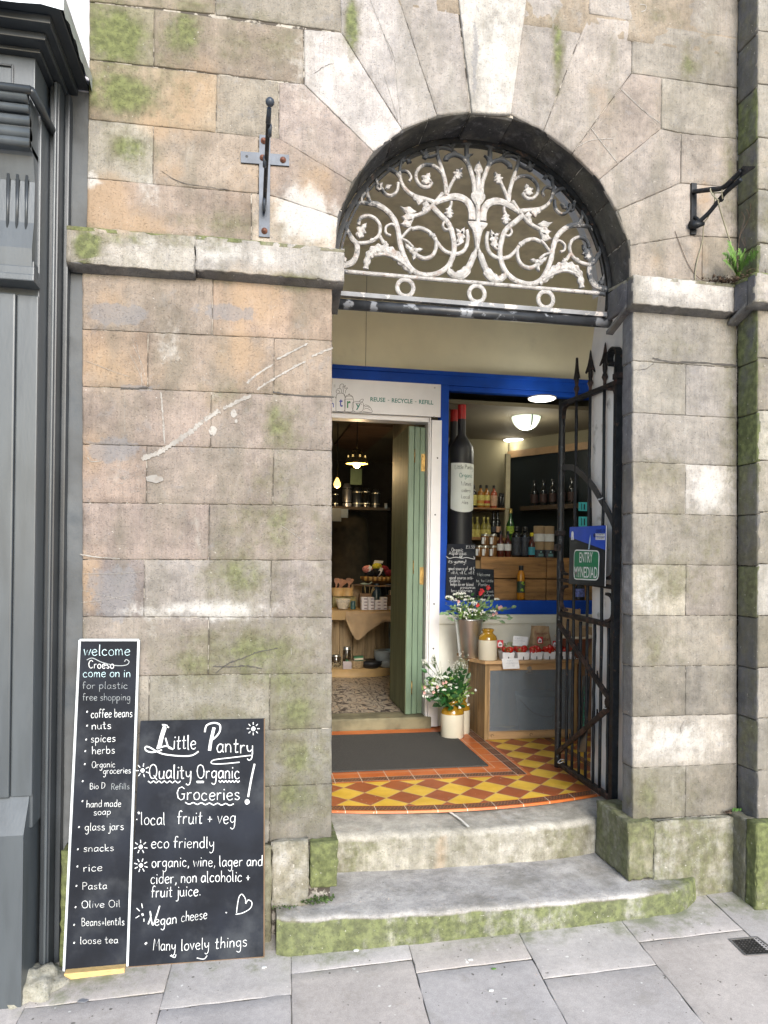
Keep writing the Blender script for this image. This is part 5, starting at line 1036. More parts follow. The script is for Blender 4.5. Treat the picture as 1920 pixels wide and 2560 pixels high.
def diag(a, b, w):
    pts = [(a[0]+(b[0]-a[0])*t, a[1]+(b[1]-a[1])*t) for t in [i/20 for i in range(21)]]; m_ = MB(); m_.bar(pts, [w*random.uniform(.9, 1.1) for _ in pts], fg, .006, .020, round_=True)
    for t in (.25, .42, .6, .78): y, z = a[0]+(b[0]-a[0])*t, a[1]+(b[1]-a[1])*t+w*.45; m_.prism([(y-.012, z-.01), (y+.008, z-.01), (y+.004, z+.035)], fg, .004, .012)
    m_.build('diagonal_brace', RI, gt)
diag((1.0, 1.24), (.36, .905), .034); diag((.98, .47), (.36, .865), .030)
m_ = MB(); m_.lathe([(.026, -.01), (.030, 0), (.026, .01)], n=12, M=Matrix.Translation((GX-.01, .375, .885)) @ Matrix.Rotation(math.pi/2, 4, 'Y')); m_.build('brace_knuckle', RI, gt)
m_ = MB(); zl_ = at_x(1395, 1369)[1]; m_.bar([(1.0+.022*math.cos(a)+.03, zl_+.018*math.sin(a)) for a in [2*math.pi*i/16 for i in range(17)]], .008, fg, .012, .020); m_.box(GX-.03, GX-.012, .97, 1.03, zl_-.02, zl_+.02, bev=.004); m_.box(GX-.028, GX+.022, .98, 1.028, zl_+.07, zl_+.10, bev=.005); m_.build('latch', RI, gt)
for (x, y) in ((1505, 1247), (1522, 1767), (1405, 1904)):
    m_ = MB(); yy, z = at_x(x, y); m_.tube([(GX+.024*math.cos(a), yy+.02*math.sin(a), z+.008*math.sin(a*1.5)) for a in [i*.6 for i in range(12)]], .0022, 5); m_.build('wire_tie', mat('white_wire', (.6, .6, .6), .5), gt)
m_ = MB(); c0 = at_x(1541, 2024); m_.box(GX-.05, GX+.06, .25, .40, .335, .372, bev=.008); solo(m_, 'hinge_block', mat('rust_stained_stone', (.20, .11, .06), .9, vary=.4, vs=20, bump=.5), 'rust stained stone block under the gate hinge', 'hinge block', (GX, .3, .34))
# sign tied to the gate
SP = Plane((GX-.026, .883, 1.477), (GX-.026, .437, 1.478), (GX-.026, .883, 1.80)); 
if SP.N.x > 0: SP.N = -SP.N
sw = lambda u, v, h: SP.w(u, v, h)
sg_ = thing('entry_sign', 'blue and black laminated sign with green ENTRY MYNEDIAD panel, tied to the iron gate', 'sign', (GX-.026, .66, 1.48))
s5 = lambda x, y: SP.hit(1360+x*.3483, 1280+y*.3483)
WH = mat('print_white', (.8, .8, .8), .4, bump=0, vary=0); BL_ = mat('print_blue', (.02, .075, .50), .3, vary=.1, bump=.05); BLK = mat('print_black', (.012, .014, .018), .28, vary=.2, bump=.05); GRN = mat('print_green', (.015, .20, .085), .35, vary=.05, bump=0)
cn = [s5(178, 516), s5(440, 533), s5(450, 95), s5(185, 108)]
m_ = MB(); m_.prism(cn, sw, -.004, .0); m_.build('panel', BLK, sg_)
m_ = MB(); m_.strip([cn[1], cn[2]], .010, sw, .001); m_.prism([s5(184, 180), s5(446, 275), s5(450, 96), s5(185, 109)], sw, .0, .0008, 1); m_.build('blue_field', [WH, BL_], sg_)
m_ = MB(); g_ = [s5(213, 484), s5(392, 492), s5(399, 276), s5(218, 269)]; 
def rrect(c, r):
    out = []
    for i in range(4):
        p, a, b = Vector(c[i]), Vector(c[i-1]), Vector(c[(i+1) % 4]); pa = p+(a-p).normalized()*r; pb = p+(b-p).normalized()*r
        for t in (0, .25, .5, .75, 1): q_ = pa*(1-t)**2+p*2*t*(1-t)+pb*t*t; out.append((q_.x, q_.y))
    return out
rr = rrect(g_, .035); m_.prism(rr, sw, .0, .0016, 0); m_.prism(inset(rr, .006), sw, .0, .0022, 1); m_.build('green_panel', [WH, GRN], sg_)
m_ = MB(); c_a = s5(232, 360); c_b = s5(352, 365); text_mesh(m_, 'ENTRY', SP, s5(258, 362)[0], s5(258, 362)[1], s5(352, 365)[0]-s5(258, 362)[0], .055, .0032, bold=.004); text_mesh(m_, 'MYNEDIAD', SP, s5(222, 466)[0], s5(222, 466)[1], s5(386, 472)[0]-s5(222, 466)[0], .058, .0032, bold=.004)
for (x0, y0, x1, y1) in ((372, 153, 438, 174), (372, 179, 438, 199)): m_.prism([s5(x0, y1), s5(x1, y1+2), s5(x1, y0+2), s5(x0, y0)], sw, .0005, .0016)
m_.lathe([(.016, 0), (.013, .001)], n=12, M=Matrix.Translation(SP.w(*s5(205, 158), .001)) @ SP.N.to_track_quat('Z', 'Y').to_matrix().to_4x4(), cap=True)
for x in (200, 210): m_.prism([s5(x-3, 200), s5(x+3, 200), s5(x+3, 168), s5(x-3, 168)], sw, .0005, .0015)
m_.prism([s5(318, 268), s5(328, 190), s5(334, 162), s5(336, 200), s5(326, 270)], sw, .0005, .0012, 1); m_.build('lettering', [WH, mat('print_pale_blue', (.35, .5, .65), .4, bump=0)], sg_)
m_ = MB(); text_mesh(m_, 'COVID-19', SP, s5(374, 150)[0], s5(374, 150)[1], s5(438, 150)[0]-s5(374, 150)[0], .017, .0016, bold=.03); text_mesh(m_, 'CORONAVIRUS', SP, s5(376, 170)[0], s5(376, 171)[1], s5(434, 170)[0]-s5(376, 170)[0], .012, .0022); text_mesh(m_, 'CORONAFEIRWS', SP, s5(376, 195)[0], s5(376, 196)[1], s5(434, 195)[0]-s5(376, 195)[0], .012, .0022)
m_.lathe([(.012, 0), (.010, .001)], n=10, M=Matrix.Translation(SP.w(*s5(362, 168), .001)) @ SP.N.to_track_quat('Z', 'Y').to_matrix().to_4x4()); m_.build('small_print', mat('print_navy', (.01, .02, .10), .4, bump=0), sg_)
# second sign standing behind the gate
P2 = Plane(at(1452, 1826, .72), at(1468, 1832, .60), at(1462, 1690, .76)); s2w = lambda u, v, h: P2.w(u, v, h)
t = thing('entry_sign', 'dark spare entry sign leaning sideways behind the gate on the porch floor', 'sign', P2.O)
m_ = MB(); k = [P2.hit(1447, 1880), P2.hit(1464, 1880), P2.hit(1474, 1690), P2.hit(1456, 1690)]; m_.prism(k, s2w, -.004, 0); m_.build('panel', BLK, t)
m_ = MB(); PR = Plane(P2.w(*P2.hit(1462, 1815), .001), P2.w(*P2.hit(1466, 1700), .001), P2.w(*P2.hit(1448, 1815), .001)); text_mesh(m_, 'NEDIAD', PR, 0, 0, .22, .035, .001, bold=.02); 
if PR.N.dot(CAMP-PR.O) < 0:
    m_ = MB(); PR.N = -PR.N; text_mesh(m_, 'NEDIAD', PR, 0, 0, .22, .035, .001, bold=.02)
m_.build('lettering', mat('print_teal', (.05, .28, .18), .5, bump=0), t)
# ================================================================== SHOPFRONT INSIDE THE PORCH
YS = 2.15
BLUE = mat('royal_blue_gloss', (.003, .055, .36), .62, vary=.16, vs=6, bump=.12, bs=30, spec=.25); WPT = mat('white_gloss_paint', (.76, .76, .77), .4, vary=.03, bump=.05)
DAD = mat('cream_white_panel', (.70, .70, .62), .55, vary=.04, col2=(.45, .42, .33), c2=(.62, .75), c2s=3, bump=.1); GRNP = mat('sage_green_paint', (.135, .205, .135), .5, vary=.12, vs=4, bump=.1, stretch=(4, 4, 1)); OLV = mat('olive_stained_ply', (.14, .165, .085), .6, vary=.2, vs=4, bump=.1, stretch=(4, 4, .6))
def X_(px, py, Y=YS): return P(px, py, Y)[0]
def Z_(px, py, Y=YS): return P(px, py, Y)[1]
sf = thing('shop_front', 'royal blue framed shop window and white door surround inside the porch', 'shop front', (1.4, YS, .36))
def pt(name, boxes, mt, par=sf, bev=.003, mi=0):
    for b in boxes: m_ = MB(); m_.box(*b, bev=bev); o = m_.build(name, mt, par)
    return o
zb_t = 3.003; zb_b = 2.872
pt('lintel', [(-.6, 3.2, YS-.03, YS+.05, 2.905, zb_t)], BLUE); pt('lintel_moulding', [(-.6, 3.2, YS-.045, YS-.03, 2.975, 3.004), (1.40, 3.2, YS-.012, YS+.05, zb_b-.002, 2.905)], BLUE)
pt('post', [(1.342, 1.405, YS-.03, YS+.05, 1.302, 2.905)], BLUE); pt('post', [(3.10, 3.2, YS-.03, YS+.05, 1.302, 2.905)], BLUE)
pt('window_sill_rail', [(1.342, 3.2, YS-.032, YS+.05, 1.203, 1.305)], BLUE)
pt('dado_panel', [(1.352, 3.2, YS-.012, YS+.03, .37, 1.13)], DAD, bev=.002); pt('dado_rail', [(1.350, 3.2, YS-.026, YS+.03, 1.13, 1.201)], DAD)
m_ = MB(); m_.add([(1.40, YS+.012, 1.30), (3.12, YS+.012, 1.30), (3.12, YS+.012, 2.875), (1.40, YS+.012, 2.875)], [(0, 1, 2, 3)]); m_.build('window_glass', glass('clear_glass', (.93, .95, .94), refl=.16), sf)
dx0, dx1 = .10, 1.255
pt('door_jamb', [(dx1, 1.275, YS-.015, YS+.10, .445, 2.66), (1.275, 1.352, YS-.035, YS+.04, .372, 2.64)], WPT); pt('door_jamb', [(dx0-.10, dx0, YS-.03, YS+.10, .445, 2.66)], WPT); pt('door_head', [(dx0-.1, 1.275, YS-.015, YS+.10, 2.625, 2.665)], WPT)
pt('wall_beside_door', [(-.6, dx0-.1, YS-.02, YS+.06, .36, 2.905)], WPT)
pt('architrave_bead', [(1.262, 1.272, YS-.028, YS-.015, .40, 2.655)], WPT, bev=.002)
for z in (2.36, 1.94, 1.28, .95): m_ = MB(); m_.lathe([(.006, 0), (.005, .002), (0, .003)], n=8, M=Matrix.Translation((1.322 if z > 2 else 1.31, YS-.035, z)) @ Matrix.Rotation(math.pi/2, 4, 'X'), cap=False); m_.build('screw', mat('dark_screw', (.03, .03, .03), .5, metal=.5), sf)
# threshold
THR = mat('worn_oak_threshold', (.25, .225, .15), .75, vary=.25, vs=8, bump=.4, bs=40, stretch=(1, 6, 6)); m_ = MB(); m_.box(dx0-.1, 1.30, YS-.045, YS+.16, .355, .448, bev=.012); solo(m_, 'door_threshold', mat('stone_threshold', (.15, .135, .08), .8, vary=.35, vs=7, bump=.5), 'worn olive brown stone threshold under the shop door', 'threshold', (.7, YS, .36))
# fascia sign over the door
SG = Plane((0, YS-.040, 0), (1, YS-.040, 0), (0, YS-.040, 1)); sgw = lambda u, v, h: SG.w(u, v, h)
sgn = thing('fascia_sign', 'white shop fascia sign with drawn jars and green words REUSE RECYCLE REFILL above the door', 'sign', (.8, YS-.04, 2.63))
m_ = MB(); m_.box(.0, 1.340, YS-.040, YS-.032, 2.662, 2.902, bev=.0015); m_.box(.0, 1.340, YS-.036, YS-.025, 2.902, 2.9045); m_.build('panel', WPT, sgn)
s8 = lambda x, y: SG.hit(820+x*.1808, 940+y*.1808)
TGn = mat('sign_teal', (.015, .20, .16), .5, bump=0); GRN2 = mat('sign_green', (.03, .24, .09), .5, bump=0); BL2 = mat('sign_violet_blue', (.045, .06, .38), .5, bump=0); INK = mat('sign_ink', (.05, .05, .05), .6, bump=0)
m_ = MB(); a = s8(585, 352); b_ = s8(1455, 385); hh = s8(585, 295)[1]-a[1]
# lettered along the board, straight
for w_, x0, x1 in (('REUSE', 585, 792), ('-', 826, 846), ('RECYCLE', 882, 1168), ('-', 1202, 1224), ('REFILL', 1258, 1455)):
    u0 = s8(x0, 352)[0]; u1 = s8(x1, 360)[0]; v = a[1]+.002
    if w_ == '-': m_.prism([(u0, v+hh*.40), (u1, v+hh*.40), (u1, v+hh*.52), (u0, v+hh*.52)], sgw, 0, .0008)
    else: text_mesh(m_, w_, SG, u0, v, u1-u0, hh, .001, bold=.02)
m_.build('slogan', TGn, sgn)
for ch, x0, y0, x1, yt, mt in (('t', 155, 420, 203, 315, BL2), ('r', 262, 438, 312, 345, GRN2), ('y', 385, 440, 448, 385, TGn), ('n', 42, 430, 80, 370, BL2)):
    m_ = MB(); u0, v0 = s8(x0, y0); u1 = s8(x1, y0)[0]; text_mesh(m_, ch, SG, u0, v0, u1-u0, s8(x0, yt)[1]-v0, .001, bold=.02); m_.build('painted_letter', mt, sgn)
m_ = MB()
def sk(pts, w_=.0028): m_.strip(cr([s8(*p) for p in pts], 5), w_, sgw, .0009)
for L in ([(110, 485), (112, 300), (135, 245), (215, 245), (235, 300), (225, 485), (110, 488)], [(235, 488), (238, 300), (345, 300), (335, 490), (235, 490)], [(238, 300), (250, 275), (290, 262), (330, 275), (345, 300)], [(282, 262), (292, 245), (300, 262)], [(240, 320), (345, 320)], [(340, 365), (400, 355), (480, 370), (490, 430), (465, 490), (370, 495), (335, 440), (340, 365)], [(425, 358), (460, 325), (488, 322), (480, 350), (450, 368)],
          [(480, 490), (600, 505), (605, 470), (570, 420), (520, 400), (490, 420)], [(500, 430), (540, 420), (575, 440)], [(490, 460), (540, 450), (590, 475)], [(60, 485), (600, 508)], [(60, 300), (100, 290), (112, 320)], [(125, 240), (112, 215), (130, 180), (160, 170), (165, 130), (190, 110), (215, 120), (205, 160), (240, 130), (230, 170), (270, 165), (245, 200), (240, 240)], [(165, 170), (190, 200), (180, 235)], [(205, 165), (215, 200), (205, 240)], [(130, 200), (160, 210), (150, 235)], [(380, 380), (450, 380), (470, 400)], [(235, 290), (225, 270), (215, 250)]): sk(L)
m_.strip([s8(80, 125), s8(102, 128)], .003, sgw, .0009); m_.strip([s8(80, 150), s8(102, 152)], .003, sgw, .0009)
m_.build('jar_drawing', INK, sgn)
m_ = MB()
for x, y in ((1477, 162), (1468, 562)): u, v = s8(x, y); m_.lathe([(.007, 0), (.006, .003), (0, .004)], n=10, M=Matrix.Translation((u, YS-.0402, v)) @ Matrix.Rotation(math.pi/2, 4, 'X'), cap=False)
m_.build('screw_cap', mat('screw_cap_white', (.5, .5, .5), .3), sgn)
# bifold door, three leaves folded back on the right jamb
BRS = mat('aged_brass', (.30, .20, .07), .4, metal=.8, vary=.3, vs=40)
fd = thing('folding_door', 'sage green folding timber door folded back against the right jamb', 'door', (1.18, 2.3, .45))
x = 1.120
m_ = MB(); m_.box(x, x+.042, 2.185, 2.185+.62, .452, 2.60, bev=.004); m_.build('door_leaf', GRNP, fd)
m_ = MB(); m_.box(x-.004, x-.0005, 2.19, 2.19+.61, .455, 2.598); m_.build('leaf_face', OLV, fd)
m_ = MB(); m_.box(x+.048, x+.088, 2.20, 2.82, .452, 2.60, bev=.004); m_.build('door_leaf', GRNP, fd); m_ = MB(); m_.box(x+.092, x+.131, 2.21, 2.83, .452, 2.60, bev=.004); m_.build('door_leaf', GRNP, fd)
for z0 in (2.27, 1.42): m_ = MB(); m_.box(x+.1, x+.131, 2.205, 2.2095, z0, z0+.13); [m_.lathe([(.004, 0), (0, .002)], n=6, M=Matrix.Translation((x+.115+.006*(-1)**k, 2.205, z0+.02+.03*k)) @ Matrix.Rotation(math.pi/2, 4, 'X'), cap=False) for k in range(4)]; m_.build('hinge', BRS, fd)
for z0 in (2.33, 1.50, .6): m_ = MB(); m_.tube([(x+.0455, 2.188, z0), (x+.0455, 2.188, z0+.10)], .005, 8); m_.build('hinge', BRS, fd)
# ================================================================== SHOP ROOM (part of the building)
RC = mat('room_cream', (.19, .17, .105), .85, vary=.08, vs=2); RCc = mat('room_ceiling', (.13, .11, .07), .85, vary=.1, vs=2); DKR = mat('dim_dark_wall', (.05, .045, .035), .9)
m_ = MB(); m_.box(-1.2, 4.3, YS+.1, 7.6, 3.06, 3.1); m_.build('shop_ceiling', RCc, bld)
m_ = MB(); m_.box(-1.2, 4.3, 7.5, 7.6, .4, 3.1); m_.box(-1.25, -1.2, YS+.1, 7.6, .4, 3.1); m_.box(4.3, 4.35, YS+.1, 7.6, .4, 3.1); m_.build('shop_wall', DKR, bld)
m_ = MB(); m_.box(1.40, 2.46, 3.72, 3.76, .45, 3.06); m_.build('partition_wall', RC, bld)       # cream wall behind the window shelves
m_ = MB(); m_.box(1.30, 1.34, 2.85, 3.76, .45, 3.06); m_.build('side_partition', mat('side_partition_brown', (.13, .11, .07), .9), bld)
# encaustic shop floor
q = NB('patterned_floor_tiles'); v = q.co((1, 1, 1), (0, 0, .0)); n_ = q.noise(11, 0, .4, vec=q.co((1.5, .9, 1)), dist=.9); n2_ = q.noise(20, 1, .5, vec=q.co((2, 1, 1), (0, 0, 1)), dist=1.8)
pm = q.mth('MAXIMUM', q.rng(q.mth('ABSOLUTE', q.mth('SUBTRACT', n_, .5)), .04, .06, 1, 0), q.rng(n2_, .62, .65)); base = q.mix(pm, (.40, .34, .26), (.055, .045, .045))
br = q.n('ShaderNodeTexBrick'); q.l(q.tc.outputs['Object'], br.inputs['Vector']); br.offset = 0; br.inputs['Scale'].default_value = 1; br.inputs['Brick Width'].default_value = .33; br.inputs['Row Height'].default_value = .33; br.inputs['Mortar Size'].default_value = .003
base = q.mix(br.outputs['Fac'], base, (.10, .08, .06)); q.col(base); q.b.inputs['Roughness'].default_value = .35
m_ = MB(); m_.add([(-1.2, YS+.15, .448), (4.3, YS+.15, .448), (4.3, 7.6, .448), (-1.2, 7.6, .448)], [(0, 1, 2, 3)]); tag(m_.build('shop_floor', q.m), kind='structure')
# right part of the window: dark glazed partition coming forward
DW = mat('dark_blue_green_panel', (.008, .012, .014), .35, vary=.3, vs=3); m_ = MB()
a_ = atz(1265, 1139, 2.80); b_ = atz(1392, 1095, 2.80)
pw_ = Plane((2.46, 3.70, .45), (3.0, 2.9, .45), (2.46, 3.70, 2))
pv_ = lambda u, v, h: pw_.w(u, v, h); m_.prism([(0, 0), (2.2, 0), (2.2, 2.20), (0, 2.20)], pv_, -.03, 0); m_.build('glazed_partition', DW, bld)
m_ = MB(); m_.prism([(0, 2.20), (2.2, 2.20), (2.2, 2.61), (0, 2.61)], pv_, -.03, 0.001); m_.build('partition_header', RC, bld)
m_ = MB(); m_.prism([(0, 2.17), (2.2, 2.17), (2.2, 2.235), (0, 2.235)], pv_, .002, .03); m_.build('partition_rail', mat('varnished_rail', (.30, .19, .10), .4), bld)
# ------------------------------------------------------------------ lamps
def lamp(o, energy, col, r=.05, loc=(0, 0, 0)):
    l_ = bpy.data.lights.new('lamp_light', 'POINT'); l_.energy = energy; l_.color = col; l_.shadow_soft_size = r; ob = bpy.data.objects.new('lamp_light', l_); scn.collection.objects.link(ob); ob.parent = o; ob.location = loc
EMW = mat('lit_white_diffuser', (.95, .95, .9), .5, emit=3.2, ecol=(1, .96, .86), vary=0, bump=0); EMD = mat('lit_opal_glass', (.8, .85, .75), .4, emit=.55, ecol=(.85, .95, .75), vary=0, bump=0)
m_ = MB(); m_.box(1.34, 4.3, YS+.09, 3.80, 2.80, 2.83); m_.build('window_ceiling', RCc, bld)
def dl(px, py, rx, lab, zc=2.799):
    c0 = atz(px, py, zc); r = rx*((c0-CAMP).length)/FPX; t = thing('downlight', lab, 'ceiling light', c0, group=None)
    m_ = MB(); m_.lathe([(r, 0), (r, -.012), (r*.9, -.016), (0, -.017)], c0, 28, cap=False); m_.build('diffuser', EMW, t); m_ = MB(); m_.lathe([(r+.012, 0), (r+.012, -.008), (r, -.0085), (r, 0)], c0, 28, cap=False); m_.build('rim', WPT, t); lamp(t, 1.5, (1, .9, .72), .1, (0, 0, -.08)); return c0
dl(1355, 994, 30, 'round lit ceiling downlight nearest the shop window top'); dl(1285, 1098, 24, 'round lit ceiling downlight further back, below left of the bowl lamp'); dl(1433, 1103, 9, 'small lit ceiling light seen behind the gate bar')
c0 = at(1315, 1060, 2.6); t = thing('bowl_ceiling_lamp', 'white opal glass half bowl ceiling lamp with dark strap, lit, seen through the window', 'ceiling lamp', c0)
r = 38*5.65/FPX; m_ = MB(); m_.lathe([(r*math.cos(a), -r*1.05*math.sin(a)+.075) for a in [i*math.pi/2/12 for i in range(13)]], c0, 32, cap=False); m_.build('glass_bowl', EMD, t)
m_ = MB(); m_.tube([c0+Vector((.004+.012*math.sin(a), -r*1.01*math.cos(a), -r*1.06*math.sin(a)+.075)) for a in [i*math.pi/2/9 for i in range(10)]], .0055, 6); m_.lathe([(.02, .075), (.02, .10)], c0, 12); m_.build('strap', BK, t); lamp(t, 4, (1, .93, .8), .08, (0, 0, -.12))
# colander pendant over the table
c0 = at(892, 1160, 3.6); t = thing('pendant_lamp', 'colander shaped pendant lamp with warm bulb glowing beneath, hanging inside the doorway', 'pendant lamp', c0); rr = 29*6.6/FPX
SH = mat('enamel_shade', (.10, .085, .05), .4, metal=.3); m_ = MB(); m_.lathe([(rr*.98, -.0), (rr, .005), (rr*.93, .03), (rr*.72, .075), (rr*.5, .105), (rr*.42, .112), (rr*.42, .13), (rr*.2, .135), (.02, .14)], c0, 32, cap=False); m_.lathe([(rr*.95, .004), (rr*.88, .03), (rr*.66, .072), (.01, .11)], c0, 32, 1, cap=False)
m_.build('shade', [SH, mat('shade_inside', (.7, .5, .15), .5, emit=1.1, ecol=(1, .62, .12), vary=0, bump=0)], t)
m_ = MB(); m_.tube([c0+Vector((0, 0, .13)), Vector((c0.x, c0.y, 3.06))], .004, 6); m_.build('cord', BK, t)
BU = mat('warm_bulb', (1, .75, .3), .3, emit=5, ecol=(1, .55, .12), vary=0, bump=0); m_ = MB(); m_.ball(c0+Vector((.0, 0, -.005)), .036, 0, 3, sc=(1, 1, 1)); m_.build('bulb', BU, t); lamp(t, 4.5, (1, .72, .38), .04, (0, 0, -.07))
m_ = MB()
for k in range(8):
    a = k*math.pi/4+.2
    for j in range(6): b__ = j*math.pi/3; m_.ball(c0+Vector((rr*.80*math.cos(a+.07*math.cos(b__)), rr*.80*math.sin(a+.07*math.cos(b__)), .062+.013*math.sin(b__))), .0035, 0, 1)
m_.build('pierced_hole', mat('hole_glow', (.9, .6, .2), .5, emit=.8, ecol=(1, .7, .25), bump=0), t)
c0 = at(843, 1212, 4.6); t = thing('filament_bulb', 'small bare filament bulb glowing amber at left of the doorway', 'pendant lamp', c0); m_ = MB(); m_.lathe([(.01, .075), (.018, .06), (.036, .02), (.038, 0), (.03, -.025), (.0, -.038)], c0, 16, cap=False); m_.build('bulb', mat('amber_bulb', (.9, .6, .25), .2, emit=1.4, ecol=(1, .6, .15), vary=0, bump=0), t); m_ = MB(); m_.ball(c0, .014, 0, 2); m_.build('filament', BU, t); m_ = MB(); m_.tube([c0+Vector((0, 0, .07)), (c0.x, c0.y, 3.06)], .004, 6); m_.build('cord', BK, t); lamp(t, 3, (1, .72, .38), .03, (0, 0, -.06))
# ------------------------------------------------------------------ timber ceiling hatch
m_ = MB(); k = [atz(x, y, 3.04) for x, y in ((876, 1062), (985, 1066), (905, 1135), (836, 1112))]; m_.prism([(p.x, p.y) for p in k], lambda u, v, h: (u, v, 3.04-h), -.02, .01); m_.build('timber_ceiling_board', mat('dark_timber_boards', (.10, .055, .03), .7, vary=.4, vs=3, stretch=(1, 12, 1)), bld)
# ------------------------------------------------------------------ stock builders
WOOD = mat('waxed_pine', (.33, .165, .055), .5, vary=.35, vs=3, stretch=(1, 9, 9), col2=(.13, .055, .018), c2=(.56, .68), c2s=9, bump=.2, bs=40); WOODV = mat('waxed_pine_upright', (.25, .16, .07), .6, vary=.3, vs=3, stretch=(9, 9, 1), col2=(.13, .07, .03), c2=(.6, .72), c2s=5, bump=.2)
KR = mat('kraft_paper', (.36, .25, .14), .85, vary=.1, vs=10, bump=.3, bs=25); BLKC = mat('black_cap', (.012, .012, .012), .35, bump=0); SILV = mat('silver_lid', (.6, .58, .5), .3, metal=.9, bump=0)
def liquid(name, c, rough=.08): return mat(name, c, rough, vary=.08, bump=0, coat=.5)
def bottle(name, lab, cat, c0, r, h, body, cap, label=None, neck=.3, shoulder=.55, grp=None, lh=(.12, .45), nr=.36, labcol2=None, capr=1.15):
    t = thing(name, lab, cat, c0, group=grp); m_ = MB(); hs = h*shoulder
    m_.lathe([(r*.9, 0), (r, h*.015), (r, hs), (r*.93, hs+h*.05), (r*.6, hs+h*.13), (r*nr, h*(1-neck)+h*.06), (r*nr, h*.93)], c0, 18); m_.build('glass_body', body, t)
    m_ = MB(); m_.lathe([(r*nr*capr, h*.86), (r*nr*capr, h), (r*nr*.9, h*1.003)], c0, 14); m_.build('cap', cap, t)
    if label:
        m_ = MB(); m_.lathe([(r*1.012, h*lh[0]), (r*1.012, h*lh[1])], c0, 18, cap=False); 
        ml = [label]
        if labcol2: m_.lathe([(r*1.02, h*(lh[0]+(lh[1]-lh[0])*.2)), (r*1.02, h*(lh[0]+(lh[1]-lh[0])*.5))], c0, 18, 1, cap=False); ml.append(labcol2)
        m_.build('label', ml, t)
    return t
def jar(name, lab, cat, c0, r, h, body, lid, label=None, grp=None):
    t = thing(name, lab, cat, c0, group=grp); m_ = MB(); m_.lathe([(r*.93, 0), (r, h*.06), (r, h*.78), (r*.88, h*.84)], c0, 18); m_.build('glass_body', body, t); m_ = MB(); m_.lathe([(r*.93, h*.83), (r*.93, h), (r*.85, h*1.01)], c0, 18); m_.build('lid', lid, t)
    if label: m_ = MB(); m_.box(c0[0]-r*1.02, c0[0]-r*.5, c0[1]-r*.98, c0[1]-r*.5, c0[2]+h*.1, c0[2]+h*.7); m_.build('label', label, t)
    return t
Lw = mat('label_white', (.7, .7, .68), .7, bump=0); Ly = mat('label_yellow', (.62, .55, .16), .7, vary=.2, vs=60, bump=0); Lg = mat('label_lime', (.30, .45, .05), .6, vary=.4, vs=60, bump=0); Lp = mat('label_peach', (.55, .33, .22), .7, vary=.2, vs=60, bump=0); Lr = mat('label_red', (.45, .05, .03), .6, bump=0); Lc = mat('label_cyan', (.06, .35, .45), .6, bump=0); Lk = mat('label_charcoal', (.04, .045, .06), .6, vary=.6, vs=90, bump=0)
LA = liquid('amber_liquid', (.45, .17, .015)); LH = liquid('honey_brown', (.17, .075, .02)); LD_ = liquid('dark_sauce', (.07, .012, .008)); LN = liquid('near_black_glass', (.012, .013, .014)); LY = liquid('pale_yellow_juice', (.30, .26, .06)); LGn = liquid('green_glass', (.02, .085, .02)); LO = liquid('orange_juice_glass', (.38, .16, .03)); LR = liquid('pink_juice_glass', (.42, .10, .05))
# ---- crates under the window: two rows of drawer fronts
YC = 2.30
cz0, cz1, cz2 = 1.30, P(1290, 1447, YC)[1], P(1290, 1393, YC)[1]
cr_t = thing('crate_shelf', 'unit of waxed pine crates standing in the shop window behind the oil bottle', 'crate unit', (1.8, YC, cz0))
cxs = [P(p, 1440, YC)[0] for p in (1202, 1366)]
for (a, b_) in ((cxs[0], cxs[1]-.004), (cxs[1]+.004, 2.75)):
    for (z0, z1) in ((cz0, cz1-.004), (cz1+.004, cz2)): m_ = MB(); m_.box(a, b_, YC, YC+.4, z0, z1, bev=.004); m_.build('crate', WOOD, cr_t)
m_ = MB(); m_.box(cxs[0]-.05, cxs[0]-.004, YC+.0, YC+.38, cz0+.10, cz2-.03, bev=.003); m_.build('end_board', WOODV, cr_t)
def onpx(x0, x1, yt, yb, Y): xc_, w_, z0, z1 = Q(x0, x1, yt, yb, Y); return xc_, w_/2, z1-z0
c4_ = lambda x: 1150+x*.1627; d4 = lambda y: 1160+y*.1627
zc = cz2+.001; YJ = YC+.10
for i, (x0, x1) in enumerate(((255, 322), (332, 440), (450, 560))): xx, rr, _ = onpx(c4_(x0), c4_(x1), 0+1365, 1390, YJ+.03*i*0); jar('honey_jar', 'brown honey jar in the bottom row on the crates, %s' % ('nearest the chalk sign', 'middle of three', 'right end beside the sauce bottles')[i], 'jar', Vector((xx, YJ, zc)), .0325, .088, LH, SILV, Lw, 'honey jars stacked on the window crates')
for i, (x0, x1) in enumerate(((320, 445), (450, 565))): xx, rr, _ = onpx(c4_(x0), c4_(x1), 1340, 1365, YJ); jar('honey_jar', 'brown honey jar on the upper tier of the window stack, %s one' % ('left', 'right')[i], 'jar', Vector((xx, YJ, zc+.091)), .0325, .088, LH, SILV, Lw, 'honey jars stacked on the window crates')
for i, (x0, x1) in enumerate(((570, 680), (690, 780))): xx, rr, _ = onpx(c4_(x0), c4_(x1), 1330, 1390, YJ-.02); bottle('sauce_bottle', 'slim dark red sauce bottle with black cap on the window crates, %s of the pair' % ('left', 'right')[i], 'bottle', Vector((xx, YJ-.02, zc)), .027, .205, LD_, BLKC, Lw, lh=(.25, .5), shoulder=.55, grp='sauce bottles in the window')
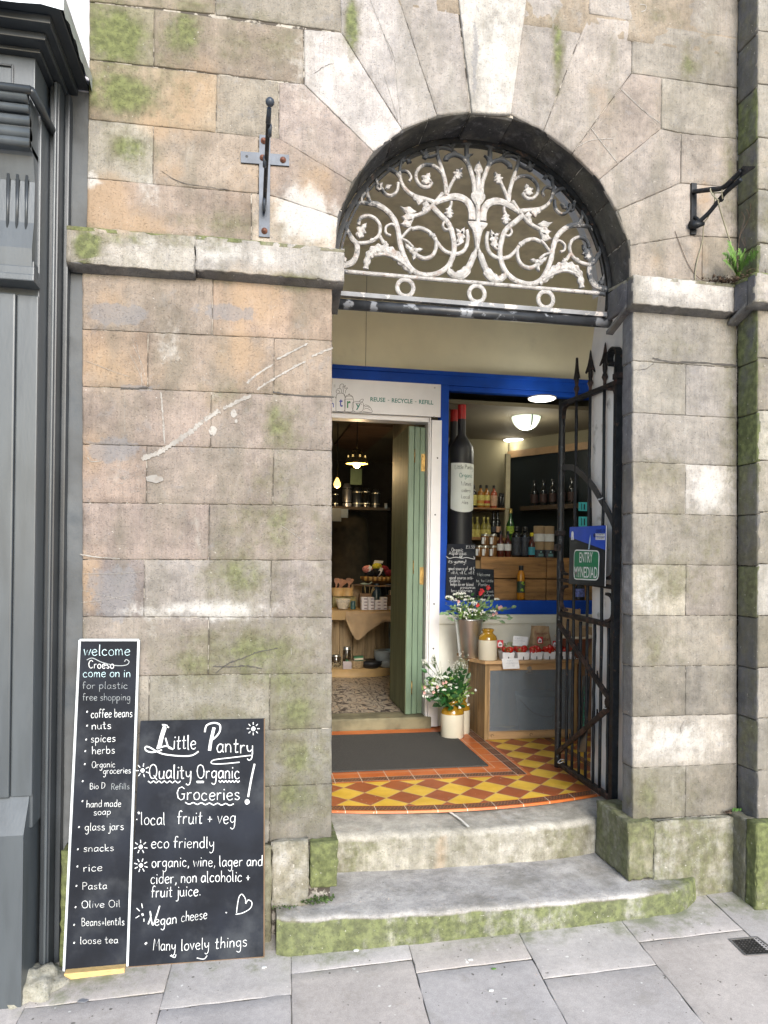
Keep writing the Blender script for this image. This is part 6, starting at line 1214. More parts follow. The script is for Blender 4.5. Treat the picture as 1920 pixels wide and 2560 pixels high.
for i, (x0, x1) in enumerate(((800, 930), (935, 1060))): xx, rr, _ = onpx(c4_(x0), c4_(x1), 1310, 1390, YJ+.03); bottle('drink_bottle', 'stout black labelled bottle on the window crates, %s' % ('with white barcode', 'with orange fruit picture')[i], 'bottle', Vector((xx, YJ+.03, zc)), .037, .245, LN, BLKC, Lk, lh=(.06, .66), shoulder=.70, nr=.5, grp='black labelled bottles in the window', labcol2=None)
for (x, y, col_, w_, h_) in ((868, 1350, Lw, .020, .011), (1020, 1340, mat('label_orange_dot', (.5, .12, .04), .6, bump=0), .022, .030), (868, 1120, Lr, .028, .006), (1020, 1140, Lp, .030, .009), (870, 1200, mat('label_dim_text', (.2, .16, .22), .6, bump=0), .034, .045)): pass
xx, rr, _ = onpx(c4_(1060), c4_(1145), 1330, 1390, YJ-.03); bottle('sauce_bottle', 'small bottle with bright yellow cap and blue label in the window', 'bottle', Vector((xx, YJ-.03, zc)), .026, .195, LD_, mat('yellow_cap', (.65, .55, .01), .4, bump=0), Lc, lh=(.1, .42), capr=1.5)
for i, (x0, x1) in enumerate(((1145, 1282), (1292, 1430))):
    xx, rr, _ = onpx(c4_(x0), c4_(x1), 1310, 1390, YJ+.02)
    for k in range(2):
        z = zc+k*.128; t = thing('cardboard_tube', 'brown cardboard tin with %s label, %s tier, %s stack in the window' % (('dark', 'white')[k], ('lower', 'upper')[k], ('left', 'right')[i]), 'tube', (xx, YJ+.02, z), group='cardboard tubes stacked in the window')
        m_ = MB(); m_.lathe([(.043, 0), (.044, .002), (.044, .122), (.042, .125)], (xx, YJ+.02, z), 24); m_.build('body', KR, t); m_ = MB(); m_.lathe([(.0446, .0 if k == 0 else .001), (.0446, .062)], (xx, YJ+.02, z), 24, cap=False); m_.build('label', Lk if k == 0 else Lw, t)
        if k == 0: m_ = MB(); m_.lathe([(.006, 0), (0, .0005)], n=12, M=Matrix.Translation((xx, YJ+.02-.0452, z+.045)) @ Matrix.Rotation(math.pi/2, 4, 'X'), cap=False); [m_.box(xx-.02, xx+.02, YJ+.02-.0462, YJ+.02-.0445, z+.012+.007*j, z+.015+.007*j) for j in range(3)]; m_.build('emblem', mat('label_mint', (.3, .6, .6), .6, bump=0), t)
xx, rr, _ = onpx(c4_(865), c4_(1000), 1402, 1498, YC-.05); t = bottle('oil_bottle', 'tall amber oil bottle with black cap and green yellow label standing before the crates', 'bottle', Vector((xx, YC-.055, 1.308)), .0305, .262, mat('amber_oil', (.62, .24, .015), .08, vary=.1, bump=0, coat=.6), BLKC, mat('label_darkgreen', (.02, .05, .03), .5, bump=0), lh=(.20, .54), neck=.2, shoulder=.70, nr=.52, labcol2=None)
m_ = MB(); [m_.ball((xx+dx, YC-.055-.030, 1.308+z), .010, 0, 1, sc=(1, .2, .9), jit=.5) for dx, z in ((.004, .135), (-.004, .128), (.010, .120), (-.008, .075), (.004, .070), (.0, .080))]; m_.build('fruit_print', Lg, t)
# ---- shelves on the cream wall
YW = 3.55
def shelf(x0, x1, y0, y1, Y, lab, dep=.2, mt=WOOD):
    a, b_ = at(x0, y0, Y), at(x1, y1, Y); m_ = MB(); m_.box(a.x, b_.x, Y, Y+dep, b_.z, a.z, bev=.003); solo(m_, 'wall_shelf', mt, lab, 'shelf', (a.x, Y, b_.z)); return a.z
zs1 = shelf(1172, 1278, 1268, 1275, 3.42, 'upper pine shelf on the cream wall carrying cordial bottles', .3)
zs2 = shelf(1165, 1278, 1342, 1352, 3.42, 'lower pine shelf behind the honey jars carrying yellow bottles', .3)
m_ = MB(); a = at(1265, 1150, 3.42); m_.box(a.x, a.x+.045, 3.42, 3.46, 1.2, 2.62, bev=.003); solo(m_, 'shelf_upright', mat('cream_upright', (.42, .37, .24), .7), 'cream timber upright at the right end of the wall shelves', 'shelf upright', (a.x, 3.42, 1.2))
for i, (x, w_, body, lb, l2, lab) in enumerate(((1184, 20, LN, Ly, None, 'dark cordial bottle with yellow label, leftmost on the upper shelf'), (1202, 19, LO, Ly, mat('label_orange', (.6, .28, .04), .6, bump=0), 'amber cordial bottle with orange fruit label on the upper shelf'), (1217, 18, LO, Ly, Lr, 'cordial bottle with red fruit label on the upper shelf'), (1235, 18, LR, Lp, None, 'pink cordial bottle with peach label on the upper shelf'))):
    p0 = at(x, 1268, 3.46); bottle('cordial_bottle', lab, 'bottle', Vector((p0.x, 3.47, zs1+.001)), .0325, .215, body, BLKC, lb, lh=(.10, .55), labcol2=l2, shoulder=.62, grp='cordial bottles on the upper shelf')
for i, x in enumerate((1252, 1262, 1269)): p0 = at(x, 1268, 3.46); bottle('small_bottle', ('short black bottle next to the pink cordial', 'short black bottle in the middle of the shelf end trio', 'short black bottle against the shelf upright')[i], 'bottle', Vector((p0.x, 3.47+.03*(i % 2), zs1+.001)), .026, .145, LN, BLKC, None, shoulder=.7, nr=.6, grp='short black bottles on the upper shelf')
for i, x in enumerate((1180, 1195, 1210, 1222)): p0 = at(x, 1343, 3.46); bottle('juice_bottle', ('pale yellow bottle leftmost on the lower shelf', 'pale yellow bottle second from left on the lower shelf', 'pale yellow bottle third from left on the lower shelf', 'pale yellow bottle beside the dark wine bottle')[i], 'bottle', Vector((p0.x, 3.47+.02*(i % 2), zs2+.001)), .030, .19, LY, Ly, Ly, lh=(.02, .38), shoulder=.55, grp='yellow bottles on the lower shelf', capr=1.0)
for i, x in enumerate((1235, 1245)): p0 = at(x, 1343, 3.46); bottle('wine_bottle', ('black wine bottle right of the yellow bottles', 'black wine bottle with small peach label')[i], 'bottle', Vector((p0.x, 3.48, zs2+.001)), .032, .25, LN, BLKC, Lk if i == 0 else Lp, lh=(.2, .42), shoulder=.55, grp='black wine bottles on the lower shelf')
p0 = at(1272, 1343, 3.42); bottle('wine_bottle', 'tall green wine bottle with lime label at the shelf end', 'bottle', Vector((p0.x, 3.38, zs2-.03)), .038, .30, LGn, mat('gold_foil', (.4, .3, .08), .4, metal=.6), Lg, lh=(.22, .45), shoulder=.5)
# dim shelf with dark bottles behind the glass partition
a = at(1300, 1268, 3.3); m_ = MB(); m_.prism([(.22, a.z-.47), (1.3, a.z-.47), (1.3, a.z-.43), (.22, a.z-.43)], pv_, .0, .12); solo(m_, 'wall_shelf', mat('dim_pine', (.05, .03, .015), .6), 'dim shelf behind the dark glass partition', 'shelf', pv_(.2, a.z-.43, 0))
for i in range(5): c0 = pw_.w(.34+i*.10, a.z-.428, .06); bottle('cordial_bottle', 'dark bottle on the dim shelf behind the glass, '+('leftmost', 'second from left', 'middle one', 'second from right', 'rightmost')[i], 'bottle', c0, .035, .24, LN, BLKC, mat('label_dim_red', (.03, .012, .01), .7, bump=0), grp='dark bottles on the dim shelf')
# turquoise pictures behind the gate
for i, (y0, y1) in enumerate(((1256, 1277), (1292, 1316))): p0 = at(1447, y1, 2.45); p1 = at(1468, y0, 2.45); m_ = MB(); m_.box(p0.x, p1.x, 2.45, 2.455, p0.z, p1.z); m_.box(p0.x+.02, p0.x+.025, 2.447, 2.449, p0.z+.008, p1.z-.01, 1); m_.box(p1.x-.03, p1.x-.02, 2.447, 2.449, p0.z+.01, p1.z-.015, 1); solo(m_, 'poster', [mat('turquoise_print', (.05, .35, .36), .5, emit=.1, bump=0), BLKC], 'small turquoise card in the window, %s of two' % ('upper', 'lower')[i], 'poster', p0, 'turquoise cards in the window')  # print gives off a faint glow of its own
p0 = at(1450, 1500, 2.3); m_ = MB(); m_.lathe([(.045, 0), (.045, .10), (.035, .115), (.035, .135)], (p0.x, 2.32, 1.307), 18); m_.lathe([(.0455, .02), (.0455, .085)], (p0.x, 2.32, 1.307), 18, 1, cap=False); solo(m_, 'supplement_tub', [BLKC, mat('label_blue_violet', (.18, .22, .55), .5, vary=.5, vs=50, bump=0)], 'dark tub with blue label on the window ledge behind the gate', 'tub', (p0.x, 2.32, 1.307))
# ---- giant display bottles
BB = mat('matt_black_bottle', (.012, .012, .016), .5, vary=.2, bump=.05); RC_ = mat('red_cap_foil', (.45, .012, .012), .4, bump=.1)
def bigbottle(px, Y, ytop, ysh, ybot, w_, nw, lab):
    c0 = at(px, ybot, Y); zt_ = at(px, ytop, Y).z-c0.z; zs_ = at(px, ysh, Y).z-c0.z; k = (Y+DCAM)*1.0/FPX; R = w_*k/2; r = nw*k/2; t = thing('giant_bottle', lab, 'display bottle', c0)
    m_ = MB(); m_.lathe([(R*.95, 0), (R*.97, zs_*.55), (R, zs_*.8), (R, zs_), (R*.93, zs_+.04), (R*.6, zs_+.09), (r*1.02, zs_+.13), (r, zt_-.11)], c0, 32); m_.build('body', BB, t); m_ = MB(); m_.lathe([(r*1.02, zt_-.115), (r*1.03, zt_-.02), (r, zt_)], c0, 24); m_.build('cap', RC_, t); return t, c0, R
t, c0, R = bigbottle(1150, 2.29, 1011, 1130, 1372, 64, 21, 'giant black display wine bottle with red cap and handwritten white label, in the window')
lp = Plane((c0.x, c0.y-R-.001, 0), (c0.x+1, c0.y-R-.001, 0), (c0.x, c0.y-R-.001, 1))
def curv(u, v, h): # paper wrapped round the front of the bottle
    a = (u)/R; a = max(-1.25, min(1.25, a)); return Vector((c0.x+(R+.002+h)*math.sin(a), c0.y-(R+.002+h)*math.cos(a), v))
class CP: 
    def w(s, u, v, h=0): return curv(u, v, h)
c3 = lambda x, y: (lambda q: ((q[0]), q[1]))(lp.hit(1090+x*.1989, 960+y*.1989))
m_ = MB(); za = c3(310, 985)[1]; zb2 = c3(300, 1610)[1]; W_ = R*1.18; n = 14
vs_ = []
for i in range(n+1):
    u = -W_+2*W_*i/n; vs_ += [curv(u, zb2-.0+.03*(u/W_)**2, 0), curv(u, za-.006*(i/n), 0)]
m_.add(vs_, [(2*i, 2*i+2, 2*i+3, 2*i+1) for i in range(n)]); lb_ = m_.build('paper_label', mat('paper_label_white', (.75, .77, .73), .8, bump=0, vary=.03), t)
m_ = MB(); cp = CP()
for k, (tx, y, x0, x1, xh, mi) in enumerate((('Little Pantry', 1065, -.8, .93, .017, 0), ('Organic', 1170, -.40, .80, .018, 1), ('Wines', 1275, -.25, .66, .018, 2), ('ciders', 1355, -.22, .58, .015, 2), ('Local', 1435, -.25, .52, .015, 2), ('Ales', 1505, -.2, .36, .015, 2))): write(m_, tx, cp, x0*R, c3(300, y)[1], x1*R, xh, .0006, .22, mi)
m_.build('lettering', [mat('pen_slate', (.10, .13, .12), .7, bump=0), mat('pen_teal', (.04, .20, .17), .7, bump=0), INK], lb_)
bigbottle(1131, 2.48, 1018, 1138, 1372, 44, 20, 'second black display bottle with red cap hiding behind the giant one')
# ---- chalk signs in the window
def csign(quad_, Y, lab, lines, mi_=0):
    pl = YP(Y); k = [pl.hit(*p) for p in quad_]; t = thing('chalk_sign', lab, 'chalk sign', pl.w(*k[0])); m_ = MB(); m_.prism(k, pl.w, -.006, 0); m_.build('panel', CHB, t); m_ = MB()
    for (tx, x0, y0, x1, xh) in lines:
        u0, v0 = pl.hit(x0, y0); u1, _ = pl.hit(x1, y0); write(m_, tx, pl, u0, v0, u1, xh*4.9/FPX, .0008, .17)
    m_.build('lettering', CHK, t); return t, pl
o8 = lambda x, y: (800+x*.4581, 900+y*.4581)
t, pl = csign([o8(686, 1300), o8(850, 1300), o8(848, 1004), o8(696, 1004)], YS-.055, 'chalk sign reading Organic Asparagus its yummy, on the blue window post above the flowers', [('Organic', *o8(718, 1045), o8(782, 0)[0], 5.5), ('Asparagus', *o8(704, 1062), o8(800, 0)[0], 5.5), ('~3.50', *o8(796, 1028), o8(846, 0)[0], 4.2), ('its yummy!', *o8(700, 1108), o8(800, 0)[0], 5.5), ('good source of vit K', *o8(700, 1146), o8(845, 0)[0], 5), ('vit A, vit C, vit E', *o8(714, 1168), o8(845, 0)[0], 5), ('good source anti-', *o8(706, 1196), o8(838, 0)[0], 5), ('oxidents.', *o8(708, 1212), o8(768, 0)[0], 4), ('helps lower blood', *o8(712, 1232), o8(838, 0)[0], 5), ('pressure as', *o8(766, 1248), o8(848, 0)[0], 4.4), ('low calories', *o8(716, 1266), o8(832, 0)[0], 4.6)])
m_ = MB(); m_.strip(cr([pl.hit(*o8(x, y)) for x, y in ((688, 1070), (705, 1082), (740, 1076), (765, 1080), (775, 1072), (762, 1070), (770, 1082), (800, 1078), (842, 1086), (838, 1072))], 6), .0035, pl.w, .0008); m_.build('flourish', CHK, t)
csign([(1176, 1500), (1236, 1500), (1235, 1424), (1178, 1420)], YS+.05, 'small chalk sign reading Welcome to The Little Pantry, leaning behind the asparagus sign', [('Welcome', 1193, 1440, 1226, 4.6), ('to The Little', 1190, 1455, 1234, 4.2), ('Pantry', 1196, 1465, 1224, 4.6), ('great', 1216, 1481, 1234, 3.6), ('products', 1210, 1490, 1235, 3.4)])
# ================================================================== CABINET AND WHAT STANDS ON IT
X0, X1, YF, YB = 1.582, 2.262, 1.72, 2.12; ZT = .893
cab = thing('storage_cabinet', 'low pine storage cabinet with grey mesh front panel under the shop window', 'cabinet', ((X0+X1)/2, 1.92, .36))
def cp_(name, boxes, mt, bev=.003, par=cab):
    for b in boxes: m_ = MB(); m_.box(*b, bev=bev); o = m_.build(name, mt, par)
    return o
m_ = MB(); m_.prism([(X0-.015, YF-.035), (X1+.02, YF-.035), (X1+.02, YB), (X0-.09, YB), (X0-.09, YF+.14)], lambda u, v, h: (u, v, ZT+h), .0, .022); m_.build('top', mat('pine_cabinet', (.40, .25, .12), .55, vary=.25, vs=3, stretch=(1, 8, 8), col2=(.22, .12, .05), c2=(.62, .72), c2s=6, bump=.2, bs=40), cab)
PC = MATS['pine_cabinet']; PU = mat('pine_cabinet_upright', (.30, .19, .08), .6, vary=.35, vs=3, stretch=(8, 8, 1), col2=(.14, .07, .025), c2=(.58, .7), c2s=5, bump=.2)
cp_('side_board', [(X0, X0+.018, YF+.02, YF+.14, .362, ZT-.001), (X0, X0+.018, YF+.142, YF+.26, .362, ZT-.001), (X0, X0+.018, YF+.262, YB, .362, ZT-.001)], PU)
cp_('front_stile', [(X0-.002, X0+.026, YF, YF+.02, .362, ZT-.001)], PU); cp_('front_stile', [(X1-.03, X1, YF, YF+.02, .362, ZT-.001)], PU)
cp_('top_rail', [(X0+.027, X1-.031, YF, YF+.02, ZT-.05, ZT-.001)], PC); cp_('bottom_rail', [(X0+.027, X1-.031, YF, YF+.02, .364, .415)], PC)
cp_('back_board', [(X0+.02, X1-.001, YB-.01, YB, .363, ZT-.001)], PU); cp_('side_panel', [(X1-.018, X1-.001, YF+.021, YB-.011, .363, ZT-.001)], PU)
q = NB('grey_mesh'); vv = q.co((1, 1, 1)); sx = q.n('ShaderNodeSeparateXYZ'); q.l(vv, sx.inputs[0]); k_ = 2*math.pi/.0065
w1 = q.mth('MULTIPLY', q.mth('SINE', q.mth('MULTIPLY', sx.outputs[0], k_)), q.mth('SINE', q.mth('MULTIPLY', sx.outputs[2], k_)))
hole = q.rng(w1, -.15, .2); tr = q.n('ShaderNodeBsdfTransparent'); mx = q.n('ShaderNodeMixShader'); q.l(q.mth('MULTIPLY', hole, .95), mx.inputs[0]); q.l(q.b.outputs[0], mx.inputs[1]); q.l(tr.outputs[0], mx.inputs[2]); q.l(mx.outputs[0], q.out.inputs[0])
q.col(q.mix(q.noise(3, 3), (.17, .205, .24), (.24, .28, .31))); q.b.inputs['Roughness'].default_value = .5; q.b.inputs['Metallic'].default_value = .2
m_ = MB(); m_.box(X0+.027, X1-.031, YF+.006, YF+.009, .416, ZT-.051); m_.build('mesh_panel', q.m, cab)
cp_('panel_bead', [(X0+.027, X0+.034, YF+.001, YF+.006, .416, ZT-.051), (X0+.034, X1-.031, YF+.001, YF+.006, .416, .421)], PC, .001)
m_ = MB(); lx = P(1323, 1670, YF)[0]; m_.box(lx-.018, lx+.018, YF-.004, YF, ZT-.045, ZT-.03, bev=.001); m_.box(lx-.008, lx+.008, YF-.012, YF-.003, ZT-.06, ZT-.022, bev=.002); m_.tube([(lx-.022, YF-.008, ZT-.062), (lx-.015, YF-.014, ZT-.07), (lx+.015, YF-.014, ZT-.07), (lx+.022, YF-.008, ZT-.062)], .003, 6); m_.build('latch', mat('dull_steel', (.30, .28, .25), .4, metal=.8, vary=.3), cab)
m_ = MB()
for x in (X0+.055, X0+.34): m_.tube([(x+.010*math.cos(a), YF-.001, .39+.010*math.sin(a)) for a in [i*.5 for i in range(10)]], .0016, 4)
m_.build('knot', mat('knot_dark', (.06, .03, .015), .8), cab)
# bucket behind the mesh
bc = Vector((2.05, 1.93, .375)); m_ = MB(); m_.lathe([(.125, 0), (.155, .24), (.162, .245), (.162, .262), (.15, .262)], bc, 32); t = thing('bucket', 'pale blue plastic bucket standing behind the mesh inside the cabinet', 'bucket', bc); m_.build('body', mat('pale_blue_plastic', (.40, .55, .68), .5, bump=0), t)
m_ = MB(); m_.tube(cr([bc+Vector((-.155, -.05, .235)), bc+Vector((-.10, -.165, .16)), bc+Vector((.03, -.175, .13)), bc+Vector((.13, -.12, .19)), bc+Vector((.156, -.04, .235))], 6), .003, 6); m_.build('handle', mat('dull_steel'), t)
TOP = ZT+.0225
# steel bucket with flowers
q = NB('brushed_steel'); nn = q.noise(1, 3, .6, vec=q.co((60, 60, .8))); q.col(q.mix(nn, (.62, .64, .66), (.88, .9, .92))); q.b.inputs['Metallic'].default_value = 1; q.b.inputs['Roughness'].default_value = .38; q.b.inputs['Specular IOR Level'].default_value = .6; STL = q.m
sb = Vector((at(1172, 1600, 1.88).x, 1.88, TOP)); t = thing('steel_flower_bucket', 'tall tapered shiny steel bucket holding flowers on the cabinet', 'flower bucket', sb)
m_ = MB(); m_.lathe([(.064, 0), (.068, .003), (.100, .268), (.103, .272), (.100, .276), (.096, .272), (.09, .20), (.066, .01)], sb, 40, cap=False); m_.lathe([(.067, .002), (0, .002)], sb, 24, cap=False); m_.build('pail', STL, t)
# glazed jars
JC = mat('cream_stoneware', (.62, .58, .46), .28, vary=.05, vs=6, coat=.4, bump=.03); JO = mat('ochre_glaze', (.30, .165, .012), .16, vary=.3, vs=12, coat=.8, bump=.03)
def stoneware(c0, R, H, lab, neck=True):
    t = thing('stoneware_jar', lab, 'jar', c0); s = H; m_ = MB(); m_.lathe([(R*.95, 0), (R, s*.02), (R, s*.60), (R*.995, s*.64)], c0, 40); m_.build('cream_body', JC, t)
    m_ = MB(); m_.lathe([(R*1.0, s*.60), (R*.985, s*.70), (R*.86, s*.78), (R*.62, s*.84), (R*.54, s*.875), (R*.56, s*.90), (R*.66, s*.945), (R*.65, s*.985), (R*.56, s), (R*.45, s*.99), (R*.42, s*.90)], c0, 40, cap=False); m_.build('glazed_shoulder', JO, t); return t
j0 = at(1219, 1640, 1.76); j0.z = TOP; stoneware(j0, .0655, .215, 'cream stoneware jar with ochre glazed neck standing on the cabinet beside the strawberries')
fl1 = Vector((1.384, 1.845, .361)); stoneware(fl1, .082, .262, 'large cream stoneware jar holding flowers on the porch floor beside the doormat')
fl2 = Vector((1.475, 1.965, .361)); stoneware(fl2, .072, .262, 'second cream stoneware jar tucked behind the flower jar against the cabinet')
# ---- strawberries in punnets
SB = NB('strawberry_red'); n_ = SB.noise(260, 1, .5); SB.col(SB.mix(SB.rng(n_, .64, .68), (.40, .008, .008), (.55, .30, .08))); SB.b.inputs['Roughness'].default_value = .25; SB.bump(n_, .4, .002)
LFm = mat('leaf_mid_green', (.06, .16, .03), .5, vary=.4, vs=30, bump=0); PUN = mat('white_card_punnet', (.74, .73, .74), .6, vary=.04, bump=.05)
pun0 = None; px_l = (1266, 1303, 1336, 1368, 1400, 1432)
b0s = thing('strawberry', 'ripe red strawberry heaped in a white punnet on the cabinet', 'strawberry', (0, 0, 0), group='strawberries heaped in the punnets')
m_ = MB(); m_.lathe([(.001, -.020), (.008, -.016), (.0145, -.006), (.0165, .003), (.014, .011), (.007, .015), (0, .0155)], n=14, cap=False); m_.build('fruit', SB.m, b0s)
m_ = MB(); [m_.add([(0, 0, .0155), (.008*math.cos(a-.3), .008*math.sin(a-.3), .017), (.017*math.cos(a), .017*math.sin(a), .012), (.008*math.cos(a+.3), .008*math.sin(a+.3), .017)], [(0, 1, 2, 3)]) for a in [i*2*math.pi/6 for i in range(6)]]; m_.tube([(0, 0, .015), (.003, 0, .026)], .0012, 5); m_.build('calyx', LFm, b0s)
first = True
for i, px in enumerate(px_l):
    c0 = at(px, 1640, 1.765); c0.z = TOP; w_ = .078; 
    if pun0 is None:
        pun0 = thing('punnet', 'white card punnet of strawberries next to the stoneware jar, leftmost in the row', 'punnet', c0, group='punnets of strawberries in a row'); m_ = MB()
        a_, b_ = .0445, .046; hh = .052; lo = [(-a_*.88, -b_*.88), (a_*.88, -b_*.88), (a_*.88, b_*.88), (-a_*.88, b_*.88)]; hi = [(-a_, -b_), (a_, -b_), (a_, b_), (-a_, b_)]
        vs_ = [c0+Vector((x, y, .0)) for x, y in lo]+[c0+Vector((x, y, hh)) for x, y in hi]+[c0+Vector((x*.95, y*.95, hh)) for x, y in hi]+[c0+Vector((x*.95, y*.95, .002)) for x, y in lo]
        m_.add(vs_, [(3, 2, 1, 0)]+[(k, (k+1) % 4, 4+(k+1) % 4, 4+k) for k in range(4)]+[(4+k, 4+(k+1) % 4, 8+(k+1) % 4, 8+k) for k in range(4)]+[(8+k, 8+(k+1) % 4, 12+(k+1) % 4, 12+k) for k in range(4)]+[(12, 13, 14, 15)]); m_.build('card_tray', PUN, pun0)
        m_ = MB(); m_.box(c0.x-.003, c0.x+.003, c0.y-.0465, c0.y-.042, TOP+.0, TOP+.022); m_.build('slot', mat('slot_dark', (.05, .04, .04), .8), pun0)
        p_ = pun0
    else: p_ = dup(pun0, c0, 'white card punnet of strawberries, %s in the row' % ('second from the jar', 'third from the jar', 'fourth from the jar', 'fifth, beside the gate bar', 'last, behind the gate bars')[i-1])
    for k in range(8 if i else 5):
        pos = c0+Vector((random.uniform(-.028, .028), random.uniform(-.034, .02), .054+random.uniform(0, .018)+(.008 if k > 5 else 0)))
        if first: b0s.location = pos; o = b0s; first = False
        else: o = dup(b0s, pos)
        o.rotation_euler = (random.uniform(1.2, 2.6), random.uniform(-.7, .7), random.uniform(0, 6.3)); k_s = random.uniform(1.15, 1.5); o.scale = (k_s,)*3; o['label'] = 'ripe red strawberry heaped in the punnet '+('nearest the stoneware jar', 'second from the jar', 'third from the jar', 'fourth from the jar', 'partly behind the gate bar', 'wholly behind the gate bars')[i]; o['group'] = 'strawberries heaped in the punnets'
# small red fruit cards and hand written notes
RC2 = mat('card_red', (.55, .02, .03), .5, bump=0); WC = mat('card_white', (.74, .75, .76), .7, bump=0); GI = mat('faint_grey_ink', (.38, .42, .48), .7, bump=0)
def card(quad_, Y, lab, name='price_note', red=False, tilt=0, lines=()):
    p0, p1, p3 = at(*quad_[0], Y), at(*quad_[1], Y), at(*quad_[3], Y+tilt); pl = Plane(p0, p1, p3); k = [pl.hit(*z) for z in quad_]; t = thing(name, lab, 'card', p0); m_ = MB(); m_.prism(k, pl.w, -.0012, 0); m_.build('card', RC2 if red else WC, t); m_ = MB(); W_ = k[1][0]; H_ = k[3][1]
    if red:
        m_.prism([(W_*.15, H_*.12), (W_*.85, H_*.12), (W_*.85, H_*.55), (W_*.5, H_*.85), (W_*.15, H_*.55)], pl.w, 0, .0006, 0); m_.ball(pl.w(W_*.4, H_*.35, .001), W_*.14, 1, 1); m_.ball(pl.w(W_*.62, H_*.35, .001), W_*.14, 1, 1); m_.build('fruit_picture', [WC, mat('cherry_dark', (.06, .01, .02), .5, bump=0)], t)
    else:
        for j, (tx, f0, f1, v) in enumerate(lines): write(m_, tx, pl, W_*f0, H_*v, W_*f1, H_*.10, .0006, .16)
        m_.build('lettering', GI, t)
c6 = lambda x, y: (1040+x*.2411, 1440+y*.2411)
card([c6(905, 965), c6(1075, 960), c6(1060, 853), c6(888, 858)], YF-.040, 'white handwritten strawberry note hanging over the cabinet front edge', tilt=-.0, lines=(('organic', .22, .6, .75), ('strawberries', .15, .9, .48), ('2.50', .45, .7, .2)))
card([c6(1000, 722), c6(1150, 728), c6(1165, 632), c6(1012, 620)], 1.84, 'white handwritten note propped behind the strawberries against the seed tray', tilt=.02, lines=(('organic', .2, .55, .72), ('new potatoes', .12, .9, .45), ('1.90', .4, .7, .15)))
for i, (a, b_, c_3, d_) in enumerate(((843, 742, 905, 665), (1258, 700, 1315, 630), (1418, 740, 1468, 672))): card([c6(a, b_), c6(c_3, b_), c6(c_3, d_), c6(a, d_)], 1.79, 'small red fruit card standing in a punnet, %s' % ('leftmost beside the jar', 'middle one in front of the paper bag', 'rightmost beside the gate')[i], 'fruit_card', True, .012)
# wicker trays with dark pots
WK = mat('pale_wicker', (.38, .28, .16), .8, vary=.3, vs=90, bump=.8, bs=120); t = thing('wicker_tray', 'low wicker tray heaped with sage green paper bags behind the strawberries', 'tray', at(1275, 1610, 1.95)); m_ = MB(); a = at(1243, 1625, 1.90)
for k in range(3): m_.tube([(a.x+.115+.13*math.cos(x), 1.93+.075*math.sin(x), TOP+.02+.022*k+.004*math.sin(x*14+k*3)) for x in [i*2*math.pi/48 for i in range(48)]], .0075, 6, closed=True)
m_.lathe([(.11, .005), (0, .005)], (a.x+.115, 1.93, TOP), 20, cap=False); m_.build('basket', WK, t)
m_ = MB(); [m_.ball((a.x+.115+random.uniform(-.09, .09), 1.93+random.uniform(-.05, .04), TOP+.06+random.random()*.03), random.uniform(.025, .035), 0, 2, sc=(1.2, 1, .6), jit=.6) for _ in range(14)]; solo(m_, 'green_bag', mat('sage_paper', (.30, .31, .19), .85, vary=.15), 'crumpled sage green bags heaped in the wicker tray', 'bags', (a.x+.115, 1.93, TOP+.06))
m_ = MB(); [m_.ball((a.x+.06+.035*k, 1.868, TOP+.03+.012*(k % 2)), .016, 0, 1) for k in range(4)]; solo(m_, 'aubergine', mat('aubergine_black', (.012, .008, .014), .2, bump=0), 'dark glossy aubergines seen under the rim of the wicker tray', 'aubergines', (a.x+.1, 1.87, TOP))
# brown paper bags
def bag(c0, w_, d_, h_, lab, txt=None, lean=0, notch=0):
    t = thing('paper_bag', lab, 'paper bag', c0); bm = bmesh.new(); bmesh.ops.create_grid(bm, x_segments=1, y_segments=1, size=.5); bm.free(); m_ = MB(); N_, K_ = 28, 14; vs_ = []
    for k in range(K_+1):
        f = k/K_; tp = 1-.55*f**1.5; wx = w_*(1+.05*math.sin(f*5))*(1-.10*f)
        for i in range(N_):
            a = 2*math.pi*i/N_; ca, sa = math.cos(a), math.sin(a); sq = max(abs(ca), abs(sa)); x, y = ca/sq*wx/2, sa/sq*d_/2*tp; d = noise.noise((x*22+c0[0], y*22, f*5))*.010; vs_.append(c0+Vector((x+d+lean*f, y+d*1.2, f*h_+(noise.noise((a, 1, c0[0]))*.012 if k == K_ else 0))))
    m_.add(vs_, [(k*N_+i, k*N_+(i+1) % N_, (k+1)*N_+(i+1) % N_, (k+1)*N_+i) for k in range(K_) for i in range(N_)]); m_.build('paper', KR, t)
    if txt:
        pl = YP(c0.y-d_/2*.80-.004); pl = Plane((c0.x-w_/2, c0.y-d_/2-.004, c0.z), (c0.x+w_/2, c0.y-d_/2-.004, c0.z), (c0.x-w_/2, c0.y-d_/2*.52-.004, c0.z+h_)); m_ = MB(); [write(m_, tx, pl, w_*a_, h_*v, w_*b_, h_*.075, .002, .16) for tx, a_, b_, v in txt]; m_.build('lettering', mat('red_brown_ink', (.22, .07, .05), .7, bump=0), t)
pb = at(1350, 1615, 1.90); pb.z = TOP; bag(pb, .145, .10, .218, 'crumpled brown paper bag reading Pembrokeshire New Potatoes behind the strawberries', [('Pembrokeshire', .10, .88, .72), ('New Potatoes', .12, .9, .53)])
pb = at(1432, 1600, 1.86); pb.z = TOP; bag(pb+Vector((0, .05, .0)), .17, .10, .345, 'tall brown paper bag behind the gate bars on the cabinet'); pb2 = at(1462, 1600, 1.9)
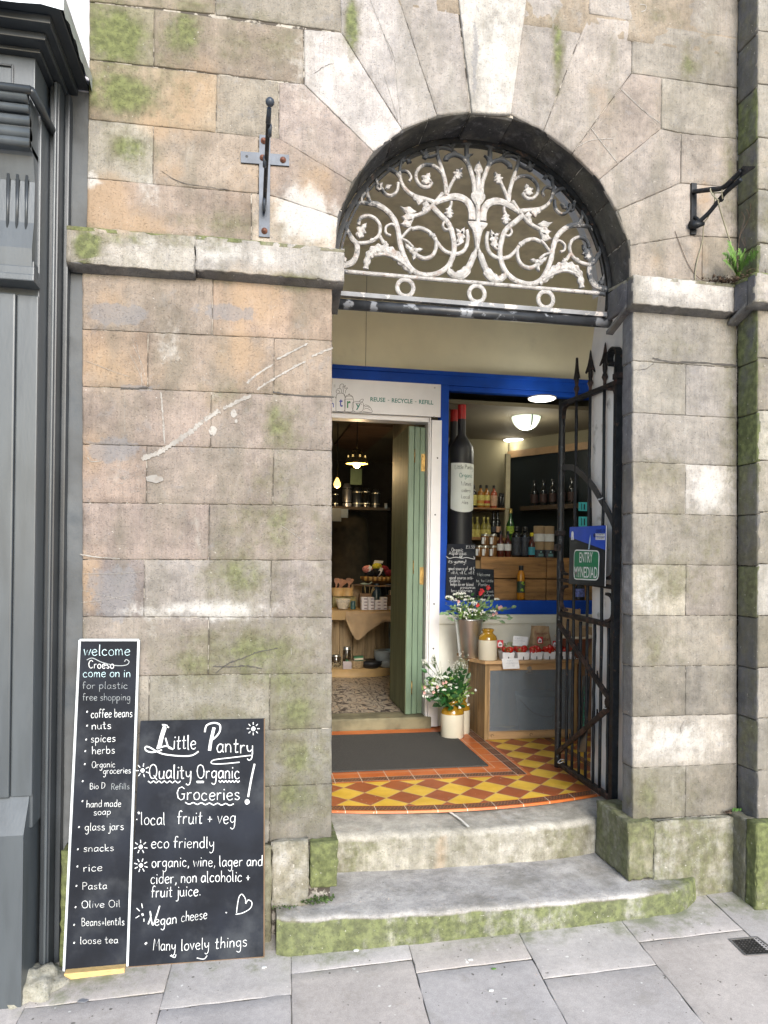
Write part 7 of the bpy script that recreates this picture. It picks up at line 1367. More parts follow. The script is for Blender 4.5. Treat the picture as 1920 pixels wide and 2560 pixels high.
TC = mat('terracotta_bowl', (.13, .045, .025), .6, vary=.2); c0 = Vector((pb.x-.02, 1.80, TOP)); t = thing('glazed_bowl', 'wide dark terracotta bowl with cream glazed rim behind the gate', 'bowl', c0); m_ = MB(); m_.lathe([(.075, 0), (.10, .06), (.125, .145), (.128, .15)], c0, 36); m_.build('bowl', TC, t); m_ = MB(); m_.lathe([(.128, .146), (.137, .150), (.137, .160), (.125, .163), (.115, .15)], c0, 36, cap=False); m_.build('rim', JC, t)
m_ = MB(); m_.box(2.275, 2.44, 1.80, 2.1, .361, .86, bev=.004); solo(m_, 'cardboard_box', mat('brown_board', (.20, .12, .065), .8, vary=.2), 'brown cardboard box standing behind the gate at the cabinet end', 'box', (2.35, 1.95, .361)); m_ = MB(); m_.box(2.28, 2.43, 1.82, 2.06, .862, 1.13, bev=.004); solo(m_, 'cardboard_box', KR, 'pale brown box stacked on top of the box behind the gate', 'box', (2.35, 1.95, .862))
# ================================================================== BOUQUETS
DG = mat('leaf_dark_green', (.018, .075, .018), .4, vary=.5, vs=20, bump=0); LGm = mat('leaf_light_green', (.16, .27, .06), .55, vary=.35, vs=30, bump=0); SG_ = mat('leaf_sage', (.15, .24, .12), .6, vary=.3, vs=30, bump=0)
WB = mat('white_blossom', (.74, .76, .68), .7, vary=.1, bump=0); PK = mat('pink_petal', (.70, .42, .38), .6, vary=.25, vs=30, bump=0); RD = mat('coral_red_petal', (.55, .045, .05), .5, vary=.4, vs=30, bump=0); STM = mat('stem_green', (.09, .16, .04), .7, bump=0)
def leaf(m_, p, d, L, w, mi=0):
    d = d.normalized(); sd = d.cross(Vector((random.uniform(-.5, .5), -1, random.uniform(.2, 1)))).normalized(); n_ = sd.cross(d).normalized(); vs_ = [p]; 
    for f, ww in ((.25, .75), (.5, 1), (.75, .7)): c0 = p+d*L*f-n_*L*.25*f*f; vs_ += [c0+sd*w*ww/2+n_*w*.12, c0, c0-sd*w*ww/2+n_*w*.12]
    vs_.append(p+d*L-n_*L*.25); m_.add(vs_, [(0, 2, 1), (0, 3, 2), (1, 2, 5, 4), (2, 3, 6, 5), (4, 5, 8, 7), (5, 6, 9, 8), (7, 8, 10), (8, 9, 10)], mi)
def flower5(m_, p, r, mi=0):
    n_ = Vector((random.uniform(-.7, .7), random.uniform(-1, -.2), random.uniform(0, 1))).normalized(); u = n_.orthogonal().normalized(); v = n_.cross(u)
    for k in range(5):
        a = k*1.2566+random.random()*.3; d = u*math.cos(a)+v*math.sin(a); e = u*math.cos(a+.6)+v*math.sin(a+.6); f = u*math.cos(a-.6)+v*math.sin(a-.6); m_.add([p, p+f*r*.6+n_*r*.2, p+d*r+n_*r*.3, p+e*r*.6+n_*r*.2], [(0, 1, 2, 3)], mi)
def rose(m_, p, r, mi=0):
    for k in range(16):
        a = k*2.4; rr = r*(.25+.75*k/16); d = Vector((math.cos(a)*rr, -abs(.25*r)+.1*math.sin(a)*rr, math.sin(a)*rr)); tn = Vector((-math.sin(a), 0, math.cos(a))); o_ = p+d; m_.add([p+d*.3, o_+tn*r*.34+Vector((0, -.2*r, 0)), o_*1.0+d.normalized()*r*.16+Vector((0, -.3*r, 0)), o_-tn*r*.34+Vector((0, -.2*r, 0))], [(0, 1, 2, 3)], mi)
def umbel(m_, st, p, r, n=34, up=Vector((0, 0, 1)), fs_=.0045):
    for _ in range(n):
        a = random.uniform(0, 6.28); q_ = r*math.sqrt(random.random()); e = p+Vector((q_*math.cos(a), q_*math.sin(a), random.uniform(-.1, .1)*r-q_*q_/r*.3)); 
        for _k in range(2): flower5(m_, e+Vector((random.uniform(-1, 1), random.uniform(-1, 1), random.uniform(-1, 1)))*.004, fs_)
        if _ % 3 == 0: st.tube([p-up*r*.9, e], .0007, 3)
def bouquet(lab, base, mouth, items, loc):
    t = thing('flower_bouquet', lab, 'bouquet', loc); st, lg, ld, ls, wb, pk, rd = [MB() for _ in range(7)]
    for kind, p, r, n in items:
        root = mouth+Vector((random.uniform(-.035, .035), random.uniform(-.03, .03), -.05)); mid = root.lerp(p, .5)+Vector((0, 0, .03)); path = [Vector(z) for z in cr([root, mid, p], 5)]; st.tube(path, .0016, 5)
        if kind in 'ULM' or kind == 'F':
            pass
        if kind == 'U': umbel(wb, st, p, r, n)
        elif kind == 'G': 
            for _ in range(n): e = p+Vector((random.gauss(0, r*.5), random.gauss(0, r*.35), random.gauss(0, r*.5))); st.tube([mid.lerp(p, .6), e], .0005, 3); flower5(wb, e, .0038)
        elif kind == 'P': rose(pk, p, r); 
        elif kind == 'R': rose(rd, p, r)
        elif kind == 'W': [flower5(wb, p+Vector((random.gauss(0, r), random.gauss(0, r), random.gauss(0, r))), .008) for _ in range(n)]
        else:
            mb_ = {'L': lg, 'D': ld, 'S': ls}[kind]
            for k in range(n):
                f = .35+.65*k/max(1, n-1); q0 = path[min(len(path)-1, int(f*(len(path)-1)))]; dr = (p-root).normalized()+Vector((random.uniform(-.9, .9), random.uniform(-.9, .3), random.uniform(-.7, .6))); leaf(mb_, q0+Vector((random.uniform(-.01, .01), 0, random.uniform(-.01, .01))), dr, r*random.uniform(.7, 1.15), r*.55*random.uniform(.8, 1.1))
    for nm, mb_, mt in (('stems', st, STM), ('light_leaves', lg, LGm), ('dark_leaves', ld, DG), ('sage_leaves', ls, SG_), ('white_blossom', wb, WB), ('pink_flower', pk, PK), ('red_flower', rd, RD)):
        if mb_.v: mb_.build(nm, mt, t, kind='stuff')
    return t
k6 = lambda x, y, Y: at(1040+x*.2411, 1440+y*.2411, Y); ra = random.uniform
M1 = sb+Vector((0, 0, .27)); I1 = []
for x, y, r, n in ((430, 180, .036, 34), (340, 210, .03, 30), (380, 235, .03, 22), (520, 240, .022, 16), (690, 240, .025, 20), (840, 235, .02, 16), (480, 175, .025, 20), (600, 270, .022, 16), (745, 395, .018, 12), (800, 355, .018, 10)): I1.append(('U', k6(x, y, 1.82+ra(-.06, .04)), r, n))
for x, y in ((470, 420), (520, 380), (560, 340), (450, 370), (500, 440), (600, 400), (640, 380), (540, 420), (430, 330), (490, 300)): I1.append(('L', k6(x, y, 1.80+ra(-.05, .03)), .026, 12)); I1.append(('W', k6(x+20, y-10, 1.78), .016, 4))
for x, y in ((290, 375), (345, 345), (390, 420), (400, 470), (360, 400)): I1.append(('S', k6(x, y, 1.80+ra(-.04, .02)), .055, 3))
for x, y in ((830, 430), (870, 460), (780, 450), (930, 400), (950, 440), (980, 340), (1010, 325), (720, 330), (760, 280), (740, 240), (700, 430), (650, 300)): I1.append(('S', k6(x, y, 1.82+ra(-.05, .05)), .046, 3))
for x, y in ((650, 330), (720, 370), (620, 220), (560, 210), (300, 290), (680, 280)): I1.append(('D', k6(x, y, 1.84), .04, 4))
for x, y in ((860, 330), (800, 400), (830, 385), (880, 320), (440, 265)): I1.append(('P', k6(x, y, 1.78), .012, 1))
I1.append(('R', k6(680, 155, 1.80), .019, 1)); I1.append(('R', k6(745, 120, 1.82), .018, 1)); I1.append(('R', k6(635, 300, 1.78), .015, 1)); I1.append(('R', k6(665, 180, 1.78), .016, 1))
for _ in range(26): a = ra(0, 6.28); f = ra(.2, 1)**.6; I1.append((random.choice('LSSD'), k6(640+290*f*math.cos(a), 345+85*f*math.sin(a), 1.84+ra(-.06, .05)), ra(.026, .045), 5))
for _ in range(12): I1.append(('U', k6(ra(400, 840), ra(190, 400), 1.80+ra(-.05, .03)), .016, 9))
bouquet('wild bouquet with coral red roses and cow parsley in the steel bucket', sb, M1, I1, M1)
M2 = fl1+Vector((0, 0, .25)); I2 = []
for x, y in ((330, 1330), (390, 1360), (300, 1300), (440, 1350), (350, 1240), (260, 1290), (200, 1340), (450, 1180), (520, 1060), (120, 1000), (330, 980), (430, 990), (490, 1010), (400, 1100), (450, 1080), (300, 1200), (340, 1180), (280, 1230), (390, 1010), (230, 1240), (360, 1290), (480, 1060), (430, 1130), (350, 1080), (310, 1260), (150, 1290), (410, 1340), (250, 1160)): I2.append(('D', k6(x, y, 1.80+ra(-.06, .05)), .062, 4))
for x, y in ((480, 1200), (450, 1240), (520, 1180), (420, 1220), (560, 1160), (540, 1100), (500, 1250), (460, 1300), (570, 1210), (90, 1140), (60, 1180), (120, 1110)): I2.append(('L', k6(x, y, 1.76+ra(-.04, .04)), .024, 12))
for x, y in ((40, 1110), (110, 1090), (180, 1180), (270, 1330), (240, 1320)): I2.append(('S', k6(x, y, 1.77+ra(-.03, .03)), .03, 6))
for x, y, r in ((430, 930, .055), (470, 900, .05), (230, 1000, .05), (170, 880, .03), (90, 890, .02), (260, 1060, .05), (320, 1080, .05), (180, 830, .015), (210, 1100, .05), (150, 1060, .04)): I2.append(('G', k6(x, y, 1.82+ra(-.06, .04)), r, 46))
for x, y, r in ((250, 1050, .028), (300, 1040, .028), (190, 1110, .025)): I2.append(('U', k6(x, y, 1.76), r, 24))
for x, y in ((220, 1150), (280, 1110), (180, 1205), (90, 1150), (85, 1210), (310, 1100)): I2.append(('P', k6(x, y, 1.72), .011, 1))
for x, y in ((620, 1185), (540, 1245), (545, 1335), (455, 1365), (230, 1195), (75, 1245), (110, 1250)): I2.append(('W', k6(x, y, 1.74), .004, 4))
for _ in range(30): a = ra(0, 6.28); f = ra(.1, 1)**.6; I2.append((random.choice('DDDL'), k6(340+190*f*math.cos(a), 1170+140*f*math.sin(a), 1.82+ra(-.07, .05)), ra(.045, .062), 5))
for _ in range(14): I2.append(('U', k6(ra(60, 420), ra(1040, 1230), 1.76+ra(-.03, .03)), .016, 9))
bouquet('white and pink garden bouquet with dark ivy leaves in the large floor jar', fl1, M2, I2, M2)
# ================================================================== INSIDE THE DOORWAY
D5 = lambda x, y, Y: at(820+x*.1808, 1360+y*.1808, Y); U5 = lambda x, y, Y: at(820+x*.1808, 940+y*.1808, Y)
sp = Vector((.98, 4.55, .45)); SPW = mat('spool_planks', (.27, .19, .10), .7, vary=.3, vs=3, stretch=(9, 9, 1), col2=(.13, .08, .04), c2=(.6, .7), c2s=5, bump=.3); SPT = mat('spool_top', (.42, .27, .11), .6, vary=.2, vs=4, bump=.2)
ZS = D5(500, 915, 3.95).z; RS = .68
t = thing('cable_spool_table', 'large wooden cable spool used as a display table inside the doorway', 'table', sp)
m_ = MB(); m_.lathe([(RS, 0), (RS, .075), (0, .075)], sp, 48); m_.build('base_disc', SPT, t); m_ = MB(); m_.lathe([(RS, ZS-.45-.09), (RS, ZS-.45)], sp, 48); m_.build('tabletop', SPT, t)
for i in range(22): a = 2*math.pi*i/22; m_ = MB(); rr_ = .44; w_ = 2*rr_*math.tan(math.pi/22)*.97; M_x = Matrix.Translation(sp+Vector((rr_*math.cos(a), rr_*math.sin(a), .075))) @ Matrix.Rotation(a, 4, 'Z'); m_.box(-.012, .012, -w_/2, w_/2, 0, ZS-.45-.17, bev=.003, M=M_x); m_.build('core_plank', SPW, t)
# kraft paper cloth
m_ = MB(); pts = []; yc = sp.y-RS-.012
A_ = [D5(250, 925, 3.86), D5(380, 930, 3.85), D5(560, 932, 3.85), D5(760, 935, 3.85), D5(935, 938, 3.86)]; B_ = [D5(245, 1045, 3.85), D5(395, 1325, 3.80), D5(560, 1215, 3.82), D5(780, 1080, 3.84), D5(930, 1100, 3.85)]
n = 24; gA = cr([tuple(a) for a in A_], n//4); gB = cr([tuple(a) for a in B_], n//4); vs_ = []; K_ = 10
for i in range(len(gA)):
    for k in range(K_+1): f = k/K_; p_ = Vector(gA[i]).lerp(Vector(gB[i]), f); p_.y += noise.noise((p_.x*9, f*2, 0))*.035*f+abs(math.sin(i*.6))*.018*f; vs_.append(p_)
gC = [Vector(a)+Vector((0, .35, .002)) for a in gA]; o_ = len(vs_); vs_ += gC
m_.add(vs_, [(i*(K_+1)+k, (i+1)*(K_+1)+k, (i+1)*(K_+1)+k+1, i*(K_+1)+k+1) for i in range(len(gA)-1) for k in range(K_)]+[(i*(K_+1), o_+i, o_+i+1, (i+1)*(K_+1)) for i in range(len(gA)-1)], 0, True); solo(m_, 'paper_tablecloth', KR, 'brown kraft paper cloth hanging in a point over the spool table edge', 'tablecloth', A_[2])
ZT2 = ZS+.004
def tb(x, Y=4.05): p = D5(x, 900, Y); return Vector((p.x, Y, ZT2))
SBX = mat('soap_box_white', (.70, .66, .66), .6, vary=.05, bump=0); SBL = mat('soap_print', (.25, .2, .22), .6, bump=0); s0 = None
def soap(pos):
    global s0
    if s0 is None:
        s0 = thing('soap_box', 'small white boxed soap in the front stacks on the spool table', 'soap box', pos, group='soap boxes stacked on the table'); m_ = MB(); m_.box(pos.x-.030, pos.x+.030, pos.y-.045, pos.y+.045, pos.z, pos.z+.0305, bev=.001); m_.build('carton', SBX, s0); m_ = MB(); m_.box(pos.x-.004, pos.x+.026, pos.y-.0458, pos.y-.0445, pos.z+.008, pos.z+.020); m_.build('print', SBL, s0); return s0
    return dup(s0, pos)
for ci, (x, n, cn_) in enumerate(((495, 4, 'leftmost stack of four'), (588, 4, 'second stack of four'), (678, 3, 'stack of three'), (765, 4, 'right stack of four'), (875, 1, 'x'))):
    for k in range(n):
        o = soap(tb(x, 3.98)+Vector((random.uniform(-.002, .002), 0, .0312*k))); o['label'] = ('small white soap box on the table, %s in the %s' % (('lowest', 'second up', 'third up', 'topmost')[k] if n > 1 else '', cn_)) if cn_ != 'x' else 'single white soap box lying alone at the right of the stacks'
        o['group'] = 'soap boxes stacked on the table'
UT = mat('spatula_wood', (.30, .13, .055), .55, vary=.3, vs=10, bump=0)
for j, x in enumerate((135, 265)):
    c0 = tb(x, 4.35)+Vector((0, 0, .10)); c0 = D5(x, 720, 4.35); t = thing('utensil_pot', 'pale round wooden pot holding spatulas, %s of two' % ('left', 'right')[j], 'utensil pot', c0); m_ = MB(); m_.lathe([(.062, 0), (.065, .085), (.058, .085)], c0, 24); m_.build('pot', mat('beech_wood', (.50, .33, .14), .5, bump=0), t)
    for k in range(4 if j == 0 else 2):
        b_ = c0+Vector((ra(-.03, .03), ra(-.03, .03), .04)); tp = D5(x+(-.0)+[(-10), 45, 85, 110][k] if j == 0 else x+[20, 60][k], 470+k*12, 4.35); m_ = MB(); d = tp-b_; mid = b_+d*.55; sd = Vector((1, 0, 0)); w1_ = .034
        pth = [b_, mid, b_+d*.75, b_+d*.92, tp]; ww = [.012, .016, .05, .06, .03]; L_ = [p+sd*w/2 for p, w in zip(pth, ww)]; R_ = [p-sd*w/2 for p, w in zip(pth, ww)]; F_ = [p+Vector((0, -.006, 0)) for p in L_]; G_ = [p+Vector((0, -.006, 0)) for p in R_]
        m_.add(L_+R_+F_+G_, [f for i in range(4) for f in ((10+i, 11+i, 16+i, 15+i), (i, 5+i, 6+i, 1+i), (i, 1+i, 11+i, 10+i), (5+i, 15+i, 16+i, 6+i))]+[(4, 9, 19, 14), (0, 10, 15, 5)]); solo(m_, 'wooden_spatula', UT, 'brown wooden spatula standing in the %s pot, %s' % (('left', 'right')[j], ('first from left', 'second from left', 'third from left', 'fourth from left')[k]), 'spatula', b_, 'spatulas in the pots')
m_ = MB(); a = D5(320, 890, 4.5); m_.box(a.x, a.x+.115, 4.5, 4.55, ZT2, D5(320, 560, 4.5).z, bev=.002); solo(m_, 'cardboard_display', KR, 'brown cardboard display stand behind the utensil pots', 'display stand', a)
m_ = MB(); a = D5(60, 890, 4.3); b_ = D5(420, 720, 4.3); m_.box(a.x, b_.x-.02, 4.30, 4.5, ZT2, b_.z-.01, bev=.004); solo(m_, 'wrapped_box', mat('olive_paper', (.24, .21, .09), .8, vary=.3), 'olive paper wrapped box carrying the utensil pots', 'box', a)
c0 = tb(205, 4.08); t = thing('pleated_bowl', 'white pleated beeswax bowl at the left of the table', 'bowl', c0); m_ = MB(); m_.lathe([(.045, 0), (.052, .01), (.068, .07), (.078, .095), (.06, .09)], c0, 30); [m_.tube([c0+Vector((.075*math.cos(a)-.0, .075*math.sin(a), .095)) for a in [i*.3 for i in range(22)]], .006, 6)]; m_.build('bowl', mat('off_white_pleats', (.62, .55, .42), .7, vary=.15, vs=60, bump=.8, bs=160), t)
c0 = tb(345, 4.05); m_ = MB(); m_.lathe([(.026, 0), (.026, .075), (.024, .08)], c0, 18); solo(m_, 'small_tin', mat('teal_tin', (.03, .09, .09), .4), 'small dark teal tin beside the white bowl', 'tin', c0)
m_ = MB(); a = D5(440, 900, 4.2); m_.box(a.x, D5(600, 900, 4.2).x, 4.2, 4.3, ZT2, D5(440, 685, 4.2).z, bev=.002); solo(m_, 'card_box', mat('brown_board'), 'brown card box holding wooden reeds behind the soap', 'box', a)
for k, (x0, x1) in enumerate(((520, 508), (572, 578), (590, 620), (600, 632), (585, 665))): m_ = MB(); m_.tube([D5(x0, 700, 4.25), D5(x1, 575+20*(k > 1), 4.25)], .0045, 6); solo(m_, 'bamboo_brush', mat('bamboo_pale', (.45, .34, .16), .6, bump=0), 'thin pale bamboo stick standing in the card box, number %s from left' % ('one', 'two', 'three', 'four', 'five')[k], 'stick', D5(x0, 700, 4.25), 'bamboo sticks')
c0 = tb(668, 4.28); m_ = MB(); m_.lathe([(.045, 0), (.045, .18), (.038, .215), (.03, .225), (.03, .25)], c0, 24); solo(m_, 'dark_flask', mat('blue_grey_flask', (.035, .065, .085), .25, coat=.5, bump=0), 'dark blue-grey cylindrical flask standing behind the soap boxes', 'flask', c0)
m_ = MB(); a = D5(810, 930, 4.25); m_.box(a.x, a.x+.14, 4.2, 4.4, ZT2, ZT2+.13, bev=.003); solo(m_, 'brown_basket', mat('dark_basket', (.10, .055, .025), .8, vary=.5, vs=80, bump=.8, bs=90), 'dark brown basket at the right end of the table', 'basket', a)
m_ = MB(); m_.box(a.x+.03, a.x+.10, 4.25, 4.32, ZT2+.132, ZT2+.18, bev=.004); solo(m_, 'patterned_packet', mat('packet_cream', (.5, .36, .22), .7, vary=.5, vs=60), 'cream patterned packet on the dark basket', 'packet', a+Vector((0, 0, .13)))
# round riser shelf with yarn bowl
zr_ = D5(680, 560, 4.45).z; a = D5(680, 560, 4.45); t = thing('cake_stand_shelf', 'dark round riser shelf standing on the table', 'riser', (a.x, 4.45, ZT2)); m_ = MB(); m_.lathe([(.25, -.014), (.25, 0), (0, .0)], (a.x, 4.45, zr_), 40); m_.build('disc', mat('brown_rim_board', (.14, .09, .055), .6), t); m_ = MB(); m_.lathe([(.10, 0), (.10, zr_-ZT2-.014)], (a.x, 4.47, ZT2), 20); m_.build('stem', mat('near_black_paint', (.012, .012, .013), .5), t)
c0 = Vector((D5(700, 540, 4.4).x, 4.40, zr_+.001)); q = NB('chequered_bowl_wood'); w_ = q.n('ShaderNodeTexWave', wave_type='BANDS', bands_direction='X'); w_.inputs['Scale'].default_value = 7; w_.inputs['Distortion'].default_value = 0; q.l(q.tc.outputs['Object'], w_.inputs[0]); q.col(q.mix(q.rng(w_.outputs['Fac'], .45, .55), (.16, .075, .02), (.50, .33, .11)))
t = thing('wooden_bowl', 'chequered wooden bowl filled with yarn on the riser shelf', 'bowl', c0); m_ = MB(); m_.lathe([(.07, 0), (.12, .02), (.19, .065), (.195, .068), (.18, .07), (.1, .03), (0, .02)], c0, 40, cap=False); m_.lathe([(.185, .045), (.197, .066), (.192, .085), (.18, .085)], c0, 40, 1, cap=False); m_.build('bowl', [mat('bowl_brown', (.20, .10, .035), .45), q.m], t)
YN = [('pink', (.55, .22, .20)), ('black', (.012, .012, .014)), ('black', (.012, .012, .014)), ('red', (.25, .02, .03)), ('yellow', (.62, .55, .05)), ('crimson', (.16, .01, .025))]
for i, (x, y, r_, lab) in enumerate(((545, 350, .045, 'pink yarn ball with white band on the left of the bowl'), (590, 400, .045, 'black yarn ball at the front left of the bowl'), (690, 385, .055, 'black yarn ball in the middle of the bowl'), (770, 350, .045, 'red yarn ball at the back right of the bowl'), (680, 310, .042, 'bright yellow yarn ball on top of the heap'), (850, 400, .04, 'dark crimson yarn ball at the right rim'))):
    c1 = D5(x, y, 4.38+(.05 if i in (3, ) else 0)); c1.z = max(c1.z, c0.z+.05); t = thing('yarn_ball', lab, 'yarn ball', c1); m_ = MB(); m_.ball(c1, r_, 0, 3, sc=(1.25, 1, .9)); m_.build('wool', mat('wool_'+YN[i][0], YN[i][1], .95, vary=.3, vs=60, bump=.8, bs=120), t)
    if i in (0, 2): m_ = MB(); m_.lathe([(r_*.97, -.018), (r_*.97, .018)], n=20, M=Matrix.Translation(c1+Vector((.012, 0, 0))) @ Matrix.Rotation(.5, 4, 'Y') @ Matrix.Rotation(math.pi/2, 4, 'Y'), cap=False); m_.build('paper_band', WC, t)
m_ = MB(); a = D5(690, 250, 4.42); m_.prism([(a.x-.05, a.z-.02), (a.x+.05, a.z-.012), (a.x+.058, a.z+.012), (a.x-.035, a.z+.02)], lambda u, v, h: (u, 4.42-h, v), 0, .003); m_.tube([(a.x+.03, 4.425, a.z-.02), (a.x+.035, 4.425, a.z-.16)], .002, 5); solo(m_, 'price_ticket', WC, 'small white price ticket clipped above the yellow yarn', 'ticket', a)
c1 = Vector((D5(510, 530, 4.25).x, 4.25, zr_+.001)); m_ = MB(); m_.ball((c1.x-.01, c1.y, c1.z+.012), .03, 0, 2, sc=(1.3, .9, .4)); m_.tube(cr([(c1.x+.02, c1.y, c1.z+.012), (c1.x+.05, c1.y, c1.z+.012), (c1.x+.075, c1.y, c1.z+.035)], 5), .006, 6); solo(m_, 'soap_spoon', mat('celadon_glaze', (.35, .42, .33), .25, bump=0), 'pale green ceramic spoon at the left edge of the riser shelf', 'spoon', c1)
# things at the foot of the spool
ZF = .526
def fb_(x, y, Y): p = D5(x, y, Y); return Vector((p.x, Y, ZF))
GRB = mat('grey_basin', (.34, .37, .36), .4, vary=.08, bump=.05)
c1 = fb_(815, 1790, 4.02); m_ = MB(); m_.lathe([(.055, 0), (.085, .02), (.095, .055), (.085, .085), (.05, .09)], c1, 30); solo(m_, 'ceramic_pot', GRB, 'rounded grey ceramic pot on the spool base below the other', 'pot', c1)
c2 = D5(775, 1640, 4.12); m_ = MB(); m_.box(c2.x-.10, c2.x+.11, 4.05, 4.11, ZF, c2.z-.002, bev=.004); solo(m_, 'wicker_box', mat('dark_basket'), 'dark wicker box between the two grey pots', 'box', (c2.x, 4.06, ZF))
m_ = MB(); m_.lathe([(.07, 0), (.095, .02), (.115, .08), (.112, .12), (.115, .135), (.10, .135)], c2+Vector((-.0, -.06, 0)), 30); solo(m_, 'ceramic_pot', GRB, 'larger grey ceramic pot standing higher against the spool planks', 'pot', c2)
c1 = fb_(590, 1760, 4.0); m_ = MB(); m_.lathe([(.07, 0), (.11, .03), (.12, .075), (.10, .07)], c1, 24); solo(m_, 'black_dish', mat('near_black_paint'), 'wide black dish at the foot of the spool', 'dish', c1)
c1 = fb_(400, 1760, 3.98); t = thing('wicker_basket', 'small pale wicker basket holding green seed boxes on the spool base', 'basket', c1); m_ = MB(); m_.lathe([(.05, 0), (.065, .02), (.085, .075), (.088, .08), (.075, .075)], c1, 26); m_.build('basket', WK, t)
for k, (x, y0, lab) in enumerate(((290, 1665, 'cream box with green lid tilted left in the basket'), (420, 1600, 'green and white seed box topmost in the basket'), (425, 1660, 'white fronted green seed box low in the basket'))):
    p_ = D5(x, y0, 3.98); m_ = MB(); m_.box(-.045, .045, -.03, .03, 0, .035, bev=.002, M=Matrix.Translation(p_) @ Matrix.Rotation((.35, -.05, .0)[k], 4, 'Y')); m_.box(-.0455, .0455, -.031, .031, .020, .037, mi=1, M=Matrix.Translation(p_) @ Matrix.Rotation((.35, -.05, .0)[k], 4, 'Y')); solo(m_, 'seed_box', [mat('box_cream', (.6, .55, .4), .6, bump=0), mat('box_green', (.04, .18, .07), .6, bump=0)], lab, 'box', p_, 'seed boxes in the small basket')
m_ = MB(); p_ = D5(270, 1745, 3.93); m_.box(p_.x-.045, p_.x+.04, 3.93, 3.935, ZF, ZF+.075); solo(m_, 'price_ticket', mat('lilac_card', (.42, .36, .36), .7), 'lilac price card leaning on the small basket', 'ticket', (p_.x, 3.93, ZF))
m_ = MB()
for i in range(90): a = fb_(ra(60, 230), 1730, ra(3.92, 4.05)); a.z += ra(0, .05)*(1 if a.x > .6 else .5); d = Vector((ra(-1, 1), ra(-1, 1), ra(-.3, .6)))*.03; m_.tube([a, a+d*.5+Vector((0, 0, .006)), a+d], .0016, 4)
solo(m_, 'wood_wool', mat('pale_straw', (.42, .34, .2), .8, bump=0), 'loose pale straw packing lying left of the small basket', 'straw', fb_(140, 1730, 4.0), kind='stuff')
for i, (x, y, r_, h_) in enumerate(((260, 1610, .045, .20), (110, 1700, .05, .12), (250, 1700, .04, .10))): c1 = fb_(x, y, 4.12); jar('glass_jar', 'clip top glass jar with dark contents by the spool, %s' % ('tall one', 'wide one at the left', 'small one in the middle')[i], 'jar', c1, r_, h_, liquid('dark_contents', (.05, .035, .02), .12), SILV, None, 'glass jars at the foot of the spool')
m_ = MB(); a = D5(90, 1150, 4.25); m_.box(a.x-.03, a.x+.12, 4.3, 4.4, ZF, a.z, bev=.004); solo(m_, 'dark_crate', mat('dark_crate_wood', (.07, .05, .035), .8), 'dark crate in shadow left of the spool core', 'crate', (a.x, 4.35, ZF))
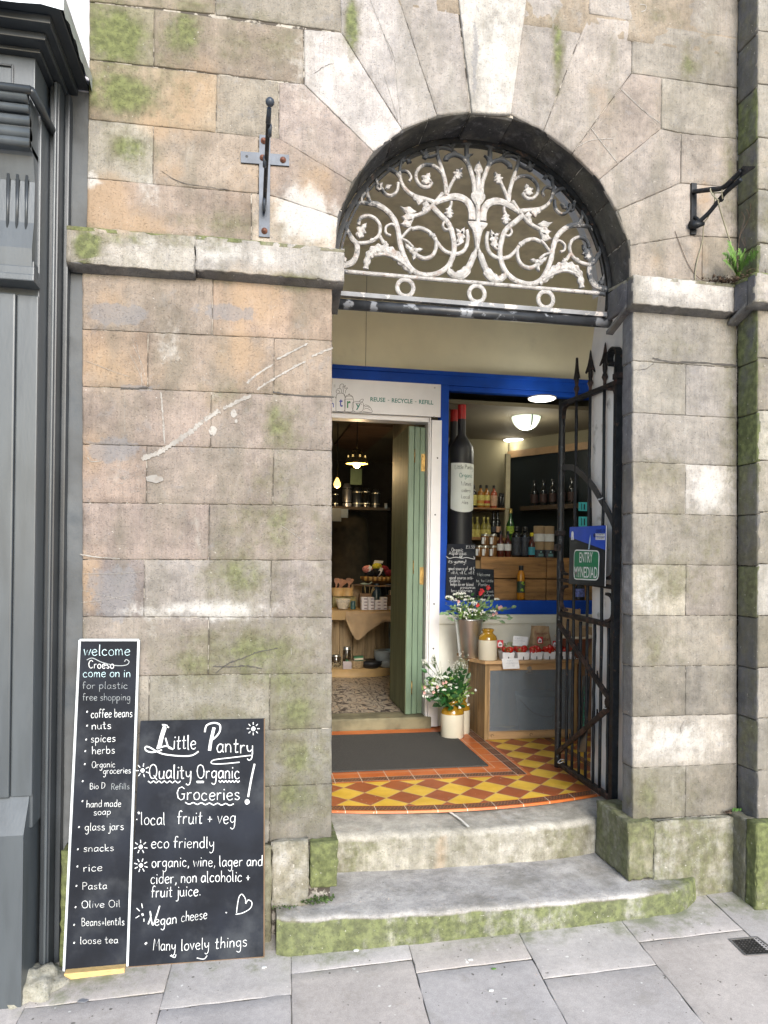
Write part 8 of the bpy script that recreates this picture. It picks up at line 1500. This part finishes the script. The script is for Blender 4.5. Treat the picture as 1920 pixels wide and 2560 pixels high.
# shelf of canisters, back
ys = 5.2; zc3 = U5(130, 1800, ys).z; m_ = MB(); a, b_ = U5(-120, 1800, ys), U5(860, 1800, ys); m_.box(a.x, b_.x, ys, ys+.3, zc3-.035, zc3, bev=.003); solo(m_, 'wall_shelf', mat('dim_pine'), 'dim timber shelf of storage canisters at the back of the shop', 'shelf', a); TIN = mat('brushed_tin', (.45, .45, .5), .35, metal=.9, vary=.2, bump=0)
for i, (x, w_, h_, mt, lab) in enumerate(((110, .08, .20, LN, 'dark jar with bright lid leftmost on the back shelf'), (275, .11, .30, TIN, 'tall bright steel canister on the back shelf'), (418, .11, .25, mat('dark_tin', (.10, .11, .13), .3, metal=.8), 'darker steel canister with pale label on the back shelf'), (540, .10, .26, LN, 'black canister fourth on the back shelf'), (680, .10, .24, mat('dark_tin'), 'steel canister with pale sloped lid at the right'))):
    a = U5(x, 1800, ys); m_ = MB(); m_.lathe([(w_/2, 0), (w_/2, h_*.75), (w_*.42, h_*.8), (w_*.3, h_*.92), (0, h_*.94)], (a.x, ys+.1, zc3+.001), 24); t = thing('canister', lab, 'canister', (a.x, ys+.1, zc3)); m_.build('body', mt, t); m_ = MB(); [m_.lathe([(w_/2+.001, h_*f), (w_/2+.0015, h_*f+.006), (w_/2+.001, h_*f+.012)], (a.x, ys+.1, zc3), 24, cap=False) for f in (.15, .68)]; m_.build('band', SILV if i != 1 else LN, t)
m_ = MB(); a, b_ = U5(310, 1500, 4.9), U5(470, 1280, 4.9); m_.box(a.x, b_.x, 4.9, 4.91, a.z, b_.z, bev=.002); solo(m_, 'green_notice', mat('dim_green_card', (.06, .09, .05), .7, emit=.02, bump=0), 'dim green notice card hanging under the colander lamp', 'notice', a)  # card emits a trace of light to stay visible
for i, (x, y, w_, h_) in enumerate(((110, 2010, .12, .15), (230, 1960, .08, .10), (800, 1830, .03, .06))): a = U5(x, y, 5.0); m_ = MB(); m_.box(a.x-w_/2, a.x+w_/2, 5.0, 5.02, a.z, a.z+h_, bev=.003); solo(m_, 'packet', mat('dim_packet_%d' % i, ((.06, .07, .08), (.09, .12, .16), (.2, .2, .2))[i], .5), ('dim grey packet below the canister shelf', 'dim blue packet below the canister shelf', 'tiny pale diamond ticket near the fridge')[i], 'packet', a)
# fridge with lit edge
a = D5(915, 740, 4.9); zt4 = U5(925, 1830, 4.9).z; t = thing('display_fridge', 'tall dark display fridge with cold white light strip down its edge', 'fridge', (a.x+.3, 5.1, .45)); m_ = MB(); m_.box(a.x+.02, a.x+.7, 4.92, 5.5, .45, zt4+.15, bev=.01); m_.build('cabinet', LN, t); m_ = MB(); m_.box(a.x-.008, a.x+.022, 4.88, 4.91, a.z-.5, zt4, bev=.003); m_.build('light_strip', mat('cold_led_strip', (.7, .95, .95), .4, emit=1.5, ecol=(.55, .95, 1), bump=0, vary=.3, vs=60), t)
# shopkeeper's silhouette? dark coat hanging on a rail
a = U5(290, 2200, 5.6); t = thing('hanging_coat', 'dark brown coat shape hanging in the dim back of the shop', 'coat', (a.x, 5.6, 1.3)); m_ = MB(); m_.lathe([(.30, 0), (.29, .3), (.27, .7), (.23, .95), (.10, 1.05), (.05, 1.12)], (a.x, 5.7, 1.15), 28, cap=True); m_.build('coat', mat('brown_coat', (.035, .026, .015), .9, vary=.3), t)
